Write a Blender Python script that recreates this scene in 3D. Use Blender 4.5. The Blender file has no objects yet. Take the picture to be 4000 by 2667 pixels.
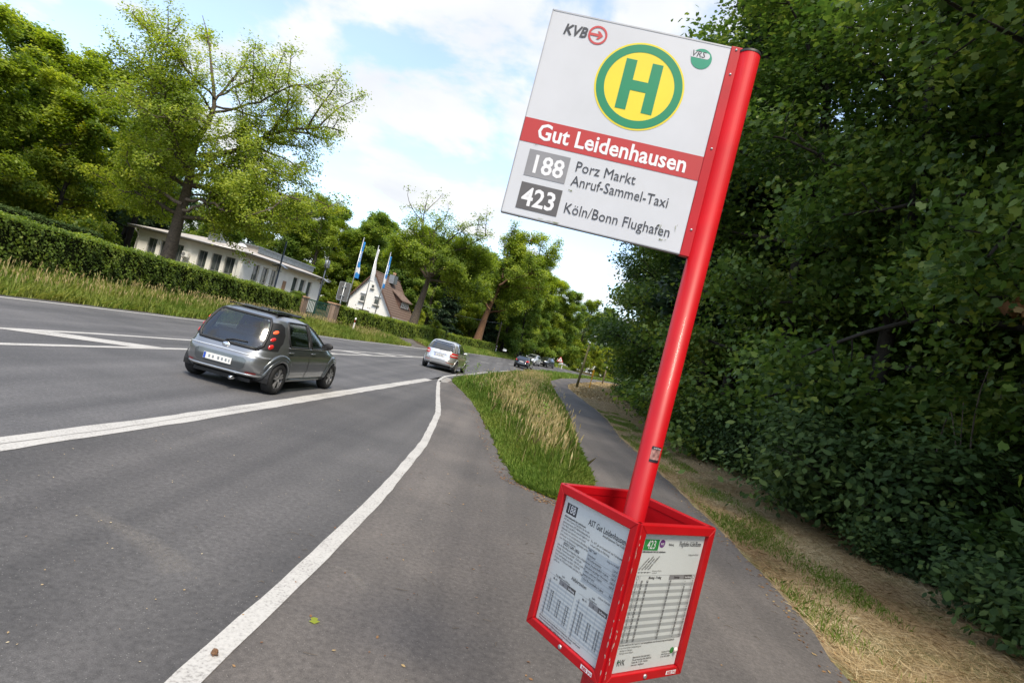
import bpy, bmesh, math, random
import numpy as np
from mathutils import Vector, Matrix
SC = bpy.context.scene
COL = SC.collection
PI = math.pi

# ---------------------------------------------------------------- camera
CAM_H, PITCH, ROLL = 1.6665, 0.022, 0.2516
cd = bpy.data.cameras.new('camera')
cd.sensor_width = 36.0
cd.lens = 20.234
cd.clip_start = 0.05
cd.clip_end = 3000.0
cam = bpy.data.objects.new('camera', cd)
COL.objects.link(cam)
_fw = Vector((0, math.cos(PITCH), math.sin(PITCH)))
_up = Vector((0, -math.sin(PITCH), math.cos(PITCH)))
_rt = Vector((1, 0, 0))
_r2 = _rt * math.cos(ROLL) + _up * math.sin(ROLL)
_u2 = -_rt * math.sin(ROLL) + _up * math.cos(ROLL)
cam.matrix_world = Matrix(((_r2.x, _u2.x, -_fw.x, 0), (_r2.y, _u2.y, -_fw.y, 0), (_r2.z, _u2.z, -_fw.z, CAM_H), (0, 0, 0, 1)))
SC.camera = cam

# ---------------------------------------------------------------- sky, sun, exposure
SUN_EL, SUN_AZ = math.radians(59), math.radians(166)      # azimuth measured from +Y towards +X
W = bpy.data.worlds.new('World')
SC.world = W
W.use_nodes = True
nt = W.node_tree
for n in list(nt.nodes): nt.nodes.remove(n)
def N(tree, kind, **kw):
    n = tree.nodes.new(kind)
    for k, v in kw.items():
        if k.startswith('i_'):
            key = k[2:]
            n.inputs[int(key) if key.isdigit() else key].default_value = v
        else:
            setattr(n, k, v)
    return n
sky = N(nt, 'ShaderNodeTexSky', sky_type='NISHITA', sun_disc=False, sun_elevation=SUN_EL, sun_rotation=SUN_AZ, air_density=1.0, dust_density=1.2, ozone_density=1.0)
tc = N(nt, 'ShaderNodeTexCoord')
sep = N(nt, 'ShaderNodeSeparateXYZ')
nt.links.new(tc.outputs['Generated'], sep.inputs[0])
zz = N(nt, 'ShaderNodeMath', operation='MAXIMUM', i_1=0.0)
nt.links.new(sep.outputs['Z'], zz.inputs[0])
za = N(nt, 'ShaderNodeMath', operation='ADD', i_1=0.22)
nt.links.new(zz.outputs[0], za.inputs[0])
dx = N(nt, 'ShaderNodeMath', operation='DIVIDE'); dy = N(nt, 'ShaderNodeMath', operation='DIVIDE')
nt.links.new(sep.outputs['X'], dx.inputs[0]); nt.links.new(za.outputs[0], dx.inputs[1])
nt.links.new(sep.outputs['Y'], dy.inputs[0]); nt.links.new(za.outputs[0], dy.inputs[1])
cmb = N(nt, 'ShaderNodeCombineXYZ')
cmb.inputs[2].default_value = 3.1
nt.links.new(dx.outputs[0], cmb.inputs[0]); nt.links.new(dy.outputs[0], cmb.inputs[1])
mpg = N(nt, 'ShaderNodeMapping')
mpg.inputs['Location'].default_value = (1.35, 0.25, 0)
nt.links.new(cmb.outputs[0], mpg.inputs[0])
cl = N(nt, 'ShaderNodeTexNoise', i_Scale=2.3, i_Detail=10.0, i_Roughness=0.56, i_Distortion=0.2)
nt.links.new(mpg.outputs[0], cl.inputs['Vector'])
cr = N(nt, 'ShaderNodeValToRGB')
cr.color_ramp.interpolation = 'EASE'
cr.color_ramp.elements[0].position = 0.455; cr.color_ramp.elements[0].color = (0.20, 0.20, 0.20, 1)
cr.color_ramp.elements[1].position = 0.575; cr.color_ramp.elements[1].color = (1, 1, 1, 1)
nt.links.new(cl.outputs['Fac'], cr.inputs[0])
cl2 = N(nt, 'ShaderNodeTexNoise', i_Scale=3.2, i_Detail=6.0, i_Roughness=0.5)
nt.links.new(mpg.outputs[0], cl2.inputs['Vector'])
ccol = N(nt, 'ShaderNodeMix', data_type='RGBA')
ccol.inputs['A'].default_value = (1.9, 2.05, 2.3, 1); ccol.inputs['B'].default_value = (3.1, 3.07, 3.0, 1)
nt.links.new(cl2.outputs['Fac'], ccol.inputs['Factor'])
mixs = N(nt, 'ShaderNodeMix', data_type='RGBA')
nt.links.new(cr.outputs['Color'], mixs.inputs['Factor'])
nt.links.new(sky.outputs[0], mixs.inputs['A']); nt.links.new(ccol.outputs['Result'], mixs.inputs['B'])
bg = N(nt, 'ShaderNodeBackground', i_Strength=0.15)
wo = N(nt, 'ShaderNodeOutputWorld')
nt.links.new(mixs.outputs['Result'], bg.inputs[0]); nt.links.new(bg.outputs[0], wo.inputs[0])
sl = bpy.data.lights.new('sun', 'SUN')
sl.energy = 1.9
sl.angle = math.radians(15)
sl.color = (1.0, 0.90, 0.74)
sun = bpy.data.objects.new('sun', sl)
COL.objects.link(sun)
_sd = Vector((math.sin(SUN_AZ) * math.cos(SUN_EL), math.cos(SUN_AZ) * math.cos(SUN_EL), math.sin(SUN_EL)))
sun.rotation_euler = _sd.to_track_quat('Z', 'Y').to_euler()
sun.location = _sd * 80
SC.view_settings.view_transform = 'Standard'
SC.view_settings.look = 'None'
SC.view_settings.gamma = 1.0
SC.view_settings.exposure = 1.4
SC.view_settings.use_curve_mapping = False
SC.render.engine = 'CYCLES'
SC.cycles.use_denoising = True
SC.cycles.use_adaptive_sampling = False
SC.cycles.max_bounces = 6
SC.cycles.diffuse_bounces = 4
SC.cycles.glossy_bounces = 3
SC.cycles.transmission_bounces = 6
SC.cycles.transparent_max_bounces = 8
SC.cycles.sample_clamp_indirect = 6.0
SC.cycles.filter_width = 1.5

# ---------------------------------------------------------------- helpers
def tag(o, label=None, cat=None, group=None, kind=None):
    if label: o['label'] = label
    if cat: o['category'] = cat
    if group: o['group'] = group
    if kind: o['kind'] = kind
    return o

def empty(name, loc=(0, 0, 0), rz=0.0, parent=None):
    o = bpy.data.objects.new(name, None)
    COL.objects.link(o)
    o.empty_display_size = 0.2
    o.location = loc
    o.rotation_euler = (0, 0, rz)
    if parent: o.parent = parent
    return o

def link(name, me, parent=None, loc=None, rz=None):
    o = bpy.data.objects.new(name, me)
    COL.objects.link(o)
    if parent is not None: o.parent = parent
    if loc is not None: o.location = loc
    if rz is not None: o.rotation_euler = (0, 0, rz)
    return o

def copy_tree(o, parent=None):
    c = o.copy()
    COL.objects.link(c)
    c.parent = parent
    for ch in list(o.children):
        copy_tree(ch, c)
    return c

class MB:
    """collects simple solids; build() makes them one mesh object"""
    def __init__(s):
        s.v = []; s.f = []; s.m = []
    def add(s, vs, fs, mi=0):
        b = len(s.v)
        s.v += [tuple(p) for p in vs]
        s.f += [tuple(b + i for i in f) for f in fs]
        s.m += [mi] * len(fs)
        return s
    def box(s, c, d, rz=0.0, mi=0, taper=1.0):
        x, y, z = d[0] / 2, d[1] / 2, d[2] / 2
        cs, sn = math.cos(rz), math.sin(rz)
        vs = []
        for k in (-1, 1):
            t = 1.0 if k < 0 else taper
            for (i, j) in ((-1, -1), (1, -1), (1, 1), (-1, 1)):
                px, py = i * x * t, j * y * t
                vs.append((c[0] + px * cs - py * sn, c[1] + px * sn + py * cs, c[2] + k * z))
        return s.add(vs, [(0, 3, 2, 1), (4, 5, 6, 7), (0, 1, 5, 4), (1, 2, 6, 5), (2, 3, 7, 6), (3, 0, 4, 7)], mi)
    def prism(s, poly, n, a, b, mi=0):
        """polygon of 3-d points extruded along vector n from a*n to b*n"""
        n = Vector(n); k = len(poly)
        vs = [Vector(p) + n * a for p in poly] + [Vector(p) + n * b for p in poly]
        fs = [tuple(range(k - 1, -1, -1)), tuple(range(k, 2 * k))] + [(i, (i + 1) % k, k + (i + 1) % k, k + i) for i in range(k)]
        return s.add(vs, fs, mi)
    def tube(s, pts, radii, sides=8, mi=0, caps=True):
        P = [Vector(p) for p in pts]
        if not hasattr(radii, '__len__'): radii = [radii] * len(P)
        rings = []
        ref = None
        for i, p in enumerate(P):
            d = (P[min(i + 1, len(P) - 1)] - P[max(i - 1, 0)])
            if d.length < 1e-9: d = Vector((0, 0, 1))
            d.normalize()
            if ref is None:
                ref = Vector((1, 0, 0)) if abs(d.x) < 0.8 else Vector((0, 1, 0))
            u = (ref - d * ref.dot(d))
            if u.length < 1e-6: u = d.orthogonal()
            u.normalize(); w = d.cross(u); ref = u
            rings.append([p + (u * math.cos(2 * PI * k / sides) + w * math.sin(2 * PI * k / sides)) * radii[i] for k in range(sides)])
        vs = [q for r in rings for q in r]
        fs = []
        for i in range(len(P) - 1):
            for k in range(sides):
                a = i * sides + k; b = i * sides + (k + 1) % sides
                fs.append((a, b, b + sides, a + sides))
        if caps:
            fs.append(tuple(range(sides - 1, -1, -1)))
            fs.append(tuple(range((len(P) - 1) * sides, len(P) * sides)))
        return s.add(vs, fs, mi)
    def lathe(s, prof, c=(0, 0, 0), axis='z', seg=24, mi=0):
        """profile [(r, h)] spun round the axis through c; closed where r == 0 is reached"""
        vs = []; fs = []
        for (r, h) in prof:
            for k in range(seg):
                a = 2 * PI * k / seg
                p = (r * math.cos(a), r * math.sin(a), h)
                if axis == 'y': p = (p[0], p[2], p[1])
                if axis == 'x': p = (p[2], p[0], p[1])
                vs.append((c[0] + p[0], c[1] + p[1], c[2] + p[2]))
        for i in range(len(prof) - 1):
            for k in range(seg):
                a = i * seg + k; b = i * seg + (k + 1) % seg
                fs.append((a, b, b + seg, a + seg))
        return s.add(vs, fs, mi)
    def mesh(s, name, mats, smooth=False):
        me = bpy.data.meshes.new(name)
        me.from_pydata(s.v, [], s.f)
        if not isinstance(mats, (list, tuple)): mats = [mats]
        for m in mats: me.materials.append(m)
        if len(mats) > 1: me.polygons.foreach_set('material_index', s.m)
        if smooth: me.polygons.foreach_set('use_smooth', [True] * len(s.f))
        me.update()
        return me
    def build(s, name, mats, parent=None, smooth=False, loc=None, rz=None, bevel=0.0):
        o = link(name, s.mesh(name, mats, smooth), parent, loc, rz)
        if bevel > 0:
            b = o.modifiers.new('bevel', 'BEVEL'); b.width = bevel; b.segments = 2; b.limit_method = 'ANGLE'
        return o

def fast_mesh(name, co, k, mats, shade=None, smooth=False):
    """co: (n*k,3) vertices, every k consecutive ones form one face"""
    co = np.ascontiguousarray(co, dtype=np.float32)
    nv = len(co); nf = nv // k
    me = bpy.data.meshes.new(name)
    me.vertices.add(nv); me.loops.add(nv); me.polygons.add(nf)
    me.vertices.foreach_set('co', co.ravel())
    me.loops.foreach_set('vertex_index', np.arange(nv, dtype=np.int32))
    me.polygons.foreach_set('loop_start', np.arange(0, nv, k, dtype=np.int32))
    try: me.polygons.foreach_set('loop_total', np.full(nf, k, dtype=np.int32))
    except Exception: pass
    if not isinstance(mats, (list, tuple)): mats = [mats]
    for m in mats: me.materials.append(m)
    me.update(calc_edges=True)
    if shade is not None:
        at = me.attributes.new('shade', 'FLOAT', 'FACE')
        at.data.foreach_set('value', np.ascontiguousarray(shade, dtype=np.float32))
    return me

# ---------------------------------------------------------------- materials
MATS = {}
def new_mat(name):
    m = bpy.data.materials.new(name)
    m.use_nodes = True
    t = m.node_tree
    p = t.nodes['Principled BSDF']
    MATS[name] = m
    return m, t, p

def mat(name, c, rough=0.6, metal=0.0, var=0.12, scale=6.0, bump=0.0, bscale=40.0, spec=0.5, coat=0.0, c2=None, detail=4.0, thr=None):
    """principled surface with procedural colour variation (and fine relief)"""
    m, t, p = new_mat(name)
    tcn = N(t, 'ShaderNodeTexCoord')
    no = N(t, 'ShaderNodeTexNoise', i_Scale=scale, i_Detail=detail, i_Roughness=0.6)
    t.links.new(tcn.outputs['Object'], no.inputs['Vector'])
    rp = N(t, 'ShaderNodeValToRGB')
    a = tuple(max(0, x * (1 - var)) for x in c); b = tuple(min(1, x * (1 + var)) for x in (c2 or c))
    lo, hi = thr or (0.3, 0.7)
    rp.color_ramp.elements[0].position = lo; rp.color_ramp.elements[0].color = (*a, 1)
    rp.color_ramp.elements[1].position = hi; rp.color_ramp.elements[1].color = (*b, 1)
    t.links.new(no.outputs['Fac'], rp.inputs[0])
    t.links.new(rp.outputs[0], p.inputs['Base Color'])
    p.inputs['Roughness'].default_value = rough
    p.inputs['Metallic'].default_value = metal
    p.inputs['Specular IOR Level'].default_value = spec
    p.inputs['Coat Weight'].default_value = coat
    p.inputs['Coat Roughness'].default_value = 0.06
    if bump > 0:
        nb = N(t, 'ShaderNodeTexNoise', i_Scale=bscale, i_Detail=5.0)
        t.links.new(tcn.outputs['Object'], nb.inputs['Vector'])
        bp = N(t, 'ShaderNodeBump', i_Strength=bump, i_Distance=0.02)
        t.links.new(nb.outputs['Fac'], bp.inputs['Height'])
        t.links.new(bp.outputs[0], p.inputs['Normal'])
    return m

def leaf_mat(name, dark, mid, light, trans=0.3, rough=0.5, spec=0.3):
    m, t, p = new_mat(name)
    at = N(t, 'ShaderNodeAttribute', attribute_name='shade')
    rp = N(t, 'ShaderNodeValToRGB')
    e = rp.color_ramp.elements
    e[0].position = 0.05; e[0].color = (*dark, 1)
    e[1].position = 0.97; e[1].color = (*light, 1)
    k = e.new(0.55); k.color = (*mid, 1)
    oi = N(t, 'ShaderNodeObjectInfo')
    ad = N(t, 'ShaderNodeMath', operation='MULTIPLY_ADD', i_1=0.28, i_2=-0.14)
    t.links.new(oi.outputs['Random'], ad.inputs[0])
    sm = N(t, 'ShaderNodeMath', operation='ADD')
    t.links.new(at.outputs['Fac'], sm.inputs[0]); t.links.new(ad.outputs[0], sm.inputs[1])
    t.links.new(sm.outputs[0], rp.inputs[0])
    t.links.new(rp.outputs[0], p.inputs['Base Color'])
    p.inputs['Roughness'].default_value = rough
    p.inputs['Specular IOR Level'].default_value = spec
    tr = N(t, 'ShaderNodeBsdfTranslucent')
    hs = N(t, 'ShaderNodeHueSaturation', i_Hue=0.495, i_Saturation=1.1, i_Value=1.5)
    t.links.new(rp.outputs[0], hs.inputs['Color']); t.links.new(hs.outputs[0], tr.inputs[0])
    mx = N(t, 'ShaderNodeMixShader', i_0=trans)
    t.links.new(p.outputs[0], mx.inputs[1]); t.links.new(tr.outputs[0], mx.inputs[2])
    t.links.new(mx.outputs[0], t.nodes['Material Output'].inputs['Surface'])
    return m

def asphalt(name, c, fleck=(0.34, 0.33, 0.31), fl=0.035, warm=0.0, rough=0.75):
    m, t, p = new_mat(name)
    tcn = N(t, 'ShaderNodeTexCoord')
    o = tcn.outputs['Object']
    big = N(t, 'ShaderNodeTexNoise', i_Scale=0.55, i_Detail=5.0, i_Roughness=0.6)
    mid = N(t, 'ShaderNodeTexNoise', i_Scale=26.0, i_Detail=6.0, i_Roughness=0.75)
    fin = N(t, 'ShaderNodeTexNoise', i_Scale=190.0, i_Detail=3.0, i_Roughness=0.7)
    vor = N(t, 'ShaderNodeTexVoronoi', i_Scale=150.0)
    for n in (big, mid, fin, vor): t.links.new(o, n.inputs['Vector'])
    mp = N(t, 'ShaderNodeMapping')      # streaks along the driving direction
    mp.inputs['Scale'].default_value = (1.6, 0.05, 1)
    t.links.new(o, mp.inputs[0])
    stk = N(t, 'ShaderNodeTexNoise', i_Scale=1.0, i_Detail=3.0)
    t.links.new(mp.outputs[0], stk.inputs['Vector'])
    base = N(t, 'ShaderNodeValToRGB')
    base.color_ramp.elements[0].position = 0.28; base.color_ramp.elements[0].color = (*[x * 0.74 for x in c], 1)
    base.color_ramp.elements[1].position = 0.74; base.color_ramp.elements[1].color = (c[0] * 1.22 + warm, c[1] * 1.2 + warm * 0.7, c[2] * 1.18 + warm * 0.4, 1)
    t.links.new(big.outputs['Fac'], base.inputs[0])
    g = N(t, 'ShaderNodeMix', data_type='RGBA', blend_type='MULTIPLY', i_Factor=1.0)
    gr = N(t, 'ShaderNodeValToRGB')
    gr.color_ramp.elements[0].position = 0.3; gr.color_ramp.elements[0].color = (0.30, 0.30, 0.30, 1)
    gr.color_ramp.elements[1].position = 0.72; gr.color_ramp.elements[1].color = (1.75, 1.75, 1.75, 1)
    ma = N(t, 'ShaderNodeMath', operation='MULTIPLY_ADD', i_1=0.5)
    mb = N(t, 'ShaderNodeMath', operation='MULTIPLY', i_1=0.5)
    t.links.new(mid.outputs['Fac'], mb.inputs[0]); t.links.new(fin.outputs['Fac'], ma.inputs[0]); t.links.new(mb.outputs[0], ma.inputs[2])
    t.links.new(ma.outputs[0], gr.inputs[0])
    t.links.new(base.outputs[0], g.inputs['A']); t.links.new(gr.outputs[0], g.inputs['B'])
    g2 = N(t, 'ShaderNodeMix', data_type='RGBA', blend_type='MULTIPLY', i_Factor=0.8)
    sr = N(t, 'ShaderNodeValToRGB')
    sr.color_ramp.elements[0].position = 0.35; sr.color_ramp.elements[0].color = (0.72, 0.72, 0.73, 1)
    sr.color_ramp.elements[1].position = 0.65; sr.color_ramp.elements[1].color = (1.2, 1.19, 1.18, 1)
    t.links.new(stk.outputs['Fac'], sr.inputs[0])
    t.links.new(g.outputs['Result'], g2.inputs['A']); t.links.new(sr.outputs[0], g2.inputs['B'])
    vs = N(t, 'ShaderNodeSeparateXYZ'); t.links.new(vor.outputs['Color'], vs.inputs[0])
    vf = N(t, 'ShaderNodeMath', operation='GREATER_THAN', i_1=1.0 - fl); t.links.new(vs.outputs['X'], vf.inputs[0])
    vd = N(t, 'ShaderNodeMath', operation='LESS_THAN', i_1=0.42); t.links.new(vor.outputs['Distance'], vd.inputs[0])
    vm = N(t, 'ShaderNodeMath', operation='MULTIPLY'); t.links.new(vf.outputs[0], vm.inputs[0]); t.links.new(vd.outputs[0], vm.inputs[1])
    fm = N(t, 'ShaderNodeMix', data_type='RGBA'); t.links.new(vm.outputs[0], fm.inputs['Factor'])
    t.links.new(g2.outputs['Result'], fm.inputs['A']); fm.inputs['B'].default_value = (*fleck, 1)
    t.links.new(fm.outputs['Result'], p.inputs['Base Color'])
    p.inputs['Roughness'].default_value = rough
    p.inputs['Specular IOR Level'].default_value = 0.35
    bp = N(t, 'ShaderNodeBump', i_Strength=0.55, i_Distance=0.006)
    t.links.new(ma.outputs[0], bp.inputs['Height']); t.links.new(bp.outputs[0], p.inputs['Normal'])
    return m

def paint_mat(name, c, flake=0.05, rough=0.28, metal=0.55, coat=0.8):
    m = mat(name, c, rough=rough, metal=metal, var=flake, scale=3.0, coat=coat)
    return m

def glass_mat(name, tint=(0.55, 0.6, 0.58), alpha=0.25, rough=0.02):
    m, t, p = new_mat(name)
    tr = N(t, 'ShaderNodeBsdfTransparent'); tr.inputs[0].default_value = (*tint, 1)
    gl = N(t, 'ShaderNodeBsdfGlossy', i_Roughness=rough)
    lw = N(t, 'ShaderNodeLayerWeight', i_Blend=0.5)
    fr = N(t, 'ShaderNodeMath', operation='POWER', i_1=4.0)
    t.links.new(lw.outputs['Facing'], fr.inputs[0])
    no = N(t, 'ShaderNodeTexNoise', i_Scale=1.5)
    ad = N(t, 'ShaderNodeMath', operation='MULTIPLY_ADD', i_1=0.04, i_2=alpha * 0.15)
    t.links.new(no.outputs['Fac'], ad.inputs[0])
    a2 = N(t, 'ShaderNodeMath', operation='ADD'); t.links.new(fr.outputs[0], a2.inputs[0]); t.links.new(ad.outputs[0], a2.inputs[1])
    mx = N(t, 'ShaderNodeMixShader')
    t.links.new(a2.outputs[0], mx.inputs[0]); t.links.new(tr.outputs[0], mx.inputs[1]); t.links.new(gl.outputs[0], mx.inputs[2])
    t.links.new(mx.outputs[0], t.nodes['Material Output'].inputs['Surface'])
    return m

mat('white_paint', (0.74, 0.73, 0.70), rough=0.7, var=0.10, scale=14.0, bump=0.25, bscale=90)
def marking_mat():
    m, t, p = new_mat('road_paint')
    tcn = N(t, 'ShaderNodeTexCoord')
    a = N(t, 'ShaderNodeTexNoise', i_Scale=55.0, i_Detail=5.0, i_Roughness=0.7); b = N(t, 'ShaderNodeTexNoise', i_Scale=2.2, i_Detail=4.0)
    t.links.new(tcn.outputs['Object'], a.inputs[0]); t.links.new(tcn.outputs['Object'], b.inputs[0])
    s = N(t, 'ShaderNodeMath', operation='MULTIPLY_ADD', i_1=0.35); t.links.new(b.outputs['Fac'], s.inputs[0]); t.links.new(a.outputs['Fac'], s.inputs[2])
    r = N(t, 'ShaderNodeValToRGB')
    e = r.color_ramp.elements
    e[0].position = 0.50; e[0].color = (0.22, 0.21, 0.20, 1); e[1].position = 0.64; e[1].color = (0.42, 0.41, 0.395, 1)
    k = e.new(0.9); k.color = (0.50, 0.49, 0.47, 1)
    t.links.new(s.outputs[0], r.inputs[0]); t.links.new(r.outputs[0], p.inputs['Base Color'])
    p.inputs['Roughness'].default_value = 0.75
    bp = N(t, 'ShaderNodeBump', i_Strength=0.4, i_Distance=0.004); t.links.new(a.outputs['Fac'], bp.inputs['Height']); t.links.new(bp.outputs[0], p.inputs['Normal'])
marking_mat()
asphalt('asphalt_road', (0.104, 0.104, 0.110), fl=0.012)
asphalt('asphalt_bay', (0.088, 0.086, 0.088), fl=0.022, fleck=(.19,.185,.18))
asphalt('asphalt_path', (0.106, 0.098, 0.094), fl=0.02, warm=0.012, fleck=(.2,.185,.17))
mat('soil', (0.075, 0.058, 0.038), rough=0.95, var=0.5, scale=3.0, bump=0.6, bscale=18, c2=(0.11, 0.10, 0.05), detail=8)
mat('bark', (0.105, 0.083, 0.062), rough=0.92, var=0.45, scale=9.0, bump=1.0, bscale=22, detail=8)
mat('bark_dark', (0.032, 0.027, 0.022), rough=0.95, var=0.4, scale=8.0, bump=0.9, bscale=24)
mat('bark_ivy', (0.16, 0.085, 0.045), rough=0.95, var=0.5, scale=14.0, bump=1.0, bscale=30, detail=8)
leaf_mat('oak_leaf', (0.100, 0.155, 0.020), (0.235, 0.315, 0.040), (0.42, 0.47, 0.07), trans=0.50)
leaf_mat('wood_leaf', (0.072, 0.130, 0.024), (0.165, 0.255, 0.045), (0.31, 0.38, 0.07), trans=0.50)
leaf_mat('yellow_leaf', (0.075, 0.135, 0.016), (0.195, 0.265, 0.028), (0.42, 0.42, 0.045), trans=0.42)
leaf_mat('blue_leaf', (0.036, 0.080, 0.032), (0.085, 0.150, 0.062), (0.16, 0.235, 0.10), trans=0.36)
leaf_mat('maple_leaf', (0.042, 0.085, 0.018), (0.105, 0.175, 0.034), (0.23, 0.28, 0.054), trans=0.38, rough=0.5, spec=0.28)
leaf_mat('shrub_leaf', (0.018, 0.038, 0.011), (0.042, 0.078, 0.020), (0.09, 0.13, 0.034), trans=0.22, rough=0.6, spec=0.18)
leaf_mat('needle', (0.012, 0.028, 0.013), (0.026, 0.052, 0.022), (0.055, 0.085, 0.03), trans=0.12)
leaf_mat('hedge_leaf', (0.075, 0.125, 0.018), (0.180, 0.255, 0.040), (0.34, 0.39, 0.065), trans=0.42)
leaf_mat('grass_green', (0.095, 0.17, 0.026), (0.20, 0.305, 0.055), (0.36, 0.40, 0.10), trans=0.4)
leaf_mat('grass_gold', (0.22, 0.20, 0.07), (0.46, 0.37, 0.17), (0.66, 0.56, 0.31), trans=0.3)
leaf_mat('straw', (0.24, 0.155, 0.078), (0.50, 0.375, 0.20), (0.72, 0.62, 0.40), trans=0.1)
leaf_mat('dead_leaf', (0.10, 0.045, 0.02), (0.24, 0.12, 0.05), (0.42, 0.30, 0.14), trans=0.1)
# ================================================================ terrain, road, paths
def curve(pts, r=3):
    """smooth x(y) through the given (x, y) points"""
    ys = np.array([p[1] for p in pts], float); xs = np.array([p[0] for p in pts], float)
    def f(y):
        y = np.asarray(y, float)
        offs = np.linspace(-1, 1, 9)
        return sum(np.interp(y + o * r, ys, xs) for o in offs) / len(offs)
    return f
left_line = curve([(-12.0, -60), (-11.9, 5), (-11.78, 13.4), (-11.63, 18.1), (-11.35, 22), (-10.44, 31.4), (-9.75, 36), (-9.3, 43), (-7.72, 54), (-5.2, 70), (-3.0, 78), (0.5, 87), (5.6, 97), (10.5, 105), (17, 115), (25, 125), (60, 160), (110, 210)], 2)
LEFT = lambda y: left_line(y) - 0.42
hatch_u = curve([(-8.6, -40), (-8.25, 5), (-8.15, 9.4), (-8.08, 11.7), (-7.84, 14.5), (-7.16, 23.1), (-6.72, 28.8), (-5.6, 38.3), (-5.3, 40.5)], 1)
hatch_l = curve([(-7.3, -40), (-7.1, 5), (-7.05, 8.2), (-6.88, 12.7), (-6.46, 21.5), (-5.91, 30.2), (-5.45, 37.7), (-5.25, 40.5)], 1)
centre = curve([(-5.45, 38), (-3.45, 51.4), (-2.6, 55.3), (0.66, 73), (4.2, 83), (9.2, 93), (15, 103), (28, 121)], 2)
bay_line = curve([(-5.3, -30), (-3.9, 0), (-3.66, 4.5), (-3.45, 7.15), (-2.66, 21.5), (-2.5, 26)], 0.5)
bay_edge = curve([(-1.4, -30), (-1.0, 0), (-0.975, 2.6), (-0.92, 3.7), (-0.88, 5.8), (-0.93, 9.0), (-1.19, 12.8), (-1.73, 17), (-2.2, 20.8), (-2.42, 23.2), (-2.47, 25.6), (-2.19, 29.2), (-1.89, 31.4)], 0.4)
road_right = curve([(-2.47, 25.4), (-2.4, 26.5), (-2.19, 29.2), (-1.89, 31.4), (-1.4, 38), (0.1, 51), (1.2, 56), (4.6, 73), (8.3, 83), (13.4, 93), (19.3, 103), (31, 121), (68, 160), (118, 210)], 0.8)
isl_left = curve([(1.05, 7.44), (0.56, 7.8), (0.29, 9.4), (0.0, 11.95), (-0.35, 14.8), (-0.84, 17.9), (-1.5, 21.3), (-1.95, 23.2), (-2.1, 25.5), (-1.8, 29.2), (-1.5, 31.4), (-1.0, 38), (0.5, 51), (1.6, 56), (5.0, 73), (8.8, 83), (14, 93), (20, 103), (31.6, 121)], 0.12)
path_l = curve([(1.05, 7.44), (1.45, 7.8), (1.88, 9.28), (2.15, 13.7), (2.5, 17.75), (2.96, 24.9), (3.6, 38.3), (4.37, 54), (6.6, 67.6), (12.3, 89), (17, 98), (24, 106), (40, 124)], 0.2)
path_r = curve([(1.9, -60), (2.2, 0), (2.97, 4.16), (3.26, 5.8), (3.40, 7.1), (3.6, 9.45), (3.74, 11.7), (4.05, 18.5), (4.7, 24.2), (5.06, 30.3), (5.3, 39), (5.6, 49), (6.4, 56.7), (9.1, 69), (14.6, 89), (19.5, 98), (26.5, 106), (43, 124), (80, 160), (130, 210)], 0.8)
wood_edge = curve([(5.0, -60), (4.6, 0), (5.2, 4), (5.9, 6.5), (6.35, 10.4), (7.1, 16.2), (8.0, 29), (8.8, 40), (10.5, 52), (12.6, 63), (16, 78), (20, 90), (33, 106), (52, 124), (100, 165)], 1)

def sstep(t):
    t = np.clip(t, 0, 1); return t * t * (3 - 2 * t)
def ZR(y): return 0.00027 * np.clip(np.asarray(y, float) - 30, 0, 75) ** 2
def Z(x, y):
    x = np.asarray(x, float)
    return ZR(y) + 0.44 * sstep((LEFT(y) - x) / 2.4) + 0.16 * sstep((x - path_r(y)) / 5.0)
def ZF(x, y): return float(Z(x, y))

ST = np.unique(np.concatenate([np.arange(-60, -10, 5.0), np.arange(-10, 30, 0.5), np.arange(30, 125, 1.0), np.arange(125, 220, 5.0), [240, 300, 400, 600, 900]]))
def grid_mesh(name, X, Y, Zv, mats):
    """X, Y, Zv: (rows, cols)"""
    r, c = X.shape
    me = bpy.data.meshes.new(name)
    co = np.stack([X, Y, Zv], -1).reshape(-1, 3)
    i = np.arange(r * c).reshape(r, c)
    q = np.stack([i[:-1, :-1], i[:-1, 1:], i[1:, 1:], i[1:, :-1]], -1).reshape(-1, 4)
    me.from_pydata(co.tolist(), [], q.tolist())
    for m in (mats if isinstance(mats, (list, tuple)) else [mats]): me.materials.append(m)
    me.polygons.foreach_set('use_smooth', [True] * len(q))
    me.update()
    return me
lo = np.array([-700, -300, -120, -60, -40, -25, -15, -10, -6, -4, -3, -2.4, -2, -1.6, -1.2, -0.8, -0.4, 0])
hi = np.array([0, 0.3, 0.6, 1, 1.5, 2, 3, 4, 6, 10, 20, 50, 120, 300, 700])
gx = []
for y in ST:
    a, b = float(LEFT(y)), float(path_r(y))
    gx.append(np.concatenate([a + lo, np.linspace(a, b, 14)[1:-1], b + hi]))
GX = np.array(gx); GY = np.repeat(ST[:, None], GX.shape[1], 1)
GZ = np.array([Z(GX[i], ST[i]) for i in range(len(ST))]) - 0.018
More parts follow.
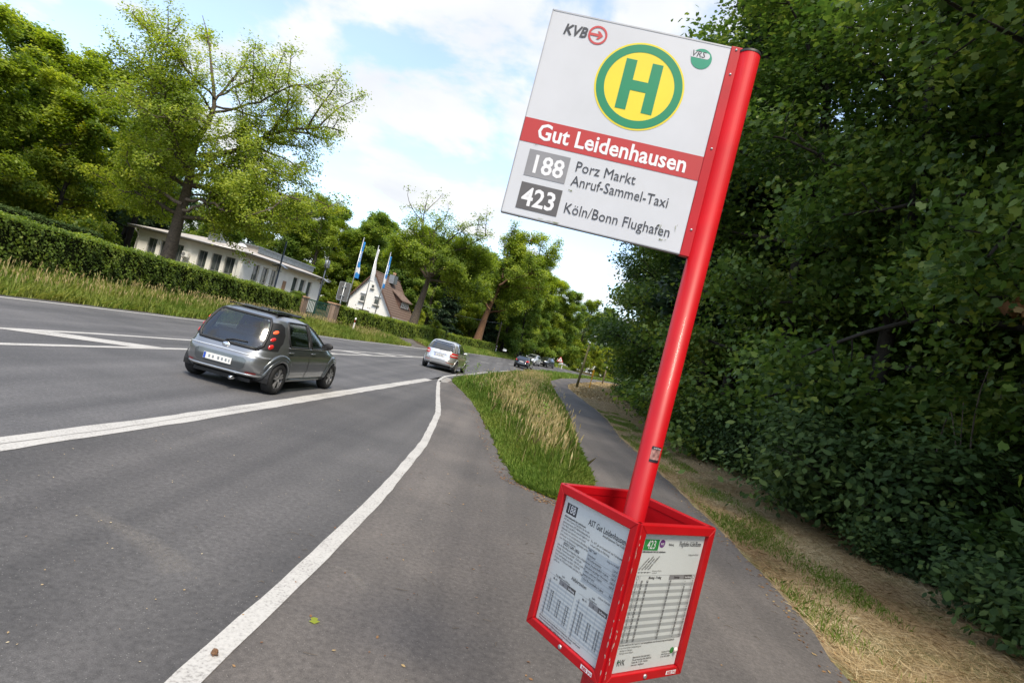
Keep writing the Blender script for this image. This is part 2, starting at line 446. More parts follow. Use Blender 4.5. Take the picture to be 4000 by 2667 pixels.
def ground_mat():
    m, t, p = new_mat('ground_turf')
    tcn = N(t, 'ShaderNodeTexCoord'); o = tcn.outputs['Object']
    a = N(t, 'ShaderNodeTexNoise', i_Scale=0.9, i_Detail=6.0); b = N(t, 'ShaderNodeTexNoise', i_Scale=35.0, i_Detail=7.0, i_Roughness=0.75)
    t.links.new(o, a.inputs[0]); t.links.new(o, b.inputs[0])
    r1 = N(t, 'ShaderNodeValToRGB'); e = r1.color_ramp.elements
    e[0].position = 0.3; e[0].color = (0.035, 0.028, 0.018, 1); e[1].position = 0.72; e[1].color = (0.15, 0.12, 0.07, 1)
    k = e.new(0.5); k.color = (0.075, 0.056, 0.033, 1)
    t.links.new(b.outputs['Fac'], r1.inputs[0])
    r2 = N(t, 'ShaderNodeValToRGB'); e = r2.color_ramp.elements
    e[0].position = 0.3; e[0].color = (0.025, 0.035, 0.010, 1); e[1].position = 0.75; e[1].color = (0.12, 0.13, 0.04, 1)
    t.links.new(b.outputs['Fac'], r2.inputs[0])
    mx = N(t, 'ShaderNodeMix', data_type='RGBA')
    rr = N(t, 'ShaderNodeMapRange', i_1=0.5, i_2=0.68); t.links.new(a.outputs['Fac'], rr.inputs[0])
    t.links.new(rr.outputs[0], mx.inputs['Factor']); t.links.new(r1.outputs[0], mx.inputs['A']); t.links.new(r2.outputs[0], mx.inputs['B'])
    t.links.new(mx.outputs['Result'], p.inputs['Base Color']); p.inputs['Roughness'].default_value = 0.95
    p.inputs['Specular IOR Level'].default_value = 0.1
    bp = N(t, 'ShaderNodeBump', i_Strength=0.9, i_Distance=0.03); t.links.new(b.outputs['Fac'], bp.inputs['Height']); t.links.new(bp.outputs[0], p.inputs['Normal'])
ground_mat()
tag(link('ground', grid_mesh('ground', GX, GY, GZ, MATS['ground_turf'])), 'uneven ground under the verges and the woods', kind='structure')

def sheet(name, y0, y1, fl, fr, dz, m, nx=6, label=None):
    ys = np.unique(np.concatenate([[y0, y1], ST[(ST > y0) & (ST < y1)]]))
    L = np.array([float(fl(y)) for y in ys]); R_ = np.array([float(fr(y)) for y in ys]); R_ = np.maximum(R_, L + 0.001)
    X = L[:, None] + (R_ - L)[:, None] * np.linspace(0, 1, nx)[None, :]
    Y = np.repeat(ys[:, None], nx, 1)
    o = link(name, grid_mesh(name, X, Y, np.repeat(ZR(ys)[:, None], nx, 1) + dz, m))
    return tag(o, label, kind='structure')
def ragged(f, amp, s):                                # broken asphalt edge
    return lambda y: f(y) + amp * (math.sin(y * 5.1 + s) * 0.5 + math.sin(y * 11.7 + 2 * s) * 0.35 + math.sin(y * 2.3 + 3 * s) * 0.4)
rr_join = lambda y: float(bay_line(y)) if y < 21.5 else (float(road_right(y)) + 0.3 if y > 25.4 else float(bay_line(21.5)) + (float(road_right(25.4)) + 0.3 - float(bay_line(21.5))) * (y - 21.5) / 3.9)
road = sheet('road', -60, 210, ragged(LEFT, 0.05, 1.0), rr_join, 0.0, MATS['asphalt_road'], 8, 'grey asphalt two-lane road bending right')
bus_bay = sheet('bus_bay', -60, 25.2, bay_line, bay_edge, 0.0, MATS['asphalt_bay'], 6, 'dark asphalt bus bay between the white lines')
isl_rag = ragged(isl_left, 0.045, 2.0)
pave_r = lambda y: float(path_r(y)) if y <= 7.44 else float(isl_rag(y))
pav_a = sheet('pavement', -60, 7.44, bay_edge, ragged(path_r, 0.04, 0.5), 0.0, MATS['asphalt_path'], 8, 'asphalt waiting area around the bus stop')
pav_b = sheet('pavement', 7.44, 24.8, bay_edge, isl_rag, 0.0, MATS['asphalt_path'], 6, 'asphalt strip between bus bay and grass island')
cyc = sheet('path', 7.44, 210, path_l, ragged(path_r, 0.04, 0.5), 0.0, MATS['asphalt_path'], 6, 'narrow asphalt cycle path curving into the trees')

# mown verge between the path and the wood
def verge_mat():
    m, t, p = new_mat('verge_litter')
    tcn = N(t, 'ShaderNodeTexCoord'); o = tcn.outputs['Object']
    mpv = N(t, 'ShaderNodeMapping'); mpv.inputs['Scale'].default_value = (1.0, 0.45, 1); mpv.inputs['Rotation'].default_value = (0, 0, 0.5); t.links.new(o, mpv.inputs[0])
    a = N(t, 'ShaderNodeTexNoise', i_Scale=1.1, i_Detail=6.0); b = N(t, 'ShaderNodeTexNoise', i_Scale=60.0, i_Detail=8.0, i_Roughness=0.8)
    t.links.new(o, a.inputs[0]); t.links.new(mpv.outputs[0], b.inputs[0])
    r1 = N(t, 'ShaderNodeValToRGB'); e = r1.color_ramp.elements
    e[0].position = 0.32; e[0].color = (0.13, 0.085, 0.048, 1); e[1].position = 0.70; e[1].color = (0.56, 0.45, 0.28, 1); k = e.new(0.5); k.color = (0.34, 0.25, 0.14, 1)
    t.links.new(b.outputs['Fac'], r1.inputs[0])
    r2 = N(t, 'ShaderNodeValToRGB'); e = r2.color_ramp.elements
    e[0].position = 0.3; e[0].color = (0.07, 0.075, 0.025, 1); e[1].position = 0.72; e[1].color = (0.34, 0.31, 0.14, 1); t.links.new(b.outputs['Fac'], r2.inputs[0])
    rr = N(t, 'ShaderNodeMapRange', i_1=0.48, i_2=0.66); t.links.new(a.outputs['Fac'], rr.inputs[0])
    mx = N(t, 'ShaderNodeMix', data_type='RGBA'); t.links.new(rr.outputs[0], mx.inputs['Factor']); t.links.new(r1.outputs[0], mx.inputs['A']); t.links.new(r2.outputs[0], mx.inputs['B'])
    t.links.new(mx.outputs['Result'], p.inputs['Base Color']); p.inputs['Roughness'].default_value = 0.95; p.inputs['Specular IOR Level'].default_value = 0.1
    bp = N(t, 'ShaderNodeBump', i_Strength=0.9, i_Distance=0.02); t.links.new(b.outputs['Fac'], bp.inputs['Height']); t.links.new(bp.outputs[0], p.inputs['Normal'])
verge_mat()
vy = ST[(ST >= -10) & (ST <= 105)]
VX_ = np.array([np.linspace(float(path_r(y)) - 0.03, float(wood_edge(y)) + 0.4 + .2 * math.sin(y * 1.7), 14) for y in vy])
VZ_ = np.array([Z(VX_[i], vy[i]) for i in range(len(vy))]) - 0.006
tag(link('verge', grid_mesh('verge', VX_, np.repeat(vy[:, None], 14, 1), VZ_, MATS['verge_litter'])), 'dry mown verge between the path and the dark wood', kind='structure')

# painted markings, each a part of the road it is painted on
def ribbon(name, f, y0, y1, w, parent, dz=0.004, step=0.5, edge=0.006, seed=0):
    rng = random.Random(seed)
    ys = np.arange(y0, y1 + 1e-6, step) if y1 - y0 > step else np.array([y0, y1])
    if ys[-1] < y1 - 1e-6: ys = np.append(ys, y1)
    V = []; F = []
    for i, y in enumerate(ys):
        x = float(f(y)); d = (float(f(y + 0.05)) - float(f(y - 0.05))) / 0.1
        n = 1 / math.sqrt(1 + d * d)
        e1, e2 = (rng.uniform(-edge, edge), rng.uniform(-edge, edge))
        for s in (-1, 1):
            ww = w / 2 + (e1 if s < 0 else e2)
            V.append((x + s * ww * n, y - s * ww * n * d, float(ZR(y)) + dz))
        if i: F.append((2 * i - 2, 2 * i - 1, 2 * i + 1, 2 * i))
    me = bpy.data.meshes.new(name); me.from_pydata(V, [], F); me.materials.append(MATS['road_paint']); me.update()
    return link(name, me, parent)
ribbon('edge_line', left_line, -30, 47.0, 0.13, road, seed=1)
ribbon('edge_line', left_line, 47.0, 59.0, 0.28, road, seed=2)
ribbon('edge_line', left_line, 59.0, 180, 0.13, road, seed=3)
ribbon('median_line', hatch_u, -30, 39.6, 0.13, road, seed=4)
ribbon('median_line', hatch_l, -30, 39.6, 0.13, road, seed=5)
ribbon('broad_line', bay_line, -30, 21.5, 0.27, road, step=0.25, edge=0.012, seed=6)
ribbon('curved_edge_line', bay_edge, -30, 26.4, 0.125, bus_bay, step=0.25, seed=7)
ribbon('edge_line', lambda y: road_right(y) - 0.02, 26.4, 180, 0.125, road, seed=8)
y = 41.5
k = 0
while y < 118:
    ribbon('centre_dash', centre, y, y + 3.2, 0.12, road, seed=20 + k); y += 7.4; k += 1
def hatch(ya, yb, run=1.7):
    V = [(float(hatch_u(ya)) + 0.04, ya), (float(hatch_u(ya + 0.95)) + 0.04, ya + 0.95), (float(hatch_l(ya + run + 0.95)) - 0.04, ya + run + 0.95), (float(hatch_l(ya + run)) - 0.04, ya + run)]
    me = bpy.data.meshes.new('hatch_stripe'); me.from_pydata([(x, yy, float(ZR(yy)) + 0.0065) for x, yy in V], [], [(0, 1, 2, 3)])
    me.materials.append(MATS['road_paint']); me.update()
    link('hatch_stripe', me, road)
for ya in (-3.0, 3.2, 9.35, 14.9, 20.0, 24.5, 29.0, 33.0): hatch(ya, ya)
# driveway crossing the far verge
mb = MB()
dv = [(52.6, 0.0, 54.2), (52.9, 1.2, 56.3), (53.6, 2.2, 57.8), (54.6, 3.0, 59.0)]
drv = []
for (ya, off, yb) in dv:
    for yy in np.linspace(ya - (2.4 if off == 0 else 0), yb + (2.6 if off == 0 else 0), 6):
        x = float(LEFT(yy)) - off + 0.05
        drv.append((x, yy, ZF(x, yy) + 0.02))
mb.add(drv, [(r * 6 + c, r * 6 + c + 1, r * 6 + c + 7, r * 6 + c + 6) for r in range(3) for c in range(5)])
tag(mb.build('driveway', MATS['asphalt_path'], smooth=True), 'grey asphalt driveway mouth crossing the far verge', kind='structure')
# pale paving slabs where the kerb line swings out of the bay
mb = MB()
pts = [(-2.30, 21.6), (-2.02, 22.1), (-2.06, 24.6), (-2.36, 25.0)]
mb.add([(x, yy, 0.004) for x, yy in pts], [(0, 1, 2, 3)])
mb.build('paving_slab', mat('slab', (0.27, 0.255, 0.24), rough=0.85, var=0.2, scale=20, bump=0.3), pav_b)

# dusty scuffs and a crack, with a shape of their own
def dust_mat(name, c, lo=.5):
    m, t, p = new_mat(name)
    tcn = N(t, 'ShaderNodeTexCoord'); a = N(t, 'ShaderNodeTexNoise', i_Scale=70.0, i_Detail=5.0)
    t.links.new(tcn.outputs['Object'], a.inputs[0])
    mr = N(t, 'ShaderNodeMapRange', i_1=lo - .12, i_2=lo + .22, i_3=0.0, i_4=0.32); t.links.new(a.outputs['Fac'], mr.inputs[0])
    at = N(t, 'ShaderNodeAttribute', attribute_name='fade'); mu = N(t, 'ShaderNodeMath', operation='MULTIPLY'); t.links.new(mr.outputs[0], mu.inputs[0]); t.links.new(at.outputs['Fac'], mu.inputs[1])
    t.links.new(mu.outputs[0], p.inputs['Alpha']); p.inputs['Base Color'].default_value = (*c, 1); p.inputs['Roughness'].default_value = .9
    r = N(t, 'ShaderNodeValToRGB'); r.color_ramp.elements[0].color = (*[x * .8 for x in c], 1); r.color_ramp.elements[1].color = (*c, 1); t.links.new(a.outputs['Fac'], r.inputs[0]); t.links.new(r.outputs[0], p.inputs['Base Color'])
dust_mat('dust', (0.34, 0.31, 0.28), .45)
def scuff(name, pts, widths, parent, dz=.003):
    P = np.array(pts, float); n = len(P); V_ = []; F_ = []; fd = []
    for i in range(n):
        d_ = P[min(i + 1, n - 1)] - P[max(i - 1, 0)]; d_ /= np.linalg.norm(d_); nn = np.array([-d_[1], d_[0]])
        for k, s_ in enumerate((-1, -.4, .4, 1)):
            q = P[i] + nn * widths[i] * s_; V_.append((q[0], q[1], dz)); fd.append((0.0 if abs(s_) == 1 else 1.0) * math.sin(PI * min(1, (i + .15) / n)) ** .5)
        if i: F_ += [((i - 1) * 4 + k, (i - 1) * 4 + k + 1, i * 4 + k + 1, i * 4 + k) for k in range(3)]
    me = bpy.data.meshes.new(name); me.from_pydata(V_, [], F_); me.materials.append(MATS['dust']); at = me.attributes.new('fade', 'FLOAT', 'POINT'); at.data.foreach_set('value', fd); me.update()
    link(name, me, parent)
scuff('scuff_mark', [(-.81, 3.86), (-.76, 3.88), (-.70, 3.87), (-.64, 3.83), (-.58, 3.77), (-.54, 3.69), (-.52, 3.61)], np.linspace(.02, .06, 7), pav_a)
scuff('scuff_mark', [(-2.45, 3.80), (-2.25, 3.72), (-2.05, 3.64), (-1.85, 3.55), (-1.65, 3.43), (-1.5, 3.3)], np.linspace(.05, .14, 6), bus_bay)
crk = random.Random(4); yy = -3.0; xo = 0.0; CR = []
while yy < 21.4:
    CR.append((float(bay_line(yy)) + .035 + xo, yy)); yy += crk.uniform(.08, .3); xo = max(-.05, min(.05, xo + crk.uniform(-.012, .012)))
mb = MB()
vs = []
for i, (x, y_) in enumerate(CR):
    w_ = crk.uniform(.001, .006); vs += [(x - w_, y_, .0062), (x + w_, y_, .0062)]
mb.add(vs, [(2 * i, 2 * i + 1, 2 * i + 3, 2 * i + 2) for i in range(len(CR) - 1) if (i // 9) % 4 != 3])
mb.build('paint_crack', mat('crack', (.20, .195, .19), rough=.9, var=.3, scale=40), road)
# ================================================================ foliage toolkit
LEAF = {
    'quad': np.array([(0, -.5), (.33, -.06), (.05, .5), (-.30, .06)]),
    'ovate': np.array([(0, -.5), (.24, -.22), (.27, .08), (0, .5), (-.27, .08), (-.24, -.22)]),
    'clump': np.array([(-.1, -.5), (.38, -.30), (.30, .10), (.46, .36), (-.05, .5), (-.44, .18), (-.28, -.12)]),
    'maple': np.array([(0, -.42), (.54, -.14), (.27, .05), (.36, .34), (0, .60), (-.36, .34), (-.27, .05), (-.54, -.14)]),
}
def leaves(rng, pos, nrm, size, shape='quad'):
    """one flat leaf per position; nrm = preferred facing"""
    n = len(pos); T = LEAF[shape]; k = len(T)
    nrm = nrm / (np.linalg.norm(nrm, axis=1, keepdims=True) + 1e-9)
    r = rng.normal(size=(n, 3))
    u = np.cross(nrm, r); u /= (np.linalg.norm(u, axis=1, keepdims=True) + 1e-9)
    v = np.cross(nrm, u)
    s = np.asarray(size) * np.ones(n)
    co = pos[:, None, :] + s[:, None, None] * (T[None, :, 0:1] * u[:, None, :] + T[None, :, 1:2] * v[:, None, :])
    bend = (T[:, 0] ** 2 + T[:, 1] ** 2)[None, :, None] * nrm[:, None, :] * (rng.uniform(-0.35, 0.05, n) * s)[:, None, None]
    return (co + bend).reshape(-1, 3), k

def wander(rng, a, d, L, n, bend, jitter):
    """polyline from a along d, length L, bending towards vector bend"""
    P = [np.array(a, float)]; d = np.array(d, float); d /= np.linalg.norm(d)
    for i in range(n):
        d = d + np.array(bend) / n + rng.normal(size=3) * jitter
        d /= np.linalg.norm(d)
        P.append(P[-1] + d * L / n)
    return np.array(P)

def resample(P, n):
    P = np.array(P, float); s = np.concatenate([[0], np.cumsum(np.linalg.norm(np.diff(P, axis=0), axis=1))])
    t = np.linspace(0, s[-1], n)
    return np.stack([np.interp(t, s, P[:, k]) for k in range(3)], 1), s[-1]

def branch_out(rng, limb, r0, wood, anchors, dens=1.0, sub_len=0.42, up=0.15, start=0.22, twig_r=0.012, sub_min=0.5, sides=4, fine=0.28):
    """side branches and leaf anchors along one limb"""
    Q, L = resample(limb, 12)
    nsub = max(2, int(L * 2.1 * dens))
    for i in range(nsub):
        t = start + (1 - start) * (i + rng.random()) / nsub
        j = min(10, int(t * 11)); p = Q[j] + (Q[j + 1] - Q[j]) * (t * 11 - j)
        ax = Q[j + 1] - Q[j]; ax /= np.linalg.norm(ax) + 1e-9
        s = rng.normal(size=3); s -= ax * s.dot(ax); s /= np.linalg.norm(s) + 1e-9
        d = ax * rng.uniform(0.25, 0.75) + s + np.array([0, 0, up])
        l = max(sub_min, sub_len * L * (1.12 - 0.75 * t) * rng.uniform(0.55, 1.15))
        B = wander(rng, p, d, l, 4, (0, 0, up), 0.16)
        wood.append((B, np.linspace(max(twig_r * 1.5, r0 * 0.38 * (1 - 0.6 * t)), twig_r * 0.5, 5), 3))
        m = max(2, int(l / fine))
        for q in range(m):
            f = 0.25 + 0.75 * (q + rng.random()) / m
            jj = min(3, int(f * 4)); pp = B[jj] + (B[jj + 1] - B[jj]) * (f * 4 - jj)
            anchors.append(pp)
    tip = Q[-1]
    for q in range(4): anchors.append(tip + rng.normal(size=3) * 0.2)

def tree_skeleton(rng, H, r0, base=0.3, spread=3.5, nl=26, top=0.5, lean=(0, 0), low=0.0, dens=1.0, prof=None, droop=0.15, fine=0.28):
    wood = []; anchors = []
    T = wander(rng, (0, 0, -0.15), (lean[0] / H, lean[1] / H, 1), H * 0.97, 12, (0, 0, 0.1), 0.035)
    ts = np.linspace(0, 1, 13)
    rad = r0 * (1 - 0.93 * ts) ** 0.85; rad[0] *= 1.35
    wood.append((T, rad, 9))
    a = rng.uniform(0, 6.28)
    for i in range(nl):
        t = base + (0.98 - base) * ((i + rng.random() * 0.8) / nl)
        u = (t - base) / (1 - base)
        pr = prof(u) if prof else (math.sin(PI * min(1, 0.22 + 0.78 * u)) ** 0.75) * (1 - 0.25 * u) + 0.12
        L = spread * pr * rng.uniform(0.72, 1.18)
        a += 2.4 + rng.uniform(-0.5, 0.5)
        el = (0.1 + 0.95 * u * top * 2) * rng.uniform(0.7, 1.2)
        d = np.array([math.cos(a) * math.cos(el), math.sin(a) * math.cos(el), math.sin(el)])
        j = min(11, int(t * 12)); p = T[j] + (T[j + 1] - T[j]) * (t * 12 - j)
        limb = wander(rng, p, d, L, 6, (0, 0, 0.35 - droop * 3 * (1 - u)), 0.13)
        rl = r0 * 0.42 * (1 - 0.75 * t)
        wood.append((limb, np.linspace(rl, 0.018, 7), 5))
        branch_out(rng, limb, rl, wood, anchors, dens=dens, fine=fine)
    return wood, np.array(anchors)

def wood_mesh(name, wood, m):
    b = MB()
    for P, r, s in wood: b.tube([tuple(p) for p in P], list(r), s, caps=False)
    return b.mesh(name, m, smooth=True)

def crown_mesh(rng, name, anchors, n, size, sig, shape, m, upb=0.95, outb=0.5, spread_sh=0.22, drop=None):
    """n leaves around the anchors; shade varies by clump and by leaf"""
    c = anchors.mean(0)
    idx = rng.integers(0, len(anchors), n)
    if drop is not None:
        w = drop(anchors); w = w / w.sum(); idx = rng.choice(len(anchors), n, p=w)
    pos = anchors[idx] + rng.normal(size=(n, 3)) * np.array([sig, sig, sig * 0.7])
    out = pos - c; out /= np.linalg.norm(out, axis=1, keepdims=True) + 1e-9
    nrm = out * outb + np.array([0, 0, upb]) + rng.normal(size=(n, 3)) * 0.48
    co, k = leaves(rng, pos, nrm, size * rng.uniform(0.65, 1.3, n), shape)
    cl = rng.normal(size=len(anchors)) * spread_sh
    # clumps near one another share a tint
    cells = np.floor(anchors / 1.3).astype(int); key = (cells[:, 0] * 73856093 ^ cells[:, 1] * 19349663 ^ cells[:, 2] * 83492791) % 9973
    tint = rng.normal(size=9973) * 0.16
    sh = np.clip(0.5 + cl[idx] * 0.6 + tint[key][idx] + rng.normal(size=n) * 0.16, 0.02, 1)
    return fast_mesh(name, co, k, m, sh)

def variant(seed, H, r0, leafm, barkm, n, size, shape='clump', sig=0.32, **kw):
    rng = np.random.default_rng(seed)
    wood, anc = tree_skeleton(rng, H, r0, **kw)
    return wood_mesh('trunk', wood, MATS[barkm]), crown_mesh(rng, 'crown', anc, n, size, sig, shape, MATS[leafm])

def plant_tree(name, var, x, y, s=1.0, rz=0.0, label=None, cat='tree', group=None, sz=None, tilt=0.0, dz=0.0, sx=None):
    t = empty(name, (x, y, ZF(x, y) + dz), rz)
    t.rotation_euler = (tilt, 0, rz)
    t.scale = (sx or s, sx or s, sz or s)
    link('trunk', var[0], t); link('crown', var[1], t)
    return tag(t, label, cat, group)

def conifer_variant(seed, H, r0, n, size, spread, m='needle', base=0.12):
    rng = np.random.default_rng(seed)
    wood = []; anc = []
    T = wander(rng, (0, 0, -0.1), (0, 0, 1), H, 10, (0, 0, 0), 0.01)
    wood.append((T, np.linspace(r0, 0.02, 11), 7))
    z = H * base
    while z < H * 0.985:
        f = 1 - (z / H)
        L = spread * (f ** 0.8) * rng.uniform(0.75, 1.1) + 0.15
        for k in range(6):
            a = rng.uniform(0, 6.28)
            B = wander(rng, (T[min(10, int(z / H * 10))][0], T[min(10, int(z / H * 10))][1], z), (math.cos(a), math.sin(a), 0.05), L * rng.uniform(0.7, 1.1), 5, (0, 0, -0.35), 0.05)
            wood.append((B, np.linspace(0.03, 0.006, 6), 3))
            for q in range(max(3, int(L * 5))):
                t = 0.2 + 0.8 * rng.random(); j = min(4, int(t * 5))
                p = B[j] + (B[j + 1] - B[j]) * (t * 5 - j)
                side = np.array([-math.sin(a), math.cos(a), 0]) * rng.normal() * 0.28 * L * (1.1 - t)
                anc.append(p + side + np.array([0, 0, -abs(rng.normal()) * 0.12]))
        z += 0.42 + 0.25 * f
    anc = np.array(anc)
    return wood_mesh('trunk', wood, MATS['bark_dark']), crown_mesh(rng, 'crown', anc, n, size, 0.16, 'quad', MATS[m], upb=0.8, outb=0.2)
def PX(b, Y, e):
    """bearing (x/y), distance, elevation tangent -> world point"""
    return np.array([b * Y, Y, CAM_H + e * Y])
# ================================================================ trees
# --- the great oak behind the long hedge: limbs as they grow
rng = np.random.default_rng(11)
def limbs_to_tree(name, base, trunk, limbs, r0, n, size, leafm, barkm, label, dens=1.0, drop=None, sig=0.30, jitter_y=1.0, extra=None, shape='clump', sub_len=0.42, fine=0.28):
    wood = []; anc = []
    T, L = resample(np.array(trunk), 16)
    ts = np.linspace(0, 1, 16)
    rad = r0 * (1 - 0.93 * ts) ** 1.25 * (1 + 0.45 * np.exp(-ts * 22))
    wood.append((T, rad, 12))
    for li, (P, rl, dn) in enumerate(limbs):
        P = np.array(P, float)
        k = rng.uniform(-1, 1) * jitter_y
        P[:, 1] += np.linspace(0, 1, len(P)) ** 1.2 * k * 2.2
        Q, L = resample(P, 10)
        Q[1:] += rng.normal(size=(9, 3)) * 0.07
        wood.append((Q, np.linspace(rl, 0.03, 10), 7))
        branch_out(rng, Q, rl, wood, anc, dens=dn * dens, sub_len=sub_len, up=0.12, sides=4, fine=fine)
        # secondary boughs out of the limb, in every direction
        for q in range(int(2 + L * 0.9)):
            t = rng.uniform(0.2, 0.95); j = min(8, int(t * 9)); p = Q[j] + (Q[j + 1] - Q[j]) * (t * 9 - j)
            ax = Q[j + 1] - Q[j]; ax /= np.linalg.norm(ax)
            s = rng.normal(size=3) * np.array([0.7, 1.3, 0.7]); s -= ax * s.dot(ax); s /= np.linalg.norm(s)
            B = wander(rng, p, ax * 0.55 + s + np.array([0, 0, 0.2]), L * rng.uniform(0.28, 0.5), 6, (0, 0, 0.25), 0.16)
            wood.append((B, np.linspace(rl * 0.4, 0.02, 7), 5))
            branch_out(rng, B, rl * 0.4, wood, anc, dens=dn * dens, sub_len=0.45, fine=fine)
    anc = np.array(anc)
    b = np.array(base)
    t = empty(name, tuple(base))
    link('trunk', wood_mesh('trunk', [(P - b, r, s) for P, r, s in wood], MATS[barkm]), t)
    link('crown', crown_mesh(rng, 'crown', anc - b, n, size, sig, shape, MATS[leafm], drop=drop), t)
    return tag(t, label, 'tree')
A1 = lambda l, Y: [PX(b, Y, e) for b, e in l]
Y1 = 38.0
oak_base = (-23.4, Y1, ZF(-23.4, Y1))
trunk = [oak_base] + A1([(-.615, .03), (-.615, .086), (-.614, .13), (-.616, .17), (-.625, .215), (-.608, .26), (-.606, .30), (-.622, .335), (-.645, .40), (-.668, .44)], Y1)
limbs = [
    (A1([(-.608, .146), (-.57, .152), (-.535, .147), (-.46, .165), (-.43, .162), (-.385, .158)], Y1), .17, 1.1),
    (A1([(-.614, .088), (-.575, .095), (-.51, .112), (-.465, .132), (-.41, .135)], Y1), .15, 1.0),
    (A1([(-.616, .14), (-.66, .162), (-.70, .19), (-.725, .215)], Y1), .15, 1.2),
    (A1([(-.616, .092), (-.655, .10), (-.705, .108), (-.765, .108)], Y1), .13, 1.2),
    (A1([(-.61, .20), (-.565, .215), (-.54, .235), (-.505, .275), (-.468, .295), (-.437, .308), (-.395, .32)], Y1), .19, 1.1),
    (A1([(-.55, .23), (-.515, .24), (-.478, .235), (-.435, .225)], Y1), .10, 1.0),
    (A1([(-.62, .26), (-.66, .27), (-.69, .285), (-.71, .305), (-.72, .33), (-.70, .345)], Y1), .09, .45),
    (A1([(-.608, .30), (-.592, .345), (-.58, .378), (-.585, .415)], Y1), .09, .7),
    (A1([(-.605, .31), (-.57, .355), (-.54, .38), (-.528, .395)], Y1), .08, .8),
    (A1([(-.605, .28), (-.55, .30), (-.50, .33), (-.46, .35), (-.43, .35)], Y1), .09, 1.0),
    (A1([(-.615, .16), (-.64, .185), (-.655, .22), (-.66, .25)], Y1), .12, 1.1),
    (A1([(-.612, .12), (-.58, .125), (-.545, .12), (-.50, .13)], Y1 - 2), .12, 1.1),
    (A1([(-.616, .11), (-.65, .12), (-.69, .13), (-.74, .14)], Y1 - 2), .12, 1.1),
    (A1([(-.612, .18), (-.58, .19), (-.545, .19), (-.49, .20), (-.44, .195)], Y1 + 1), .13, 1.1),
    (A1([(-.617, .17), (-.66, .21), (-.68, .235), (-.70, .25)], Y1 + 1), .12, 1.1),
    (A1([(-.612, .10), (-.59, .11), (-.57, .14), (-.56, .16)], Y1 - 2), .12, 1.1),
    (A1([(-.64, .39), (-.655, .41), (-.68, .415)], Y1), .05, .7),
]
for q in range(16):
    tq = .13 + .0115 * q; aq = rng.uniform(0, 6.28); lq = rng.uniform(3.2, 5.2) * (1.15 - .9 * abs(tq - .22))
    if q % 2: aq = -PI / 2 + rng.uniform(-1.0, 1.0)
    p0 = PX(float(np.interp(tq, [.13, .17, .215, .26, .30, .335, .40, .44], [-.614, -.616, -.625, -.608, -.606, -.622, -.645, -.668])), Y1, tq)
    d0 = np.array([math.cos(aq), math.sin(aq), .35]); limbs.append(([p0, p0 + d0 * lq * .4, p0 + d0 * lq * .75 + np.array([0, 0, .3]), p0 + d0 * lq + np.array([0, 0, .2])], .08, .9))
limbs_to_tree('oak_tree', oak_base, trunk, limbs, 0.46, 115000, 0.16, 'oak_leaf', 'bark', 'great broad oak with lopsided bare-topped crown in front of the long white building', shape='quad', sig=0.27, drop=lambda a: np.clip(1.15 - (a[:, 2] - 6) / 22.0, 0.45, 1.2))
# --- second oak, thin bare top, beside the house
Y2 = 61.0
b2 = (-.176 * Y2, Y2, ZF(-.176 * Y2, Y2))
trunk = [b2] + A1([(-.173, .03), (-.170, .06), (-.168, .09), (-.166, .125), (-.176, .155), (-.19, .175)], Y2)
limbs = [
    (A1([(-.172, .092), (-.19, .104), (-.208, .118), (-.225, .124), (-.245, .126)], Y2), .17, 1.3),
    (A1([(-.168, .10), (-.175, .14), (-.188, .158), (-.206, .168), (-.208, .19), (-.212, .223)], Y2), .14, .45),
    (A1([(-.176, .155), (-.18, .175), (-.17, .195), (-.165, .212)], Y2), .10, .4),
    (A1([(-.165, .095), (-.152, .114), (-.132, .126), (-.108, .13), (-.075, .153)], Y2), .17, 1.4),
    (A1([(-.17, .14), (-.148, .165), (-.13, .182), (-.112, .198)], Y2), .10, .5),
    (A1([(-.168, .13), (-.15, .143), (-.118, .155), (-.085, .185)], Y2), .12, .8),
    (A1([(-.165, .09), (-.135, .095), (-.11, .093), (-.075, .09)], Y2), .13, 1.3),
    (A1([(-.17, .11), (-.195, .125), (-.215, .135), (-.232, .14)], Y2), .13, 1.5),
    (A1([(-.168, .12), (-.165, .135), (-.155, .145), (-.14, .15)], Y2 - 2), .12, 1.5),
    (A1([(-.17, .095), (-.18, .11), (-.19, .12), (-.205, .125)], Y2 - 2), .12, 1.5),
    (A1([(-.168, .10), (-.155, .11), (-.14, .115), (-.12, .118)], Y2 - 2), .12, 1.5),
    (A1([(-.172, .12), (-.188, .145), (-.205, .155), (-.225, .165)], Y2), .10, .8),
]
limbs_to_tree('oak_tree', b2, trunk, limbs, 0.56, 56000, 0.20, 'oak_leaf', 'bark', 'flat-crowned oak with bare twigs on top beside the white house', drop=lambda a: np.clip(1.5 - (a[:, 2] - 7.5) / 5.0, 0.12, 1.2), fine=0.4, shape='quad')
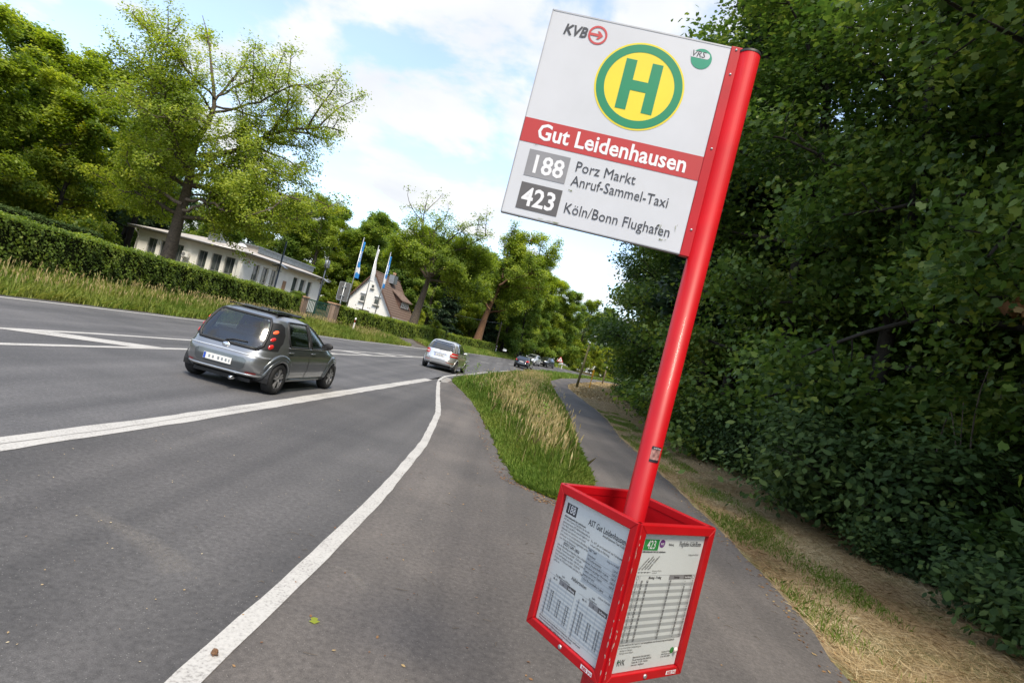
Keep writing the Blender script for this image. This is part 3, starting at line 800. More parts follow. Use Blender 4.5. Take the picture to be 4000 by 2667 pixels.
# --- third oak with ivy-brown trunk
Y3 = 84.0
b3 = (-.060 * Y3, Y3, ZF(-.060 * Y3, Y3))
trunk = [b3] + A1([(-.058, .025), (-.056, .05), (-.052, .075), (-.045, .10), (-.04, .13), (-.035, .16)], Y3)
limbs = []
for q in range(20):
    t0 = rng.uniform(0.055, 0.155); side = rng.uniform(-1, 1); L_ = rng.uniform(0.05, 0.085) * (1.1 - abs(t0 - 0.10) * 4)
    up_ = rng.uniform(0.0, 0.05) + (t0 - 0.05) * 0.25
    limbs.append((A1([(-.053 + (t0 - .06) * .15, t0), (-.05 + side * L_ * .35, t0 + up_ * .4), (-.045 + side * L_ * .7, t0 + up_ * .8), (-.04 + side * L_, t0 + up_)], Y3 + rng.uniform(-3, 3)), .15, 1.3))
limbs_to_tree('oak_tree', b3, trunk, limbs, 0.66, 62000, 0.27, 'oak_leaf', 'bark_ivy', 'wide oak with reddish ivy-clad trunk farther along the hedge', sig=0.33, jitter_y=1.6, fine=0.45, shape='quad')

# --- kinds of woodland tree, shared by many copies
V = {}
V['round'] = variant(101, 15, 0.26, 'wood_leaf', 'bark_dark', 56000, 0.25, 'quad', sig=0.31, base=0.06, spread=4.2, nl=30, dens=0.8, fine=0.45)
V['tall'] = variant(102, 17, 0.28, 'wood_leaf', 'bark_dark', 56000, 0.25, 'quad', sig=0.31, base=0.05, spread=3.6, nl=36, dens=0.8, fine=0.45)
V['blue'] = variant(103, 16, 0.27, 'blue_leaf', 'bark_dark', 50000, 0.25, 'quad', sig=0.30, base=0.22, spread=3.9, nl=30, dens=0.8, fine=0.45)
V['yellow'] = variant(104, 12, 0.22, 'yellow_leaf', 'bark_dark', 44000, 0.23, 'quad', sig=0.30, base=0.08, spread=3.6, nl=28, dens=0.8, fine=0.42)
V['oaky'] = variant(105, 15, 0.34, 'oak_leaf', 'bark', 60000, 0.22, 'quad', sig=0.30, base=0.2, spread=5.0, nl=26, dens=0.8, fine=0.42)
V['spruce'] = conifer_variant(106, 15, 0.22, 20000, 0.34, 3.0)
V['young'] = variant(107, 4.2, 0.06, 'yellow_leaf', 'bark_dark', 7000, 0.13, 'quad', sig=0.16, base=0.08, spread=1.3, nl=18, dens=1.1)

def grove(rows, what, group=None):
    for (k, x, y, h, lab) in rows:
        H = {'round': 15, 'tall': 17, 'blue': 16, 'yellow': 12, 'oaky': 15, 'spruce': 15, 'young': 4.2}[k]
        s = h / H
        nm = {'spruce': 'spruce_tree', 'young': 'young_tree', 'oaky': 'oak_tree'}.get(k, 'broadleaf_tree')
        plant_tree(nm, V[k], x, y, s, rng.uniform(0, 6.28), lab, 'tree', group, sz=s * rng.uniform(0.95, 1.05), sx=s * rng.uniform(0.95, 1.12))
grove([
    ('oaky', -35.5, 33.0, 13.6, 'leafy oak at the left end of the hedge, cut by the picture edge'),
    ('oaky', -36.5, 42.5, 15.0, 'broad green oak left of the great oak, second from the left edge'),
    ('yellow', -33.5, 41.0, 10.5, 'yellow-green tree hanging low over the hedge left of the white building'),
    ('round', -41.5, 43.0, 16.4, 'tall shaded tree behind the leftmost oak'),
    ('oaky', -39.0, 50.0, 16.2, 'large round-topped tree behind the left hedge, third along the skyline'),
    ('blue', -40.0, 58.0, 18.0, 'tall bluish-green tree seen just left of the great oak'),
    ('spruce', -36.5, 57.0, 9.0, 'dark spruce at the left end of the white building'),
    ('tall', -45.0, 64.0, 18.0, 'dark tree behind the bluish tree left of the white building'),
], 'left')
grove([
    ('round', -46.0, 74.0, 14.5, None), ('tall', -40.0, 76.0, 14.0, None), ('round', -34.0, 78.0, 14.5, None), ('oaky', -29.0, 80.0, 15.0, None),
    ('tall', -24.5, 84.0, 16.0, None), ('round', -30.5, 88.0, 16.5, None), ('blue', -37.0, 90.0, 16.5, None), ('tall', -19.0, 88.0, 16.5, None),
    ('blue', -53.0, 78.0, 16.0, None), ('round', -25.0, 93.0, 17.0, None), ('tall', -14.0, 94.0, 16.5, None), ('round', -45.0, 84.0, 16.0, None),
], 'back')
for o in [o for o in COL.objects if o.parent is None and o.get('category') == 'tree' and not o.get('label')]:
    tag(o, 'woodland tree in the green wood closing the view behind the white building', group='wood behind the white building')
grove([
    ('yellow', -25.2, 82.0, 11.5, 'bright yellow-green tree between the flags and the white building'),
    ('yellow', -24.0, 66.0, 5.0, 'low yellowish bush beside the right end of the white building'),
    ('spruce', -9.6, 80.0, 12.0, 'dark spruce right of the house behind the flat-crowned oak'),
    ('round', -13.5, 88.0, 13.5, 'dark green tree directly behind the brown roof'),
    ('tall', -1.5, 96.0, 17.5, 'tall tree rising right behind the ivy-clad oak'),
    ('round', 1.5, 92.0, 12.0, 'bushy green tree right of the ivy-clad oak trunk'),
    ('spruce', -4.0, 92.0, 10.0, 'small dark spruce behind the leaning pole by the hedge end'),
    ('tall', 4.0, 106.0, 16.5, 'tree behind the far bend, left of the warning sign'),
    ('round', 9.0, 112.0, 15.0, 'tree behind the far bend, straight above the warning sign'),
    ('oaky', 14.0, 120.0, 14.5, 'tree closing the gap of sky at the far bend'),
    ('round', 20.0, 126.0, 14.5, 'farthest tree at the end of the cycle path'),
    ('tall', 27.0, 128.0, 15.0, 'far tree half hidden by the right-hand wood'),
    ('round', 31.0, 116.0, 12.0, 'low bushy tree right of the far bend behind the dark post'),
    ('tall', 38.0, 121.0, 13.0, 'tree at the far end of the right-hand verge'),
    ('young', 19.0, 114.0, 6.0, 'bright bush on the outside of the far bend'),
    ('young', 13.5, 109.0, 5.0, 'smaller bright bush at the far bend left of the other'),
    ('oaky', -11.0, 93.0, 15.0, 'rounded oak filling the gap between the house and the ivy-clad oak'),
    ('oaky', 0.5, 101.0, 17.0, 'tall oak closing the skyline right of the ivy-clad oak'),
    ('round', -6.5, 100.0, 15.5, 'woodland tree directly behind the ivy-clad oak'),
    ('young', -12.6, 74.5, 3.4, 'small light green shrub in front of the house eaves'),
    ('young', -9.0, 66.0, 2.6, 'small light green shrub at the foot of the flat-crowned oak'),
], 'bend')
rowb = []
for i in range(15):
    bq = -1.15 + i * 0.082 + rng.uniform(-.02, .02); yq = rng.uniform(98, 112)
    rowb.append((('round', 'tall', 'blue')[i % 3], bq * yq, yq, rng.uniform(15, 17.5), 'far woodland tree in the rear row behind the white building and the house'))
for i in range(9):
    rowb.append((('round', 'tall', 'blue')[i % 3], -12 + i * 7 + rng.uniform(-2, 2), 132 + i * 2.5, rng.uniform(13, 15), 'far woodland tree in the rear row behind the white building and the house'))
for x, y in ((-48, 52), (-52, 60), (-58, 68), (-47, 46), (-44, 37)): rowb.append(('tall', x, y, 15.5, 'far woodland tree in the rear row behind the white building and the house'))
grove(rowb, 'rear', 'rear row of the left-hand wood')
for i in range(42):
    xq = -7 + i * 1.45 + rng.uniform(-.6, .6); yq = (94 + (xq + 7) * 1.15 if xq < 16 else 120 + (xq - 16) * .45) + rng.uniform(-1, 1)
    plant_tree('thicket_bush', V['young'], xq, yq, rng.uniform(1.1, 1.7), rng.uniform(0, 6.28), 'light green bush in the thicket closing the outside of the far bend', 'bush', 'thicket at the far bend')
for i in range(13):
    xq = -27 + i * 2.7 + rng.uniform(-.8, .8); yq = 99 + (i % 3) * 5 + max(0, xq + 6) * .9
    plant_tree('broadleaf_tree', V[('oaky', 'tall', 'round')[i % 3]], xq, yq, rng.uniform(1.0, 1.12), rng.uniform(0, 6.28), 'leafy tree of the unbroken canopy behind the house and the ivy-clad oak', 'tree', 'canopy behind the house', sz=1.05)
# --- the wood on the right: maples with large leaves along the edge
VR = {}
def maple(seed, H, base, spread, n, size, **kw):
    return variant(seed, H, 0.17, 'maple_leaf', 'bark_dark', n, size, shape='maple', sig=0.30, base=base, spread=spread, **kw)
VR['a'] = maple(201, 15, 0.13, 3.5, 38000, 0.105, nl=34, dens=0.9, droop=0.3)
VR['b'] = maple(202, 16, 0.20, 3.9, 38000, 0.105, nl=32, dens=0.9, droop=0.32)
VR['c'] = maple(203, 13, 0.08, 3.0, 34000, 0.095, nl=34, dens=0.9, droop=0.25)
VR['d'] = variant(204, 15, 0.2, 'maple_leaf', 'bark_dark', 38000, 0.20, 'quad', sig=0.40, base=0.05, spread=3.6, nl=34, dens=0.8, fine=0.42)
VR['f'] = variant(206, 15, 0.2, 'maple_leaf', 'bark_dark', 60000, 0.21, 'quad', sig=0.42, base=0.26, spread=4.9, nl=30, dens=0.8, fine=0.42)
VR['e'] = conifer_variant(205, 17, 0.22, 20000, 0.30, 3.1, base=0.2)
ords = ['nearest', 'second nearest', 'third nearest', 'fourth nearest', 'fifth nearest', 'sixth nearest', 'seventh nearest', 'eighth nearest', 'ninth nearest', 'tenth nearest', 'eleventh nearest', 'twelfth nearest', 'thirteenth nearest', 'farthest']
row = [('b', 9.0, 3.2, 1.1), ('a', 9.0, 6.6, 1.15), ('b', 8.9, 10.2, 1.2), ('a', 8.7, 13.8, 1.28), ('c', 8.3, 17.4, 1.5), ('b', 8.3, 21.2, 1.36), ('a', 8.6, 25.6, 1.45),
       ('c', 8.9, 30.0, 1.6), ('a', 9.6, 35.5, 1.3), ('f', 11.6, 42.5, 1.22), ('f', 13.2, 50.0, 1.12), ('f', 15.6, 60.0, 1.05), ('f', 19.0, 72.0, 0.98), ('d', 24.5, 86.0, 0.95)]
for i, (k, x, y, s) in enumerate(row):
    plant_tree('maple_tree', VR[k], x, y, s, rng.uniform(0, 6.28), '%s tree of the front row along the right edge of the path' % ords[i], 'tree', 'front row of the right-hand wood')
plant_tree('larch_tree', VR['e'], 7.6, 22.6, 1.3, 0.5, 'dark larch reaching into the sky right above the sign post', 'tree')
plant_tree('larch_tree', VR['e'], 10.2, 39.0, 0.95, 2.5, 'feathery conifer sticking out of the far right-hand trees below the sign', 'tree')
for i in range(33):
    r_ = i % 3; y = -4 + (i // 3) * 5.4 + rng.uniform(-1.4, 1.4)
    x = float(wood_edge(y)) + 5.5 + r_ * 4.2 + rng.uniform(-1, 1)
    plant_tree('woodland_tree', VR['d'], x, y, rng.uniform(0.95, 1.2), rng.uniform(0, 6.28), 'shaded tree deep in the dark wood behind the front row', 'tree', 'dark wood behind the path')
for (x, y) in ((10.6, -1.2), (11.4, -6.5)):
    plant_tree('woodland_tree', VR['d'], x, y, 1.05, rng.uniform(0, 6.28), 'shaded tree deep in the dark wood behind the front row', 'tree', 'dark wood behind the path')
# ================================================================ buildings and street furniture
mat('render_white', (0.88, 0.865, 0.82), rough=0.85, var=0.06, scale=1.6, bump=0.15, bscale=60)
mat('house_white', (0.88, 0.88, 0.86), rough=0.85, var=0.05, scale=1.2, bump=0.12, bscale=50)
mat('roof_felt', (0.40, 0.37, 0.345), rough=0.85, var=0.22, scale=1.4, bump=0.2, bscale=25)
mat('soffit', (0.50, 0.44, 0.36), rough=0.8, var=0.08, scale=3)
mat('gutter', (0.36, 0.36, 0.37), rough=0.45, metal=0.7, var=0.15, scale=5)
mat('zinc', (0.33, 0.36, 0.39), rough=0.45, metal=0.6, var=0.15, scale=4)
mat('window_frame', (0.23, 0.235, 0.24), rough=0.5, var=0.1, scale=8)
mat('white_frame', (0.72, 0.70, 0.66), rough=0.5, var=0.06, scale=8)
mat('curtain', (0.45, 0.46, 0.43), rough=0.9, var=0.2, scale=5)
mat('plaque', (0.36, 0.22, 0.14), rough=0.85, var=0.35, scale=18, bump=0.6, bscale=22)
mat('tile_brown', (0.125, 0.082, 0.064), rough=0.85, var=0.38, scale=4.5, c2=(0.175, 0.122, 0.096), bump=0.4, bscale=12, detail=7)
mat('tile_dark', (0.115, 0.066, 0.05), rough=0.85, var=0.3, scale=4.5)
mat('brick', (0.215, 0.135, 0.095), rough=0.9, var=0.35, scale=7, bump=0.5, bscale=30, c2=(0.30, 0.22, 0.17))
mat('mortar', (0.30, 0.28, 0.25), rough=0.95, var=0.2, scale=20)
mat('gate_green', (0.018, 0.085, 0.055), rough=0.45, var=0.15, scale=6)
mat('steel', (0.42, 0.44, 0.46), rough=0.42, metal=0.75, var=0.12, scale=7)
mat('sign_back', (0.115, 0.115, 0.118), rough=0.6, metal=0.2, var=0.1, scale=4)
mat('lamp_blue', (0.045, 0.06, 0.085), rough=0.45, metal=0.3, var=0.1, scale=6)
mat('plastic_white', (0.76, 0.76, 0.74), rough=0.5, var=0.06, scale=8)
mat('plastic_black', (0.018, 0.018, 0.02), rough=0.5, var=0.2, scale=8)
mat('reflector_red', (0.42, 0.06, 0.02), rough=0.3, var=0.2, scale=20)
mat('wood_pole', (0.15, 0.115, 0.075), rough=0.9, var=0.35, scale=7, bump=0.5, bscale=20)
mat('wood_green', (0.115, 0.105, 0.045), rough=0.9, var=0.35, scale=7, bump=0.5, bscale=20)
mat('yellow_plastic', (0.62, 0.33, 0.02), rough=0.5, var=0.15, scale=6)
mat('flag_blue', (0.025, 0.23, 0.60), rough=0.8, var=0.12, scale=5)
mat('flag_white', (0.74, 0.75, 0.78), rough=0.8, var=0.06, scale=5)
mat('red_signal', (0.52, 0.02, 0.025), rough=0.4, var=0.08, scale=10)
mat('black_print', (0.012, 0.012, 0.015), rough=0.6, var=0.2, scale=10)
m, t_, p_ = new_mat('pane')
p_.inputs['Roughness'].default_value = 0.04; p_.inputs['Specular IOR Level'].default_value = 0.8
_n = N(t_, 'ShaderNodeTexNoise', i_Scale=1.1, i_Detail=3.0); _r = N(t_, 'ShaderNodeValToRGB')
_r.color_ramp.elements[0].position = 0.35; _r.color_ramp.elements[0].color = (0.03, 0.04, 0.042, 1); _r.color_ramp.elements[1].position = 0.68; _r.color_ramp.elements[1].color = (0.14, 0.16, 0.16, 1)
_tc = N(t_, 'ShaderNodeTexCoord'); t_.links.new(_tc.outputs['Object'], _n.inputs[0]); t_.links.new(_n.outputs['Fac'], _r.inputs[0]); t_.links.new(_r.outputs[0], p_.inputs['Base Color'])

def holed_wall(mb, length, z0, z1, thick, holes, face, mi=0):
    """wall as boxes round rectangular holes (s0, s1, zb, zt); face(s, depth) -> local (x, y)"""
    def blk(s0, s1, a, b):
        if s1 - s0 < 1e-4 or b - a < 1e-4: return
        q = [face(s0, 0), face(s1, 0), face(s1, thick), face(s0, thick)]
        vs = [(x, y, a) for x, y in q] + [(x, y, b) for x, y in q]
        mb.add(vs, [(0, 3, 2, 1), (4, 5, 6, 7), (0, 1, 5, 4), (1, 2, 6, 5), (2, 3, 7, 6), (3, 0, 4, 7)], mi)
    hs = sorted(holes); s = 0.0
    for (a, b, zb, zt) in hs:
        blk(s, a, z0, z1); blk(a, b, z0, zb); blk(a, b, zt, z1); s = b
    blk(s, length, z0, z1)

def window(parent, face, s0, s1, zb, zt, cols=2, rows=(0.42,), fm='window_frame', fr=0.055, inset=0.14, curtain=True, name='window', glass='pane'):
    """frame with glazing bars, one pane object per opening"""
    mb = MB()
    def bar(a, b, c, d, dep=0.05):
        q = [face(a, inset), face(b, inset), face(b, inset + dep), face(a, inset + dep)]
        mb.add([(x, y, c) for x, y in q] + [(x, y, d) for x, y in q], [(0, 3, 2, 1), (4, 5, 6, 7), (0, 1, 5, 4), (1, 2, 6, 5), (2, 3, 7, 6), (3, 0, 4, 7)])
    xs = [s0] + [s0 + (s1 - s0) * (i + 1) / cols for i in range(cols - 1)] + [s1]
    zs = [zb] + [zb + (zt - zb) * r for r in rows] + [zt]
    bar(s0, s0 + fr, zb, zt); bar(s1 - fr, s1, zb, zt); bar(s0 + fr, s1 - fr, zb, zb + fr); bar(s0 + fr, s1 - fr, zt - fr, zt)
    for x in xs[1:-1]: bar(x - fr * .4, x + fr * .4, zb + fr, zt - fr, 0.047)
    for z in zs[1:-1]: bar(s0 + fr, s1 - fr, z - fr * .45, z + fr * .45, 0.044)
    w = mb.build(name, MATS[fm], parent)
    for i in range(len(xs) - 1):
        for j in range(len(zs) - 1):
            a, b, c, d = xs[i] + fr * .4, xs[i + 1] - fr * .4, zs[j] + fr * .45, zs[j + 1] - fr * .45
            pb = MB(); dd = inset + 0.022
            q = [face(a, dd), face(b, dd)]
            pb.add([(q[0][0], q[0][1], c), (q[1][0], q[1][1], c), (q[1][0], q[1][1], d), (q[0][0], q[0][1], d)], [(0, 1, 2, 3)])
            pb.build('pane', MATS[glass], w)
    return w

# ---- the long white building
BX, BY, BZ = -24.2, 50.0, 0.50
YAW = -math.radians(11)
bld = tag(empty('white_building', (BX, BY, BZ), YAW), 'long low white building with flat grey roof behind the hedge and the great oak', 'building')
EH = 3.78                                            # wall height
sL = lambda b: (-24.2 - 50 * b) / (.98 + .19 * b)
sR = lambda b: (50 * b + 24.2) / (.19 - .98 * b)
fL = lambda s, d: (-s, d)                            # left wing faces the camera
fR = lambda s, d: (-d, s)                            # right wing faces the road
LL, LR = 11.3, 13.0
wl = [(sL(b1), sL(b0)) for b0, b1 in ((-.656, -.64), (-.633, -.617), (-.609, -.593), (-.566, -.55), (-.542, -.525), (-.518, -.501))]
wr = [(sR(b0), sR(b1)) for b0, b1 in ((-.467, -.456), (-.451, -.44), (-.435, -.425), (-.395, -.386), (-.382, -.373), (-.369, -.361))]
WT, WB = 3.27, 0.75
mb = MB(); holed_wall(mb, LL, 0, EH, 0.3, [(a, b, WB, WT) for a, b in wl], fL); mb.build('wall', MATS['render_white'], bld)
mb = MB(); holed_wall(mb, LR, 0, EH, 0.3, [(a, b, 0.25 if i > 3 else WB, WT) for i, (a, b) in enumerate(wr)], lambda s, d: (-d - 0.001, s)); mb.build('wall', MATS['render_white'], bld)
mb = MB(); mb.box((-LL + .15, LR / 2 + .15, EH / 2), (.3, LR - .3, EH)); mb.box((-LL / 2, LR - .15, EH / 2), (LL - .62, .3, EH)); mb.build('wall', MATS['render_white'], bld)
MB().box((-LL / 2, LR / 2, 0.7), (LL - .7, LR - .7, 0.05)).build('interior_floor', MATS['curtain'], bld)
mb = MB(); mb.box((-0.22, -0.13, EH / 2), (0.46, 0.26, EH)); mb.build('corner_pier', MATS['render_white'], bld)
for a, b in wl:
    window(bld, fL, a, b, WB, WT)
    MB().box((-(a + b) / 2, 0.34, 1.35), (b - a - .1, .02, 1.15)).build('blind', MATS['curtain'], bld)
for i, (a, b) in enumerate(wr):
    window(bld, fR, a, b, 0.25 if i > 3 else WB, WT, cols=2 if i < 3 else 1, fm='white_frame')
    MB().box((-0.36, (a + b) / 2, 2.0), (.02, b - a - .1, 2.4)).build('curtain', MATS['curtain'], bld)
OV = 0.62
mb = MB()                                            # shallow hip roof
e = [(-LL - OV, -OV), (OV, -OV), (OV, LR + OV), (-LL - OV, LR + OV)]
rz_, rt_ = EH + 0.14, EH + 1.25
vs = [(x, y, rz_ + .10) for x, y in e] + [(-LL / 2 - .3, 5.6, rt_), (-LL / 2 + .3, LR - 5.6, rt_)]
mb.add(vs, [(0, 1, 4), (1, 2, 5, 4), (2, 3, 5), (3, 0, 4, 5)])
rf = mb.build('roof', MATS['roof_felt'], bld)
mb = MB()
mb.box((-LL / 2, -OV / 2, EH + .06), (LL + 2 * OV, OV, .10)); mb.box((OV / 2, LR / 2 + OV / 2, EH + .063), (OV, LR + OV, .10)); mb.box((-LL - OV / 2, LR / 2 + OV / 2, EH + .06), (OV, LR + OV, .10))
mb.build('soffit', MATS['soffit'], rf)
mb = MB()
mb.tube([(-LL - OV, -OV - .04, EH + .17), (OV + .04, -OV - .04, EH + .17)], .075, 10); mb.tube([(OV + .04, -OV - .0, EH + .175), (OV + .04, LR + OV, EH + .175)], .075, 10)
mb.build('gutter', MATS['gutter'], rf, smooth=True)
for s in (LL - .25, 0.55):
    MB().tube([(-s, -OV + .02, EH + .1), (-s, -OV + .02, EH - .12), (-s, -.10, EH - .5), (-s, -.10, .1)], .05, 8).build('downpipe', MATS['white_paint'], bld, smooth=True)
# chimney box, skylight dome, clerestory of zinc panels
mb = MB().box((-4.9, 2.1, EH + .9), (1.25, 1.0, .75)); bx_ = mb.build('vent_box', MATS['zinc'], rf)
MB().box((-4.9, 2.1, EH + 1.29), (1.4, 1.15, .05)).build('vent_lid', MATS['gutter'], rf)
MB().tube([(-4.75, 2.1, EH + 1.31), (-4.75, 2.1, EH + 1.75)], .085, 10).build('flue', MATS['steel'], rf, smooth=True)
MB().lathe([(.5, 0), (.5, .1), (.38, .22), (.18, .28), (0.0, .3)], (-3.2, 3.3, EH + .85), seg=16).build('skylight', MATS['plastic_white'], rf, smooth=True)
c0, c1, cx_ = 3.4, 13.3, -1.5
MB().box((cx_ - 1.0, (c0 + c1) / 2, EH + .72), (1.9, c1 - c0 - .05, .9)).build('clerestory_core', MATS['roof_felt'], rf)
npan = 13
for i in range(npan):
    w_ = (c1 - c0) / npan
    MB().box((cx_, c0 + (i + .5) * w_, EH + .92), (.05, w_ - .02, .48)).build('zinc_panel', MATS['zinc'], rf)
MB().box((cx_ - .95, (c0 + c1) / 2, EH + 1.23), (2.1, c1 - c0 + .25, .12)).build('zinc_cap', MATS['zinc'], rf)
# wall fittings
ac = MB().box((-sL(-.5825), -.30, 2.55), (.62, .26, .46)).build('air_conditioner', MATS['plastic_white'], bld, bevel=.02)
fx = -sL(-.5825) - .12
MB().lathe([(.0, -.436), (.05, -.436), (.17, -.437), (.185, -.432)], (fx, 0, 2.55), 'y', 20).build('fan_grille', MATS['window_frame'], ac)
mb = MB()
for d in (-.22, .22): mb.box((-sL(-.5825) + d, -.24, 2.29), (.04, .48, .04)); mb.prism([(-sL(-.5825) + d - .015, -.44, 2.28), (-sL(-.5825) + d - .015, 0, 1.98), (-sL(-.5825) + d - .015, 0, 2.04), (-sL(-.5825) + d - .015, -.40, 2.28)], (1, 0, 0), 0, .03)
mb.build('bracket', MATS['steel'], ac)
MB().box((.03, sR(-.409), 2.05), (.06, .52, 1.05)).build('relief_plaque', MATS['plaque'], bld, bevel=.01)
al = MB().box((.05, sR(-.478), 3.05), (.1, .12, .3)).build('alarm_siren', MATS['plastic_white'], bld); MB().lathe([(.07, 0), (.07, .08), (.03, .12), (0, .12)], (.06, sR(-.478), 3.2), seg=10).build('alarm_lamp', MATS['red_signal'], al, smooth=True)

# ---- the white gabled house
HX, HY = -19.4, 75.0
HZ = ZF(HX + 2, HY) - .05
hyaw = -math.radians(13)
hs = tag(empty('gabled_house', (HX, HY, HZ), hyaw), 'small white house with steep brown tiled roof and dormer beyond the flagpoles', 'house')
AP, SLP, XR, XL, HL = 7.74 - HZ, 1.362, 3.45, -2.75, 7.2
zr_, zl_ = AP - SLP * XR, AP + SLP * XL
def gface(s, d): return (s, d)
hb = lambda b: (b * 75 + 19.4) / (.974 + .225 * b)
wins = [(hb(-.275), hb(-.265), 1.667 + .024 * 75 - HZ, 1.667 + .039 * 75 - HZ), (hb(-.25), hb(-.239), 1.667 + .024 * 75 - HZ, 1.667 + .039 * 75 - HZ), (hb(-.2605), hb(-.2545), 1.667 + .0505 * 75 - HZ, 1.667 + .058 * 75 - HZ)]
mb = MB()
mb.prism([(XL, 0, 0), (XR, 0, 0), (XR, 0, zr_ - .1), (0.0, 0, AP - .12), (XL, 0, zl_ - .1)], (0, 1, 0), 0, .3)
gw = mb.build('wall', MATS['house_white'], hs)
mb = MB(); mb.box((XR - .15, HL / 2 + .15, (zr_ - .1) / 2), (.3, HL - .3, zr_ - .1)); mb.box((XL + .15, HL / 2 + .15, (zl_ - .1) / 2), (.3, HL - .3, zl_ - .1)); mb.build('wall', MATS['house_white'], hs)
mb = MB(); mb.prism([(XL, HL, 0), (XR, HL, 0), (XR, HL, zr_ - .1), (0, HL, AP - .12), (XL, HL, zl_ - .1)], (0, 1, 0), .001, .3); mb.build('wall', MATS['house_white'], hs)
for i, (a, b, c, d) in enumerate(wins):
    sh_ = lambda s, dd: (s, dd - .115)
    window(hs, sh_, a, b, c, d - (.18 if i < 2 else 0), cols=1, rows=(), fm='white_frame', fr=.13 if i < 2 else .09, inset=.02)
    if i < 2: MB().box(((a + b) / 2, -.09, d - .09), (b - a, .12, .17)).build('shutter_box', MATS['steel'], hs)
    MB().box(((a + b) / 2, -.12, c - .03), (b - a + .1, .2, .05)).build('sill', MATS['gutter'], hs)
MB().box((hb(-.262), -.45, 1.667 + .011 * 75 - HZ), (1.5, .9, .07)).build('door_canopy', MATS['sign_back'], hs)
for b in (-.279, -.2535, -.257): MB().lathe([(.05, 0), (.05, -.05), (0, -.05)], (hb(b), 0, 1.667 + .0165 * 75 - HZ), 'y', 8).build('wall_lamp', MATS['sign_back'], hs)
# roof built of overlapping tile courses
rf = MB()
rf.add([(0, -.32, AP), (XR + .45, -.32, AP - SLP * (XR + .45)), (XR + .45, HL + .35, AP - SLP * (XR + .45)), (0, HL + .35, AP)], [(0, 1, 2, 3)])
rf.add([(0, -.32, AP), (XL - .35, -.32, AP + SLP * (XL - .35)), (XL - .35, HL + .35, AP + SLP * (XL - .35)), (0, HL + .35, AP)], [(3, 2, 1, 0)])
roof = rf.build('roof', MATS['tile_dark'], hs)
nrm_ = Vector((SLP, 0, 1)).normalized(); dn_ = Vector((1, 0, -SLP)).normalized()
ncr, tw_ = 17, .36
slen = (XR + .45) * math.sqrt(1 + SLP ** 2)
ntile = int((HL + .67) / tw_)
tm = MB()
ch = slen / ncr
tm.prism([(0, 0, 0), (0, tw_ - .015, 0), (0, tw_ - .015, .001), (0, 0, .001)], (0, 0, 1), 0, .001)
tm = MB()
a_ = [Vector((0, 0, 0)) + nrm_ * .012, dn_ * (ch * 1.08) + nrm_ * .055]
tm.add([a_[0], a_[1], a_[1] + Vector((0, tw_ - .016, 0)), a_[0] + Vector((0, tw_ - .016, 0)), a_[1] - nrm_ * .045, a_[1] + Vector((0, tw_ - .016, 0)) - nrm_ * .045, a_[0] - nrm_ * .02, a_[0] + Vector((0, tw_ - .016, 0)) - nrm_ * .02], [(0, 1, 2, 3), (1, 4, 5, 2), (0, 6, 4, 1), (3, 2, 5, 7)])
tmesh = tm.mesh('tile', MATS['tile_brown'])
for i in range(ncr):
    for j in range(ntile):
        p = dn_ * (i * ch); yj = -.32 + j * tw_ + (tw_ * .0)
        if p.x > 1.35 and p.x < 2.75 and 3.35 < yj + tw_ / 2 < 6.4: continue
        o = link('tile', tmesh, roof, loc=(p.x, yj, AP + p.z + .002 * rng.random()))
MB().tube([(0, -.33, AP + .03), (0, HL + .36, AP + .03)], .11, 8).build('ridge', MATS['tile_brown'], roof, smooth=True)
mb = MB()
for sx, X_, in ((1, XR + .45), (-1, -(XL - .35))):
    for (xa, xb) in ((0, X_),):
        mb.prism([(0, -.36, AP + .02), (sx * X_, -.36, AP - SLP * X_ + .02), (sx * X_, -.36, AP - SLP * X_ - .22), (0, -.36, AP - .30)], (0, 1, 0), 0, .05)
mb.build('bargeboard', MATS['tile_dark'], roof)
MB().tube([(XR + .52, -.3, AP - SLP * (XR + .45) - .02), (XR + .52, HL + .3, AP - SLP * (XR + .45) - .02)], .065, 8).build('gutter', MATS['gutter'], roof, smooth=True)
MB().tube([(XR + .5, -.1, zr_ - .75), (XR + .3, -.12, zr_ - .95), (XR - .05, -.1, zr_ - 1.0), (XR - .05, -.1, .1)], .045, 8).build('downpipe', MATS['gutter'], hs, smooth=True)
# dormer
D0, D1, DX = 3.35, 6.35, 2.9
dzb, dzt = AP - SLP * DX + .05, 4.93 - HZ
dr = MB(); dr.prism([(DX - .05, 0, dzb), (DX - .05, 0, dzt), (1.4, 0, AP - SLP * 1.4)], (0, 1, 0), D0 + .05, D1 - .05); dm = dr.build('dormer', MATS['tile_dark'], roof)
MB().prism([(DX + .3, 0, dzt - .06), (DX + .3, 0, dzt + .07), (1.25, 0, AP - SLP * 1.25 + .16), (1.25, 0, AP - SLP * 1.25 + .02)], (0, 1, 0), D0 - .2, D1 + .2).build('dormer_roof', MATS['tile_brown'], roof)
for i in range(5):
    yy = D0 + .45 + i * (D1 - D0 - .9) / 4
    MB().box((DX + .0, yy, (dzb + dzt) / 2 + .05), (.1, .24 if i < 5 else .2, dzt - dzb - .3)).build('shutter_slat', MATS['white_frame'], roof)
chm = MB().box((.85, 3.6, AP - .25), (.75, 1.15, 1.15)).build('chimney', MATS['zinc'], roof)
for d in (-.25, .25): MB().tube([(.85, 3.6 + d, AP + .3), (.85, 3.6 + d, AP + .72)], .10, 8).build('chimney_pot', MATS['plaque'], roof, smooth=True)

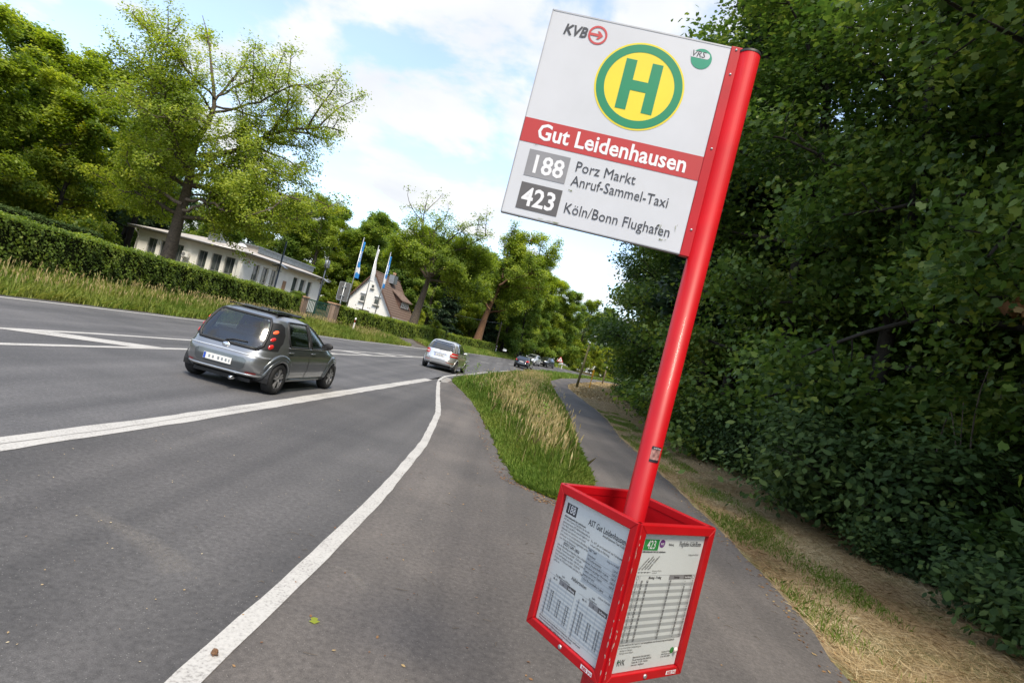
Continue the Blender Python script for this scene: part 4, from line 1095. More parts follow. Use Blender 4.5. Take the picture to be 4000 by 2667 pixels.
# ---- gate between brick pillars
def brick_pillar(x, y, w, h, rz, label):
    z = ZF(x, y) - .05
    t = tag(empty('gate_pillar', (x, y, z), rz), label, 'pillar')
    MB().box((0, 0, h / 2), (w - .03, w - .03, h)).build('mortar_core', MATS['mortar'], t)
    bl, bh = w / 2 - .012, .066
    bm_ = MB().box((0, 0, 0), (bl - .0, .115, bh)).mesh('brick', MATS['brick'])
    n = int(h / .08)
    for r in range(n):
        zz_ = .04 + r * .08
        for side in range(4):
            a = side * PI / 2
            for k in (-1, 1):
                sh_ = (.5 if r % 2 else 0.0) * .06
                lx, ly = k * w / 4 + sh_ * .5, -(w / 2 - .055) + (.001 if r % 2 else 0.004 * k)
                if abs(lx) + bl / 2 > w / 2: lx = math.copysign(w / 2 - bl / 2 - .001, lx)
                o = link('brick', bm_, t, (lx * math.cos(a) - ly * math.sin(a), lx * math.sin(a) + ly * math.cos(a), zz_), a)
    MB().box((0, 0, h + .045), (w + .12, w + .12, .09), taper=.94).build('cap_stone', MATS['plaque'], t, bevel=.012)
    return t
brick_pillar(-13.72, 37.05, .52, 1.5, -.2, 'brick gate pillar left of the green gate, half overgrown by the hedge')
pr2 = brick_pillar(-12.72, 40.35, .60, 1.56, -.2, 'brick gate pillar with capstone right of the green gate')
ga, gb = Vector((-13.6, 37.35, 0)), Vector((-12.85, 40.0, 0))
gl = (gb - ga).length; gr = math.atan2((gb - ga).y, (gb - ga).x); gz = ZF(-13.2, 38.6)
gt = tag(empty('garden_gate', (ga.x, ga.y, gz), gr), 'green barred metal gate between the two brick pillars', 'gate')
MB().box((gl / 2, 0, 1.40), (gl, .05, .07)).build('top_rail', MATS['gate_green'], gt); MB().box((gl / 2, 0, .15), (gl, .05, .06)).build('bottom_rail', MATS['gate_green'], gt)
bmh = MB().box((0, 0, .77), (.03, .03, 1.19)).mesh('bar', MATS['gate_green'])
nb = 17
for i in range(nb): link('bar', bmh, gt, (.05 + (gl - .1) * i / (nb - 1), 0, 0))
for q, (x, y, lab) in enumerate(((-16.2, 42.0, 'dark planter box behind the gate, left one'), (-15.6, 42.6, 'dark planter box behind the gate, right one'))):
    mb = MB().box((0, 0, .32), (.5, .5, .6), taper=1.12); mb.box((0, 0, .63), (.6, .6, .05))
    tag(mb.build('planter', MATS['plastic_black'], loc=(x, y, ZF(x, y)), rz=.3, bevel=.01), lab, 'planter')

# ---- lamp posts
def lamp_post(x, y, top, shade_z, head, label):
    z = ZF(x, y); t = tag(empty('lamp_post', (x, y, z), -.15), label, 'lamp')
    H = top - z
    MB().tube([(0, 0, -.1), (0, 0, 1.0), (0, 0, H)], [.085, .07, .055], 12).build('post', MATS['lamp_blue'], t, smooth=True)
    sz = shade_z - z
    for s in (-1, 1):
        mb = MB(); mb.add([(s * .07, -.22, sz + .16), (s * .07, .22, sz + .16), (s * .52, .25, sz - .03), (s * .52, -.25, sz - .03), (s * .07, -.22, sz + .13), (s * .07, .22, sz + .13), (s * .52, .25, sz - .06), (s * .52, -.25, sz - .06)], [(0, 1, 2, 3), (7, 6, 5, 4), (0, 3, 7, 4), (1, 5, 6, 2), (3, 2, 6, 7)])
        mb.build('reflector_plate', MATS['zinc'], t)
        MB().tube([(s * .15, 0, sz + .1), (s * .15, 0, sz - .35)], .03, 8).build('lamp_tube', MATS['plastic_white'] if s > 0 else MATS['lamp_blue'], t, smooth=True)
        MB().box((s * .1, 0, sz - .35), (.2, .05, .05)).build('arm', MATS['lamp_blue'], t)
    if head:
        MB().tube([(0, 0, H - .75), (0, 0, H - .1)], .19, 14).build('lamp_head', MATS['zinc'], t, smooth=True)
        MB().box((.12, 0, H - .42), (.1, .34, .6)).build('head_plate', MATS['steel'], t)
    return t
lamp_post(-17.77, 42, 5.57, 3.68, False, 'dark blue lamp post with pitched reflector plates in front of the white wall')
lamp_post(-16.56, 48, 5.55, 3.72, True, 'dark blue lamp post with a cylindrical head at the right end of the building')

# ---- flagpoles with limp banners
def flagpole(x, y, top, cloth, z0, z1, w, label, seed):
    z = ZF(x, y); t = tag(empty('flagpole', (x, y, z)), label, 'flagpole')
    H = top - z
    MB().tube([(0, 0, -.1), (0, 0, H)], [.055, .04], 10).build('pole', MATS['steel'], t, smooth=True)
    MB().lathe([(0, .12), (.05, .08), (.06, .03), (.03, 0)], (0, 0, H), seg=10).build('finial', MATS['steel'], t, smooth=True)
    g = np.random.default_rng(seed)
    nu, nv = 15, 40
    us = np.linspace(0, 1, nu); vs_ = np.linspace(0, 1, nv)
    X_ = np.zeros((nv, nu)); Y_ = np.zeros((nv, nu)); Z_ = np.zeros((nv, nu))
    for i, v in enumerate(vs_):
        wv = w * (0.55 + .45 * v + .12 * math.sin(v * 9 + seed))
        f = .07 + .05 * v
        X_[i] = .05 + us * wv + .02 * np.sin(us * 8 + v * 6); Y_[i] = f * np.sin(us * 9.5 + v * 3.1 + seed) * us; Z_[i] = (z1 - z) - v * (z1 - z0) - us * .10 * math.sin(v * 3)
    mats_ = [MATS['flag_blue'], MATS['flag_white']]
    me = grid_mesh('banner', X_, Y_, Z_, mats_)
    q = 0
    if cloth != 'white':
        for i in range(nv - 1):
            for j in range(nu - 1):
                v = vs_[i]; u = us[j]
                zig = .06 * (abs(((u * 2) % 1) - .5) * 2)
                white = (.70 - zig < v < .80 + zig)
                if cloth == 'text':
                    white = white or (.24 < v < .56 and .35 < u < .75 and (int(v * 60) % 3 == 0 or (int(v * 40) + j) % 4 == 0))
                me.polygons[i * (nu - 1) + j].material_index = 1 if white else 0
    else:
        me.polygons.foreach_set('material_index', [1] * len(me.polygons))
    me.update()
    b = link('banner', me, t, rz=-.45)
    sm = b.modifiers.new('thickness', 'SOLIDIFY'); sm.thickness = .006
    return t
flagpole(-15.0, 51.0, 8.35, 'text', 4.75, 8.05, .40, 'flagpole with broad blue and white banner, leftmost of three', 1)
flagpole(-14.25, 53.6, 8.30, 'white', 5.0, 8.05, .32, 'flagpole with plain white banner, middle of three', 2)
flagpole(-13.68, 56.4, 8.32, 'text', 4.8, 8.0, .27, 'flagpole with narrow blue banner in front of the roof, rightmost of three', 4)

# ---- back of a traffic sign
x, y = -12.82, 42.0
z = ZF(x, y); t = tag(empty('road_sign', (x, y, z), -.06), 'grey back of a tall rectangular traffic sign on a steel post', 'sign')
MB().tube([(0, -.05, -.1), (0, -.05, 3.72 - z)], .038, 10).build('post', MATS['steel'], t, smooth=True)
def rounded_rect(w, h, r, n=5):
    P = []
    for (cx, cy, a0) in ((w / 2 - r, h / 2 - r, 0), (-w / 2 + r, h / 2 - r, PI / 2), (-w / 2 + r, -h / 2 + r, PI), (w / 2 - r, -h / 2 + r, 1.5 * PI)):
        for k in range(n + 1): a = a0 + PI / 2 * k / n; P.append((cx + r * math.cos(a), cy + r * math.sin(a)))
    return P
MB().prism([(px_, 0, pz_ + (2.38 + 3.74) / 2 - z) for px_, pz_ in rounded_rect(.84, 1.36, .07)], (0, 1, 0), 0, .03).build('panel', MATS['sign_back'], t)
R0 = rounded_rect(.86, 1.38, .08); mb = MB(); k = len(R0); R1 = rounded_rect(.80, 1.32, .06); zc = (2.38 + 3.74) / 2 - z
mb.add([(a, -.008, b + zc) for a, b in R0] + [(a, -.008, b + zc) for a, b in R1] + [(a, .032, b + zc) for a, b in R0], [(i, k + i, k + (i + 1) % k, (i + 1) % k) for i in range(k)] + [(i, (i + 1) % k, 2 * k + (i + 1) % k, 2 * k + i) for i in range(k)])
mb.build('rim', MATS['steel'], t)
for zc_ in (2.75, 3.4): MB().box((0, -.06, zc_ - z), (.3, .10, .05)).build('clamp', MATS['steel'], t)

# ---- delineator posts
def delineator(x, y, label, refl='reflector_red'):
    z = ZF(x, y); t = tag(empty('delineator_post', (x, y, z), -.05), label, 'post')
    sec = [(-.06, .0), (-.02, -.055), (.02, -.055), (.06, .0), (.03, .05), (-.03, .05)]
    def seg(z0, z1, name, m, g=0.0, slope=0.0):
        s = 1 + g; k = len(sec)
        vs = [(a * s, b * s, z0) for a, b in sec] + [(a * s, b * s, z1 + slope * b) for a, b in sec]
        MB().add(vs, [tuple(range(k - 1, -1, -1)), tuple(range(k, 2 * k))] + [(i, (i + 1) % k, k + (i + 1) % k, k + i) for i in range(k)]).build(name, MATS[m], t)
    seg(-.05, 1.0, 'shaft', 'plastic_white', 0, 1.0); seg(.68, .90, 'black_band', 'plastic_black', .04)
    MB().box((0, -.062, .79), (.045, .012, .17)).build('reflector', MATS[refl], t)
for (x, y, l) in ((-11.45, 42.0, 'white delineator post with black band beside the traffic sign'), (-2.05, 88.0, 'small white delineator post at the end of the right hedge'), (9.6, 101.5, 'white delineator post on the far bend right of the warning sign'), (-12.9, 4.0, 'white delineator post on the near left verge')):
    if y > 5: delineator(x, y, l)

# ---- wooden poles and wires
def wood_pole(x, y, top, r, label, lean=(0, 0), m='wood_pole', name='utility_pole', cat='pole'):
    z = ZF(x, y); t = tag(empty(name, (x, y, z)), label, cat)
    H = top - z; MB().tube([(0, 0, -.2), (lean[0] * .5, lean[1] * .5, H * .5), (lean[0], lean[1], H)], [r * 1.15, r, r * .8], 10).build('shaft', MATS[m], t, smooth=True)
    MB().lathe([(r * .85, 0), (r * .6, .05), (0, .07)], (lean[0], lean[1], H), seg=10).build('cap', MATS['steel'], t, smooth=True)
    return t
wood_pole(-2.2, 90.0, 6.1, .11, 'brown wooden wire pole left of the dark cars', (-.12, 0))
wood_pole(5.3, 106.0, 5.9, .11, 'brown wooden wire pole right behind the dark cars', (.1, 0))
wood_pole(7.08, 55.3, 4.6, .11, 'greenish wooden post leaning at the inside of the path bend', (.25, .1), 'wood_green', 'wooden_post', 'post')
wood_pole(14.1, 83.0, 3.3, .10, 'dark wooden post farthest along the path bend', (.1, 0), 'wood_pole', 'wooden_post', 'post')
def wire(a, b, sag, label):
    a, b = Vector(a), Vector(b)
    P = [a.lerp(b, i / 14) - Vector((0, 0, sag * 4 * (i / 14) * (1 - i / 14))) - a for i in range(15)]
    tag(MB().tube(P, .013, 5).build('overhead_wire', MATS['steel'], smooth=True, loc=tuple(a)), label, 'wire')
wire((-13.9, 80.5, 5.2), (-2.32, 90, 5.95), .25, 'thin wire from the house dormer to the first wooden pole')
wire((-2.32, 90, 5.95), (5.4, 106, 5.75), .3, 'thin wire between the two wooden poles')
# yellow pipeline marker
x, y = 8.94, 59.6
z = ZF(x, y); t = tag(empty('marker_post', (x, y, z), .1), 'yellow marker post with orange band in the dry bend of the path', 'post')
MB().box((0, 0, .75), (.09, .05, 1.6)).build('shaft', MATS['yellow_plastic'], t, bevel=.01)
MB().box((.02, 0, 1.66), (.17, .06, .62), taper=1.15).build('head', MATS['yellow_plastic'], t, bevel=.01)
MB().box((0, 0, 1.22), (.11, .07, .14)).build('band', MATS['reflector_red'], t)
# warning triangle
x, y = 7.95, 89.0
z = ZF(x, y); t = tag(empty('warning_sign', (x, y, z), -.1), 'triangular warning sign with pedestrian, red border, at the far bend', 'sign')
MB().tube([(0, 0, -.1), (0, 0, 2.2)], .035, 8).build('post', MATS['steel'], t, smooth=True)
def tri(s, yy, cz): return [(-s / 2, yy, cz - s * .2887), (s / 2, yy, cz - s * .2887), (0, yy, cz + s * .5774)]
cz = 2.68 - z + .02
MB().prism(tri(1.0, -.05, cz), (0, 1, 0), 0, .012).build('border', MATS['red_signal'], t)
MB().prism(tri(.72, -.055, cz), (0, 1, 0), 0, .004).build('field', MATS['plastic_white'], t)
mb = MB(); f = -.06
mb.lathe([(0, f), (.04, f), (.045, f + .001)], (0, 0, cz + .17), 'y', 10)
mb.prism([(-.035, f, cz + .12), (.04, f, cz + .12), (.03, f, cz - .02), (-.03, f, cz - .02)], (0, 1, 0), 0, .003)
for P in ([(-.03, f, cz - .02), (.0, f, cz - .02), (-.07, f, cz - .19), (-.11, f, cz - .19)], [(.0, f, cz - .02), (.03, f, cz - .02), (.10, f, cz - .19), (.06, f, cz - .19)], [(-.03, f, cz + .11), (-.02, f, cz + .08), (-.09, f, cz - .02), (-.11, f, cz + .0)], [(.03, f, cz + .11), (.02, f, cz + .08), (.09, f, cz + .0), (.11, f, cz + .02)]):
    mb.prism(P, (0, 1, 0), 0.0005, .0025)
mb.build('pedestrian_symbol', MATS['black_print'], t)
# ================================================================ lettering (built-in font, turned into flat meshes in one go)
JOBS = []
def text(name, parent, m, s, M, size, align='LEFT', bold=0.0, shear=0.0, xs=1.0, space=1.0, line=1.0):
    """queue a string: M = 4x4 of the text plane (x right, y up, z out) in the parent's space; texts that share name and parent become one mesh"""
    c = bpy.data.curves.new('text', 'FONT')
    c.body = s; c.size = size; c.align_x = align; c.shear = shear; c.space_character = space; c.space_line = line
    c.resolution_u = 2; c.offset = bold
    o = bpy.data.objects.new('text', c)
    COL.objects.link(o)
    JOBS.append((name, parent, m, o, M @ Matrix.Diagonal((xs, 1, 1, 1))))
def plane_rect(M, x0, y0, x1, y1, dz=0.0):
    return [tuple(M @ Vector((a, b, dz))) for a, b in ((x0, y0), (x1, y0), (x1, y1), (x0, y1))]
RECTS = {}
def rect(name, parent, m, M, x0, y0, x1, y1, dz=0.0):
    """queue a flat printed rectangle into a shared print mesh"""
    RECTS.setdefault((name, parent.name, m), [parent, MB()])[1].add(plane_rect(M, x0, y0, x1, y1, dz), [(0, 1, 2, 3)])
def poly(name, parent, m, M, pts, dz=0.0):
    RECTS.setdefault((name, parent.name, m), [parent, MB()])[1].add([tuple(M @ Vector((a, b, dz))) for a, b in pts], [tuple(range(len(pts)))])
def ring(name, parent, m, M, cx, cy, r0, r1, dz=0.0, n=40, a0=0.0, a1=2 * PI):
    vs = []; full = abs(a1 - a0 - 2 * PI) < 1e-6
    k = n if full else n + 1
    for i in range(k):
        a = a0 + (a1 - a0) * i / n
        vs += [tuple(M @ Vector((cx + r * math.cos(a), cy + r * math.sin(a), dz))) for r in (r0, r1)]
    fs = [(2 * i, 2 * i + 1, 2 * ((i + 1) % k) + 1, 2 * ((i + 1) % k)) for i in range(n)]
    RECTS.setdefault((name, parent.name, m), [parent, MB()])[1].add(vs, fs)
def disc(name, parent, m, M, cx, cy, r, dz=0.0, n=40):
    poly(name, parent, m, M, [(cx + r * math.cos(2 * PI * i / n), cy + r * math.sin(2 * PI * i / n)) for i in range(n)], dz)
def flush_text():
    bpy.context.view_layer.update()
    dg = bpy.context.evaluated_depsgraph_get()
    groups = {}
    for (name, parent, m, o, M) in JOBS:
        e = o.evaluated_get(dg); me = e.to_mesh()
        b = groups.setdefault((name, parent.name, m), [parent, MB()])[1]
        b.add([tuple(M @ v.co) for v in me.vertices], [tuple(p.vertices) for p in me.polygons])
        e.to_mesh_clear()
    for (name, pn, m), (parent, b) in list(RECTS.items()) + list(groups.items()):
        o_ = b.build(name.split('#')[0], MATS[m], parent)
        if name in ('paint_chip', 'dirt_mark'): o_['kind'] = 'stuff'
    for (_, _, _, o, _) in JOBS:
        c = o.data; bpy.data.objects.remove(o); bpy.data.curves.remove(c)
def plane(o, xr, yu):
    x = Vector(xr).normalized(); y = Vector(yu).normalized(); z = x.cross(y)
    return Matrix(((x.x, y.x, z.x, o[0]), (x.y, y.y, z.y, o[1]), (x.z, y.z, z.z, o[2]), (0, 0, 0, 1)))
# ================================================================ cars
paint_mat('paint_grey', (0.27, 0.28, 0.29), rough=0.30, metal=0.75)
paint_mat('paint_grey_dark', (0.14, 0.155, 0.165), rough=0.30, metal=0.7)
paint_mat('paint_silver', (0.64, 0.65, 0.66), rough=0.28, metal=0.7)
paint_mat('paint_black', (0.014, 0.018, 0.026), rough=0.22, metal=0.3)
paint_mat('paint_white', (0.72, 0.72, 0.71), rough=0.3, metal=0.0)
mat('tyre', (0.016, 0.016, 0.017), rough=0.85, var=0.3, scale=20, bump=0.3, bscale=60)
mat('alloy', (0.45, 0.45, 0.46), rough=0.35, metal=0.85, var=0.1, scale=9)
mat('trim_black', (0.014, 0.014, 0.015), rough=0.55, var=0.2, scale=12)
mat('chrome', (0.72, 0.72, 0.73), rough=0.12, metal=1.0, var=0.04, scale=5)
mat('lamp_red', (0.50, 0.018, 0.015), rough=0.15, var=0.25, scale=22, coat=1.0)
mat('lamp_clear', (0.62, 0.55, 0.52), rough=0.15, var=0.2, scale=22, coat=1.0)
mat('headlamp', (0.55, 0.58, 0.60), rough=0.1, metal=0.5, var=0.2, scale=12, coat=1.0)
mat('plate_white', (0.72, 0.72, 0.71), rough=0.45, var=0.04, scale=9)
mat('plate_blue', (0.02, 0.07, 0.42), rough=0.45, var=0.08, scale=9)
mat('seat_cloth', (0.03, 0.032, 0.035), rough=0.9, var=0.3, scale=18)
mat('orange_cloth', (0.52, 0.10, 0.045), rough=0.85, var=0.15, scale=12)
mat('skin', (0.50, 0.29, 0.20), rough=0.6, var=0.08, scale=9)
mat('hair', (0.05, 0.03, 0.02), rough=0.8, var=0.3, scale=18)
# the light lives in the lamps that are on: brake lights
def lamp_on():
    m, t, p = new_mat('brake_on'); n = N(t, 'ShaderNodeTexNoise', i_Scale=30.0); r = N(t, 'ShaderNodeValToRGB')
    r.color_ramp.elements[0].color = (0.8, 0.06, 0.02, 1); r.color_ramp.elements[1].color = (1, 0.16, 0.05, 1)
    t.links.new(n.outputs['Fac'], r.inputs[0]); t.links.new(r.outputs[0], p.inputs['Emission Color']); p.inputs['Emission Strength'].default_value = 0.3
    t.links.new(r.outputs[0], p.inputs['Base Color']); p.inputs['Roughness'].default_value = .2
lamp_on()
glass_mat('car_glass', (0.42, 0.50, 0.47), 0.6, 0.16)
m, t_, p_ = new_mat('dark_glass')
p_.inputs['Base Color'].default_value = (0.008, 0.010, 0.012, 1); p_.inputs['Roughness'].default_value = 0.03; p_.inputs['Specular IOR Level'].default_value = 1.0; p_.inputs['Coat Weight'].default_value = 1.0; p_.inputs['Coat Roughness'].default_value = 0.02
_n = N(t_, 'ShaderNodeTexNoise', i_Scale=2.0); _r = N(t_, 'ShaderNodeValToRGB'); _r.color_ramp.elements[0].color = (0.006, 0.008, 0.010, 1); _r.color_ramp.elements[1].color = (0.02, 0.024, 0.026, 1)
t_.links.new(_n.outputs['Fac'], _r.inputs[0]); t_.links.new(_r.outputs[0], p_.inputs['Base Color'])

class Car:
    def __init__(s, name, label, x, y, head, S, scale=1.0, zoff=0.0, pitch=0.0):
        s.S = S
        s.root = tag(empty(name, (x, y, ZF(x, y) + zoff), PI / 2 - head), label, 'car')
        s.root.rotation_euler = (0, -pitch, PI / 2 - head)
        s.root.scale = (scale,) * 3
    def ev(s, z):
        S = s.S; f = lambda k: np.interp(z, [p[0] for p in S[k]], [p[1] for p in S[k]])
        a, b, w = f('rear'), f('front'), f('wide')
        return (a + b) / 2, (b - a) / 2, w, S.get('n', 4.5)
    def side(s, x, z, sg):
        c, a, w, n = s.ev(z); t = min(.9995, abs(x - c) / a); return sg * w * (1 - t ** n) ** (1 / n)
    def back(s, y, z):
        c, a, w, n = s.ev(z); t = min(.9995, abs(y) / w); return c - a * (1 - t ** n) ** (1 / n)
    def front(s, y, z):
        c, a, w, n = s.ev(z); t = min(.9995, abs(y) / w); return c + a * (1 - t ** n) ** (1 / n)
    def pt(s, kind, p, z, off=0.0):
        if kind in ('L', 'R'):
            sg = 1 if kind == 'L' else -1; return (p, s.side(p, z, sg) + sg * off, z)
        if kind == 'B': return (s.back(p, z) - off, p, z)
        return (s.front(p, z) + off, p, z)
    def body(s, m, holes=(), nseg=120):
        S = s.S; zs = sorted(set([p[0] for k in ('rear', 'front', 'wide') for p in S[k]]))
        z0, z1 = zs[0], zs[-1]
        zz_ = sorted(set(list(np.linspace(z0, z1, 46)) + zs))
        b = MB(); wr_ = S['r'] + .055; wx = S['wb'] / 2
        rings = []
        th = np.linspace(0, 2 * PI, nseg, endpoint=False)
        for z in zz_:
            c, a, w, n = s.ev(z)
            # even spacing round the outline
            cs, sn = np.cos(th), np.sin(th)
            px_ = np.sign(cs) * np.abs(cs) ** (2 / n) ; py_ = np.sign(sn) * np.abs(sn) ** (2 / n)
            # resample by arc length
            X_ = c + a * px_; Y_ = w * py_
            d = np.concatenate([[0], np.cumsum(np.hypot(np.diff(np.append(X_, X_[0])), np.diff(np.append(Y_, Y_[0]))))])
            q = np.linspace(0, d[-1], nseg, endpoint=False)
            X_ = np.interp(q, d, np.append(X_, X_[0])); Y_ = np.interp(q, d, np.append(Y_, Y_[0]))
            rings.append(np.stack([X_, Y_, np.full(nseg, z)], -1))
        A = np.array(rings); V_ = A.reshape(-1, 3).tolist(); F_ = []
        for i in range(len(zz_) - 1):
            for k in range(nseg):
                k2 = (k + 1) % nseg
                cxy = (A[i, k] + A[i, k2] + A[i + 1, k] + A[i + 1, k2]) / 4
                if abs(cxy[1]) > .42 and any((cxy[0] - o) ** 2 + (cxy[2] - S['r']) ** 2 < wr_ ** 2 for o in (wx, -wx)): continue
                if any(h(cxy) for h in holes): continue
                F_.append((i * nseg + k, i * nseg + k2, (i + 1) * nseg + k2, (i + 1) * nseg + k))
        F_.append(tuple(range((len(zz_) - 1) * nseg, len(zz_) * nseg)))
        b.add(V_, F_)
        s.bod = b.build('body', MATS[m], s.root, smooth=True)
        under = MB(); under.box((0, 0, S['wide'][0][0] + .0), (wx * 2 + S['r'] * 2 + .3, S['wide'][0][1] * 1.5, .06)); under.build('underbody', MATS['trim_black'], s.root)
        for sx in (-1, 1):
            for sg in (-1, 1):
                wb_ = MB(); W_ = s.S['wide'][3][1]
                prof = []
                for k in range(15):
                    a = -.25 + (PI + .5) * k / 14; prof.append((sx * wx + math.cos(a) * wr_, S['r'] + math.sin(a) * wr_))
                vs = [(x, sg * .40, z) for x, z in prof] + [(x, sg * (W_ - .03), z) for x, z in prof]
                wb_.add(vs, [(k, k + 1, k + 16, k + 15) for k in range(14)] + [tuple(range(15))])
                wb_.build('wheel_well', MATS['trim_black'], s.root)
        return s.bod
    def arches(s, m, rad=.03, name='wheel_arch'):
        wx, wr_ = s.S['wb'] / 2, s.S['r'] + .055
        for sx in (-1, 1):
            for sg in (-1, 1):
                P = []
                for k in range(19):
                    a = -.12 + (PI + .24) * k / 18; x, z = sx * wx + math.cos(a) * wr_, max(.17, s.S['r'] + math.sin(a) * wr_)
                    P.append((x, s.side(x, z, sg) + sg * .0, z))
                MB().tube(P, [rad] * 19, 8).build(name, MATS[m], s.root, smooth=True)
    def panel(s, name, kind, rows, m, off=.005, nu=14, nv=10, parent=None, smooth=True):
        zs = np.linspace(rows[0][0], rows[-1][0], nv + 1)
        b = MB(); vs = []
        for z in zs:
            p0 = np.interp(z, [r[0] for r in rows], [r[1] for r in rows]); p1 = np.interp(z, [r[0] for r in rows], [r[2] for r in rows])
            vs += [s.pt(kind, p0 + (p1 - p0) * i / nu, z, off) for i in range(nu + 1)]
        b.add(vs, [(j * (nu + 1) + i, j * (nu + 1) + i + 1, (j + 1) * (nu + 1) + i + 1, (j + 1) * (nu + 1) + i) for j in range(nv) for i in range(nu)])
        return b.build(name, MATS[m], parent or s.root, smooth=smooth)
    def strip(s, name, kind, pts, w, m, off=.008, parent=None):
        P = [s.pt(kind, p, z, off) for p, z in pts]
        return MB().tube(P, w, 6).build(name, MATS[m], parent or s.root, smooth=True)
    def inrows(s, rows, p, z, shrink=.03):
        if not rows[0][0] + shrink < z < rows[-1][0] - shrink: return False
        a = np.interp(z, [r[0] for r in rows], [r[1] for r in rows]); b = np.interp(z, [r[0] for r in rows], [r[2] for r in rows])
        return min(a, b) + shrink < p < max(a, b) - shrink
    def wheels(s, rim='alloy', w=.19, spokes=5):
        S = s.S; r = S['r']; wx = S['wb'] / 2; ty = S['track'] / 2
        tb = MB().lathe([(r * .60, -w / 2 + .02), (r * .68, -w / 2), (r * .93, -w / 2), (r, -w * .36), (r, w * .36), (r * .93, w / 2), (r * .68, w / 2), (r * .60, w / 2 - .02)], seg=32, axis='y'); tm_ = tb.mesh('wheel', MATS['tyre'], True)
        rb = MB(); R_ = r * .66
        rb.lathe([(R_, -.0), (R_, .03), (R_ * .93, .03), (R_ * .90, .0)], (0, w / 2 - .045, 0), 'y', 32)
        rb.lathe([(0, .035), (.055, .03), (.06, .0)], (0, w / 2 - .045, 0), 'y', 16)
        for k in range(spokes):
            a = 2 * PI * k / spokes + .3; ca, sa = math.cos(a), math.sin(a)
            for d in (-.16, .16):
                cb, sb = math.cos(a + d), math.sin(a + d)
                q = [(.03 * ca - .016 * -sa * 0, .03 * sa)]
                n1 = (-sb * .016, cb * .016)
                pts = [(cb * .04 + n1[0], sb * .04 + n1[1]), (cb * .04 - n1[0], sb * .04 - n1[1]), (cb * R_ * .95 - n1[0], sb * R_ * .95 - n1[1]), (cb * R_ * .95 + n1[0], sb * R_ * .95 + n1[1])]
                rb.prism([(px_, w / 2 - .03, pz_) for px_, pz_ in pts], (0, 1, 0), 0, .022 + .002 * (d > 0))
        rmesh = rb.mesh('rim', MATS[rim])
        hb_ = MB().lathe([(0, 0), (R_ * .98, 0.0), (R_ * .98, -.06)], (0, w / 2 - .075, 0), 'y', 24).mesh('brake_disc', MATS['trim_black'])
        for sx in (-1, 1):
            for sg in (-1, 1):
                o = link('wheel', tm_, s.root, (sx * wx, sg * ty, r)); o.rotation_euler = (0, 0, 0 if sg > 0 else PI)
                link('rim', rmesh, o); link('brake_disc', hb_, o)
    def plate(s, kind, y0, z0, w=.52, h=.11, chars=None, off=.03):
        x = s.pt(kind, 0, z0, off)[0]
        sg = -1 if kind == 'B' else 1
        b = MB().box((x, y0, z0), (.012, w, h)).build('number_plate', MATS['plate_white'], s.root)
        M = plane((x + sg * .0075, y0, z0), (0, sg, 0), (0, 0, 1))
        rect('euro_band', b, 'plate_blue', M, -w / 2 + .004, -h / 2 + .004, -w / 2 + .045, h / 2 - .004, .001)
        if chars: text('plate_characters', b, 'black_print', chars, M @ Matrix.Translation((.022, -.028, .001)), .092, 'CENTER', .001, xs=.86)
        else:
            for k, (a, c) in enumerate(((-.17, .05), (-.10, .05), (0.0, .05), (.07, .05), (.14, .05), (.205, .04))): rect('plate_characters', b, 'zinc', M, a + .006, -.024, a + c - .012, .024, .001)
        return b
    def mirror(s, sg, x, z, m):
        y = s.side(x, z, sg)
        b = MB(); b.lathe([(0, -.07), (.05, -.06), (.075, -.02), (.078, .03), (.06, .045), (0, .045)], seg=14, axis='x'); vv = [(vx * .9, vy * 1.35, vz * .95) for vx, vy, vz in b.v]; b.v = [(-vx + x, vy + y + sg * .13, vz + z) for vx, vy, vz in vv]
        o = b.build('mirror', MATS[m], s.root, smooth=True)
        MB().box((x - .02, y + sg * .05, z - .03), (.05, .1, .03)).build('mirror_arm', MATS['trim_black'], o)
    def handle(s, kind, x, z, m, parent):
        p = s.pt(kind, x, z, .012); MB().box(p, (.17, .03, .026)).build('handle', MATS[m], parent, bevel=.008)

def interior(c, x_seat=.0, dark='seat_cloth'):
    r = c.root; S = c.S
    MB().box((0, 0, .36), (2.4, S['wide'][2][1] * 1.55, .08)).build('cabin_floor', MATS['trim_black'], r)
    for sg in (-1, 1):
        st = MB(); st.box((x_seat, sg * .36, .52), (.50, .48, .16)); st.prism([(x_seat - .30, sg * .36 - .23, .55), (x_seat - .16, sg * .36 - .23, .55), (x_seat - .36, sg * .36 - .21, 1.08), (x_seat - .46, sg * .36 - .21, 1.08)], (0, 1, 0), 0, .44); st.box((x_seat - .43, sg * .36, 1.18), (.09, .26, .17))
        st.build('front_seat', MATS[dark], r, bevel=.03)
    rs = MB(); rs.box((x_seat - .85, 0, .52), (.45, 1.2, .16)); rs.prism([(x_seat - 1.08, -.6, .55), (x_seat - .96, -.6, .55), (x_seat - 1.15, -.58, 1.0), (x_seat - 1.24, -.58, 1.0)], (0, 1, 0), 0, 1.18); rs.build('rear_seat', MATS[dark], r, bevel=.03)
    db = MB(); db.prism([(x_seat + .62, -.66, .62), (x_seat + 1.0, -.66, .62), (x_seat + 1.0, -.62, .90), (x_seat + .70, -.62, .88)], (0, 1, 0), 0, 1.30); db.build('dashboard', MATS['trim_black'], r, bevel=.02)
    sw = MB(); P = []
    for k in range(21):
        a = 2 * PI * k / 20; P.append((x_seat + .50 - .08 * math.sin(a), .36 + .18 * math.cos(a), .86 + .165 * math.sin(a)))
    sw.tube(P, .015, 6); sw.tube([(x_seat + .52, .36, .86), (x_seat + .72, .36, .78)], .04, 8); sw.build('steering_wheel', MATS['trim_black'], r, smooth=True)

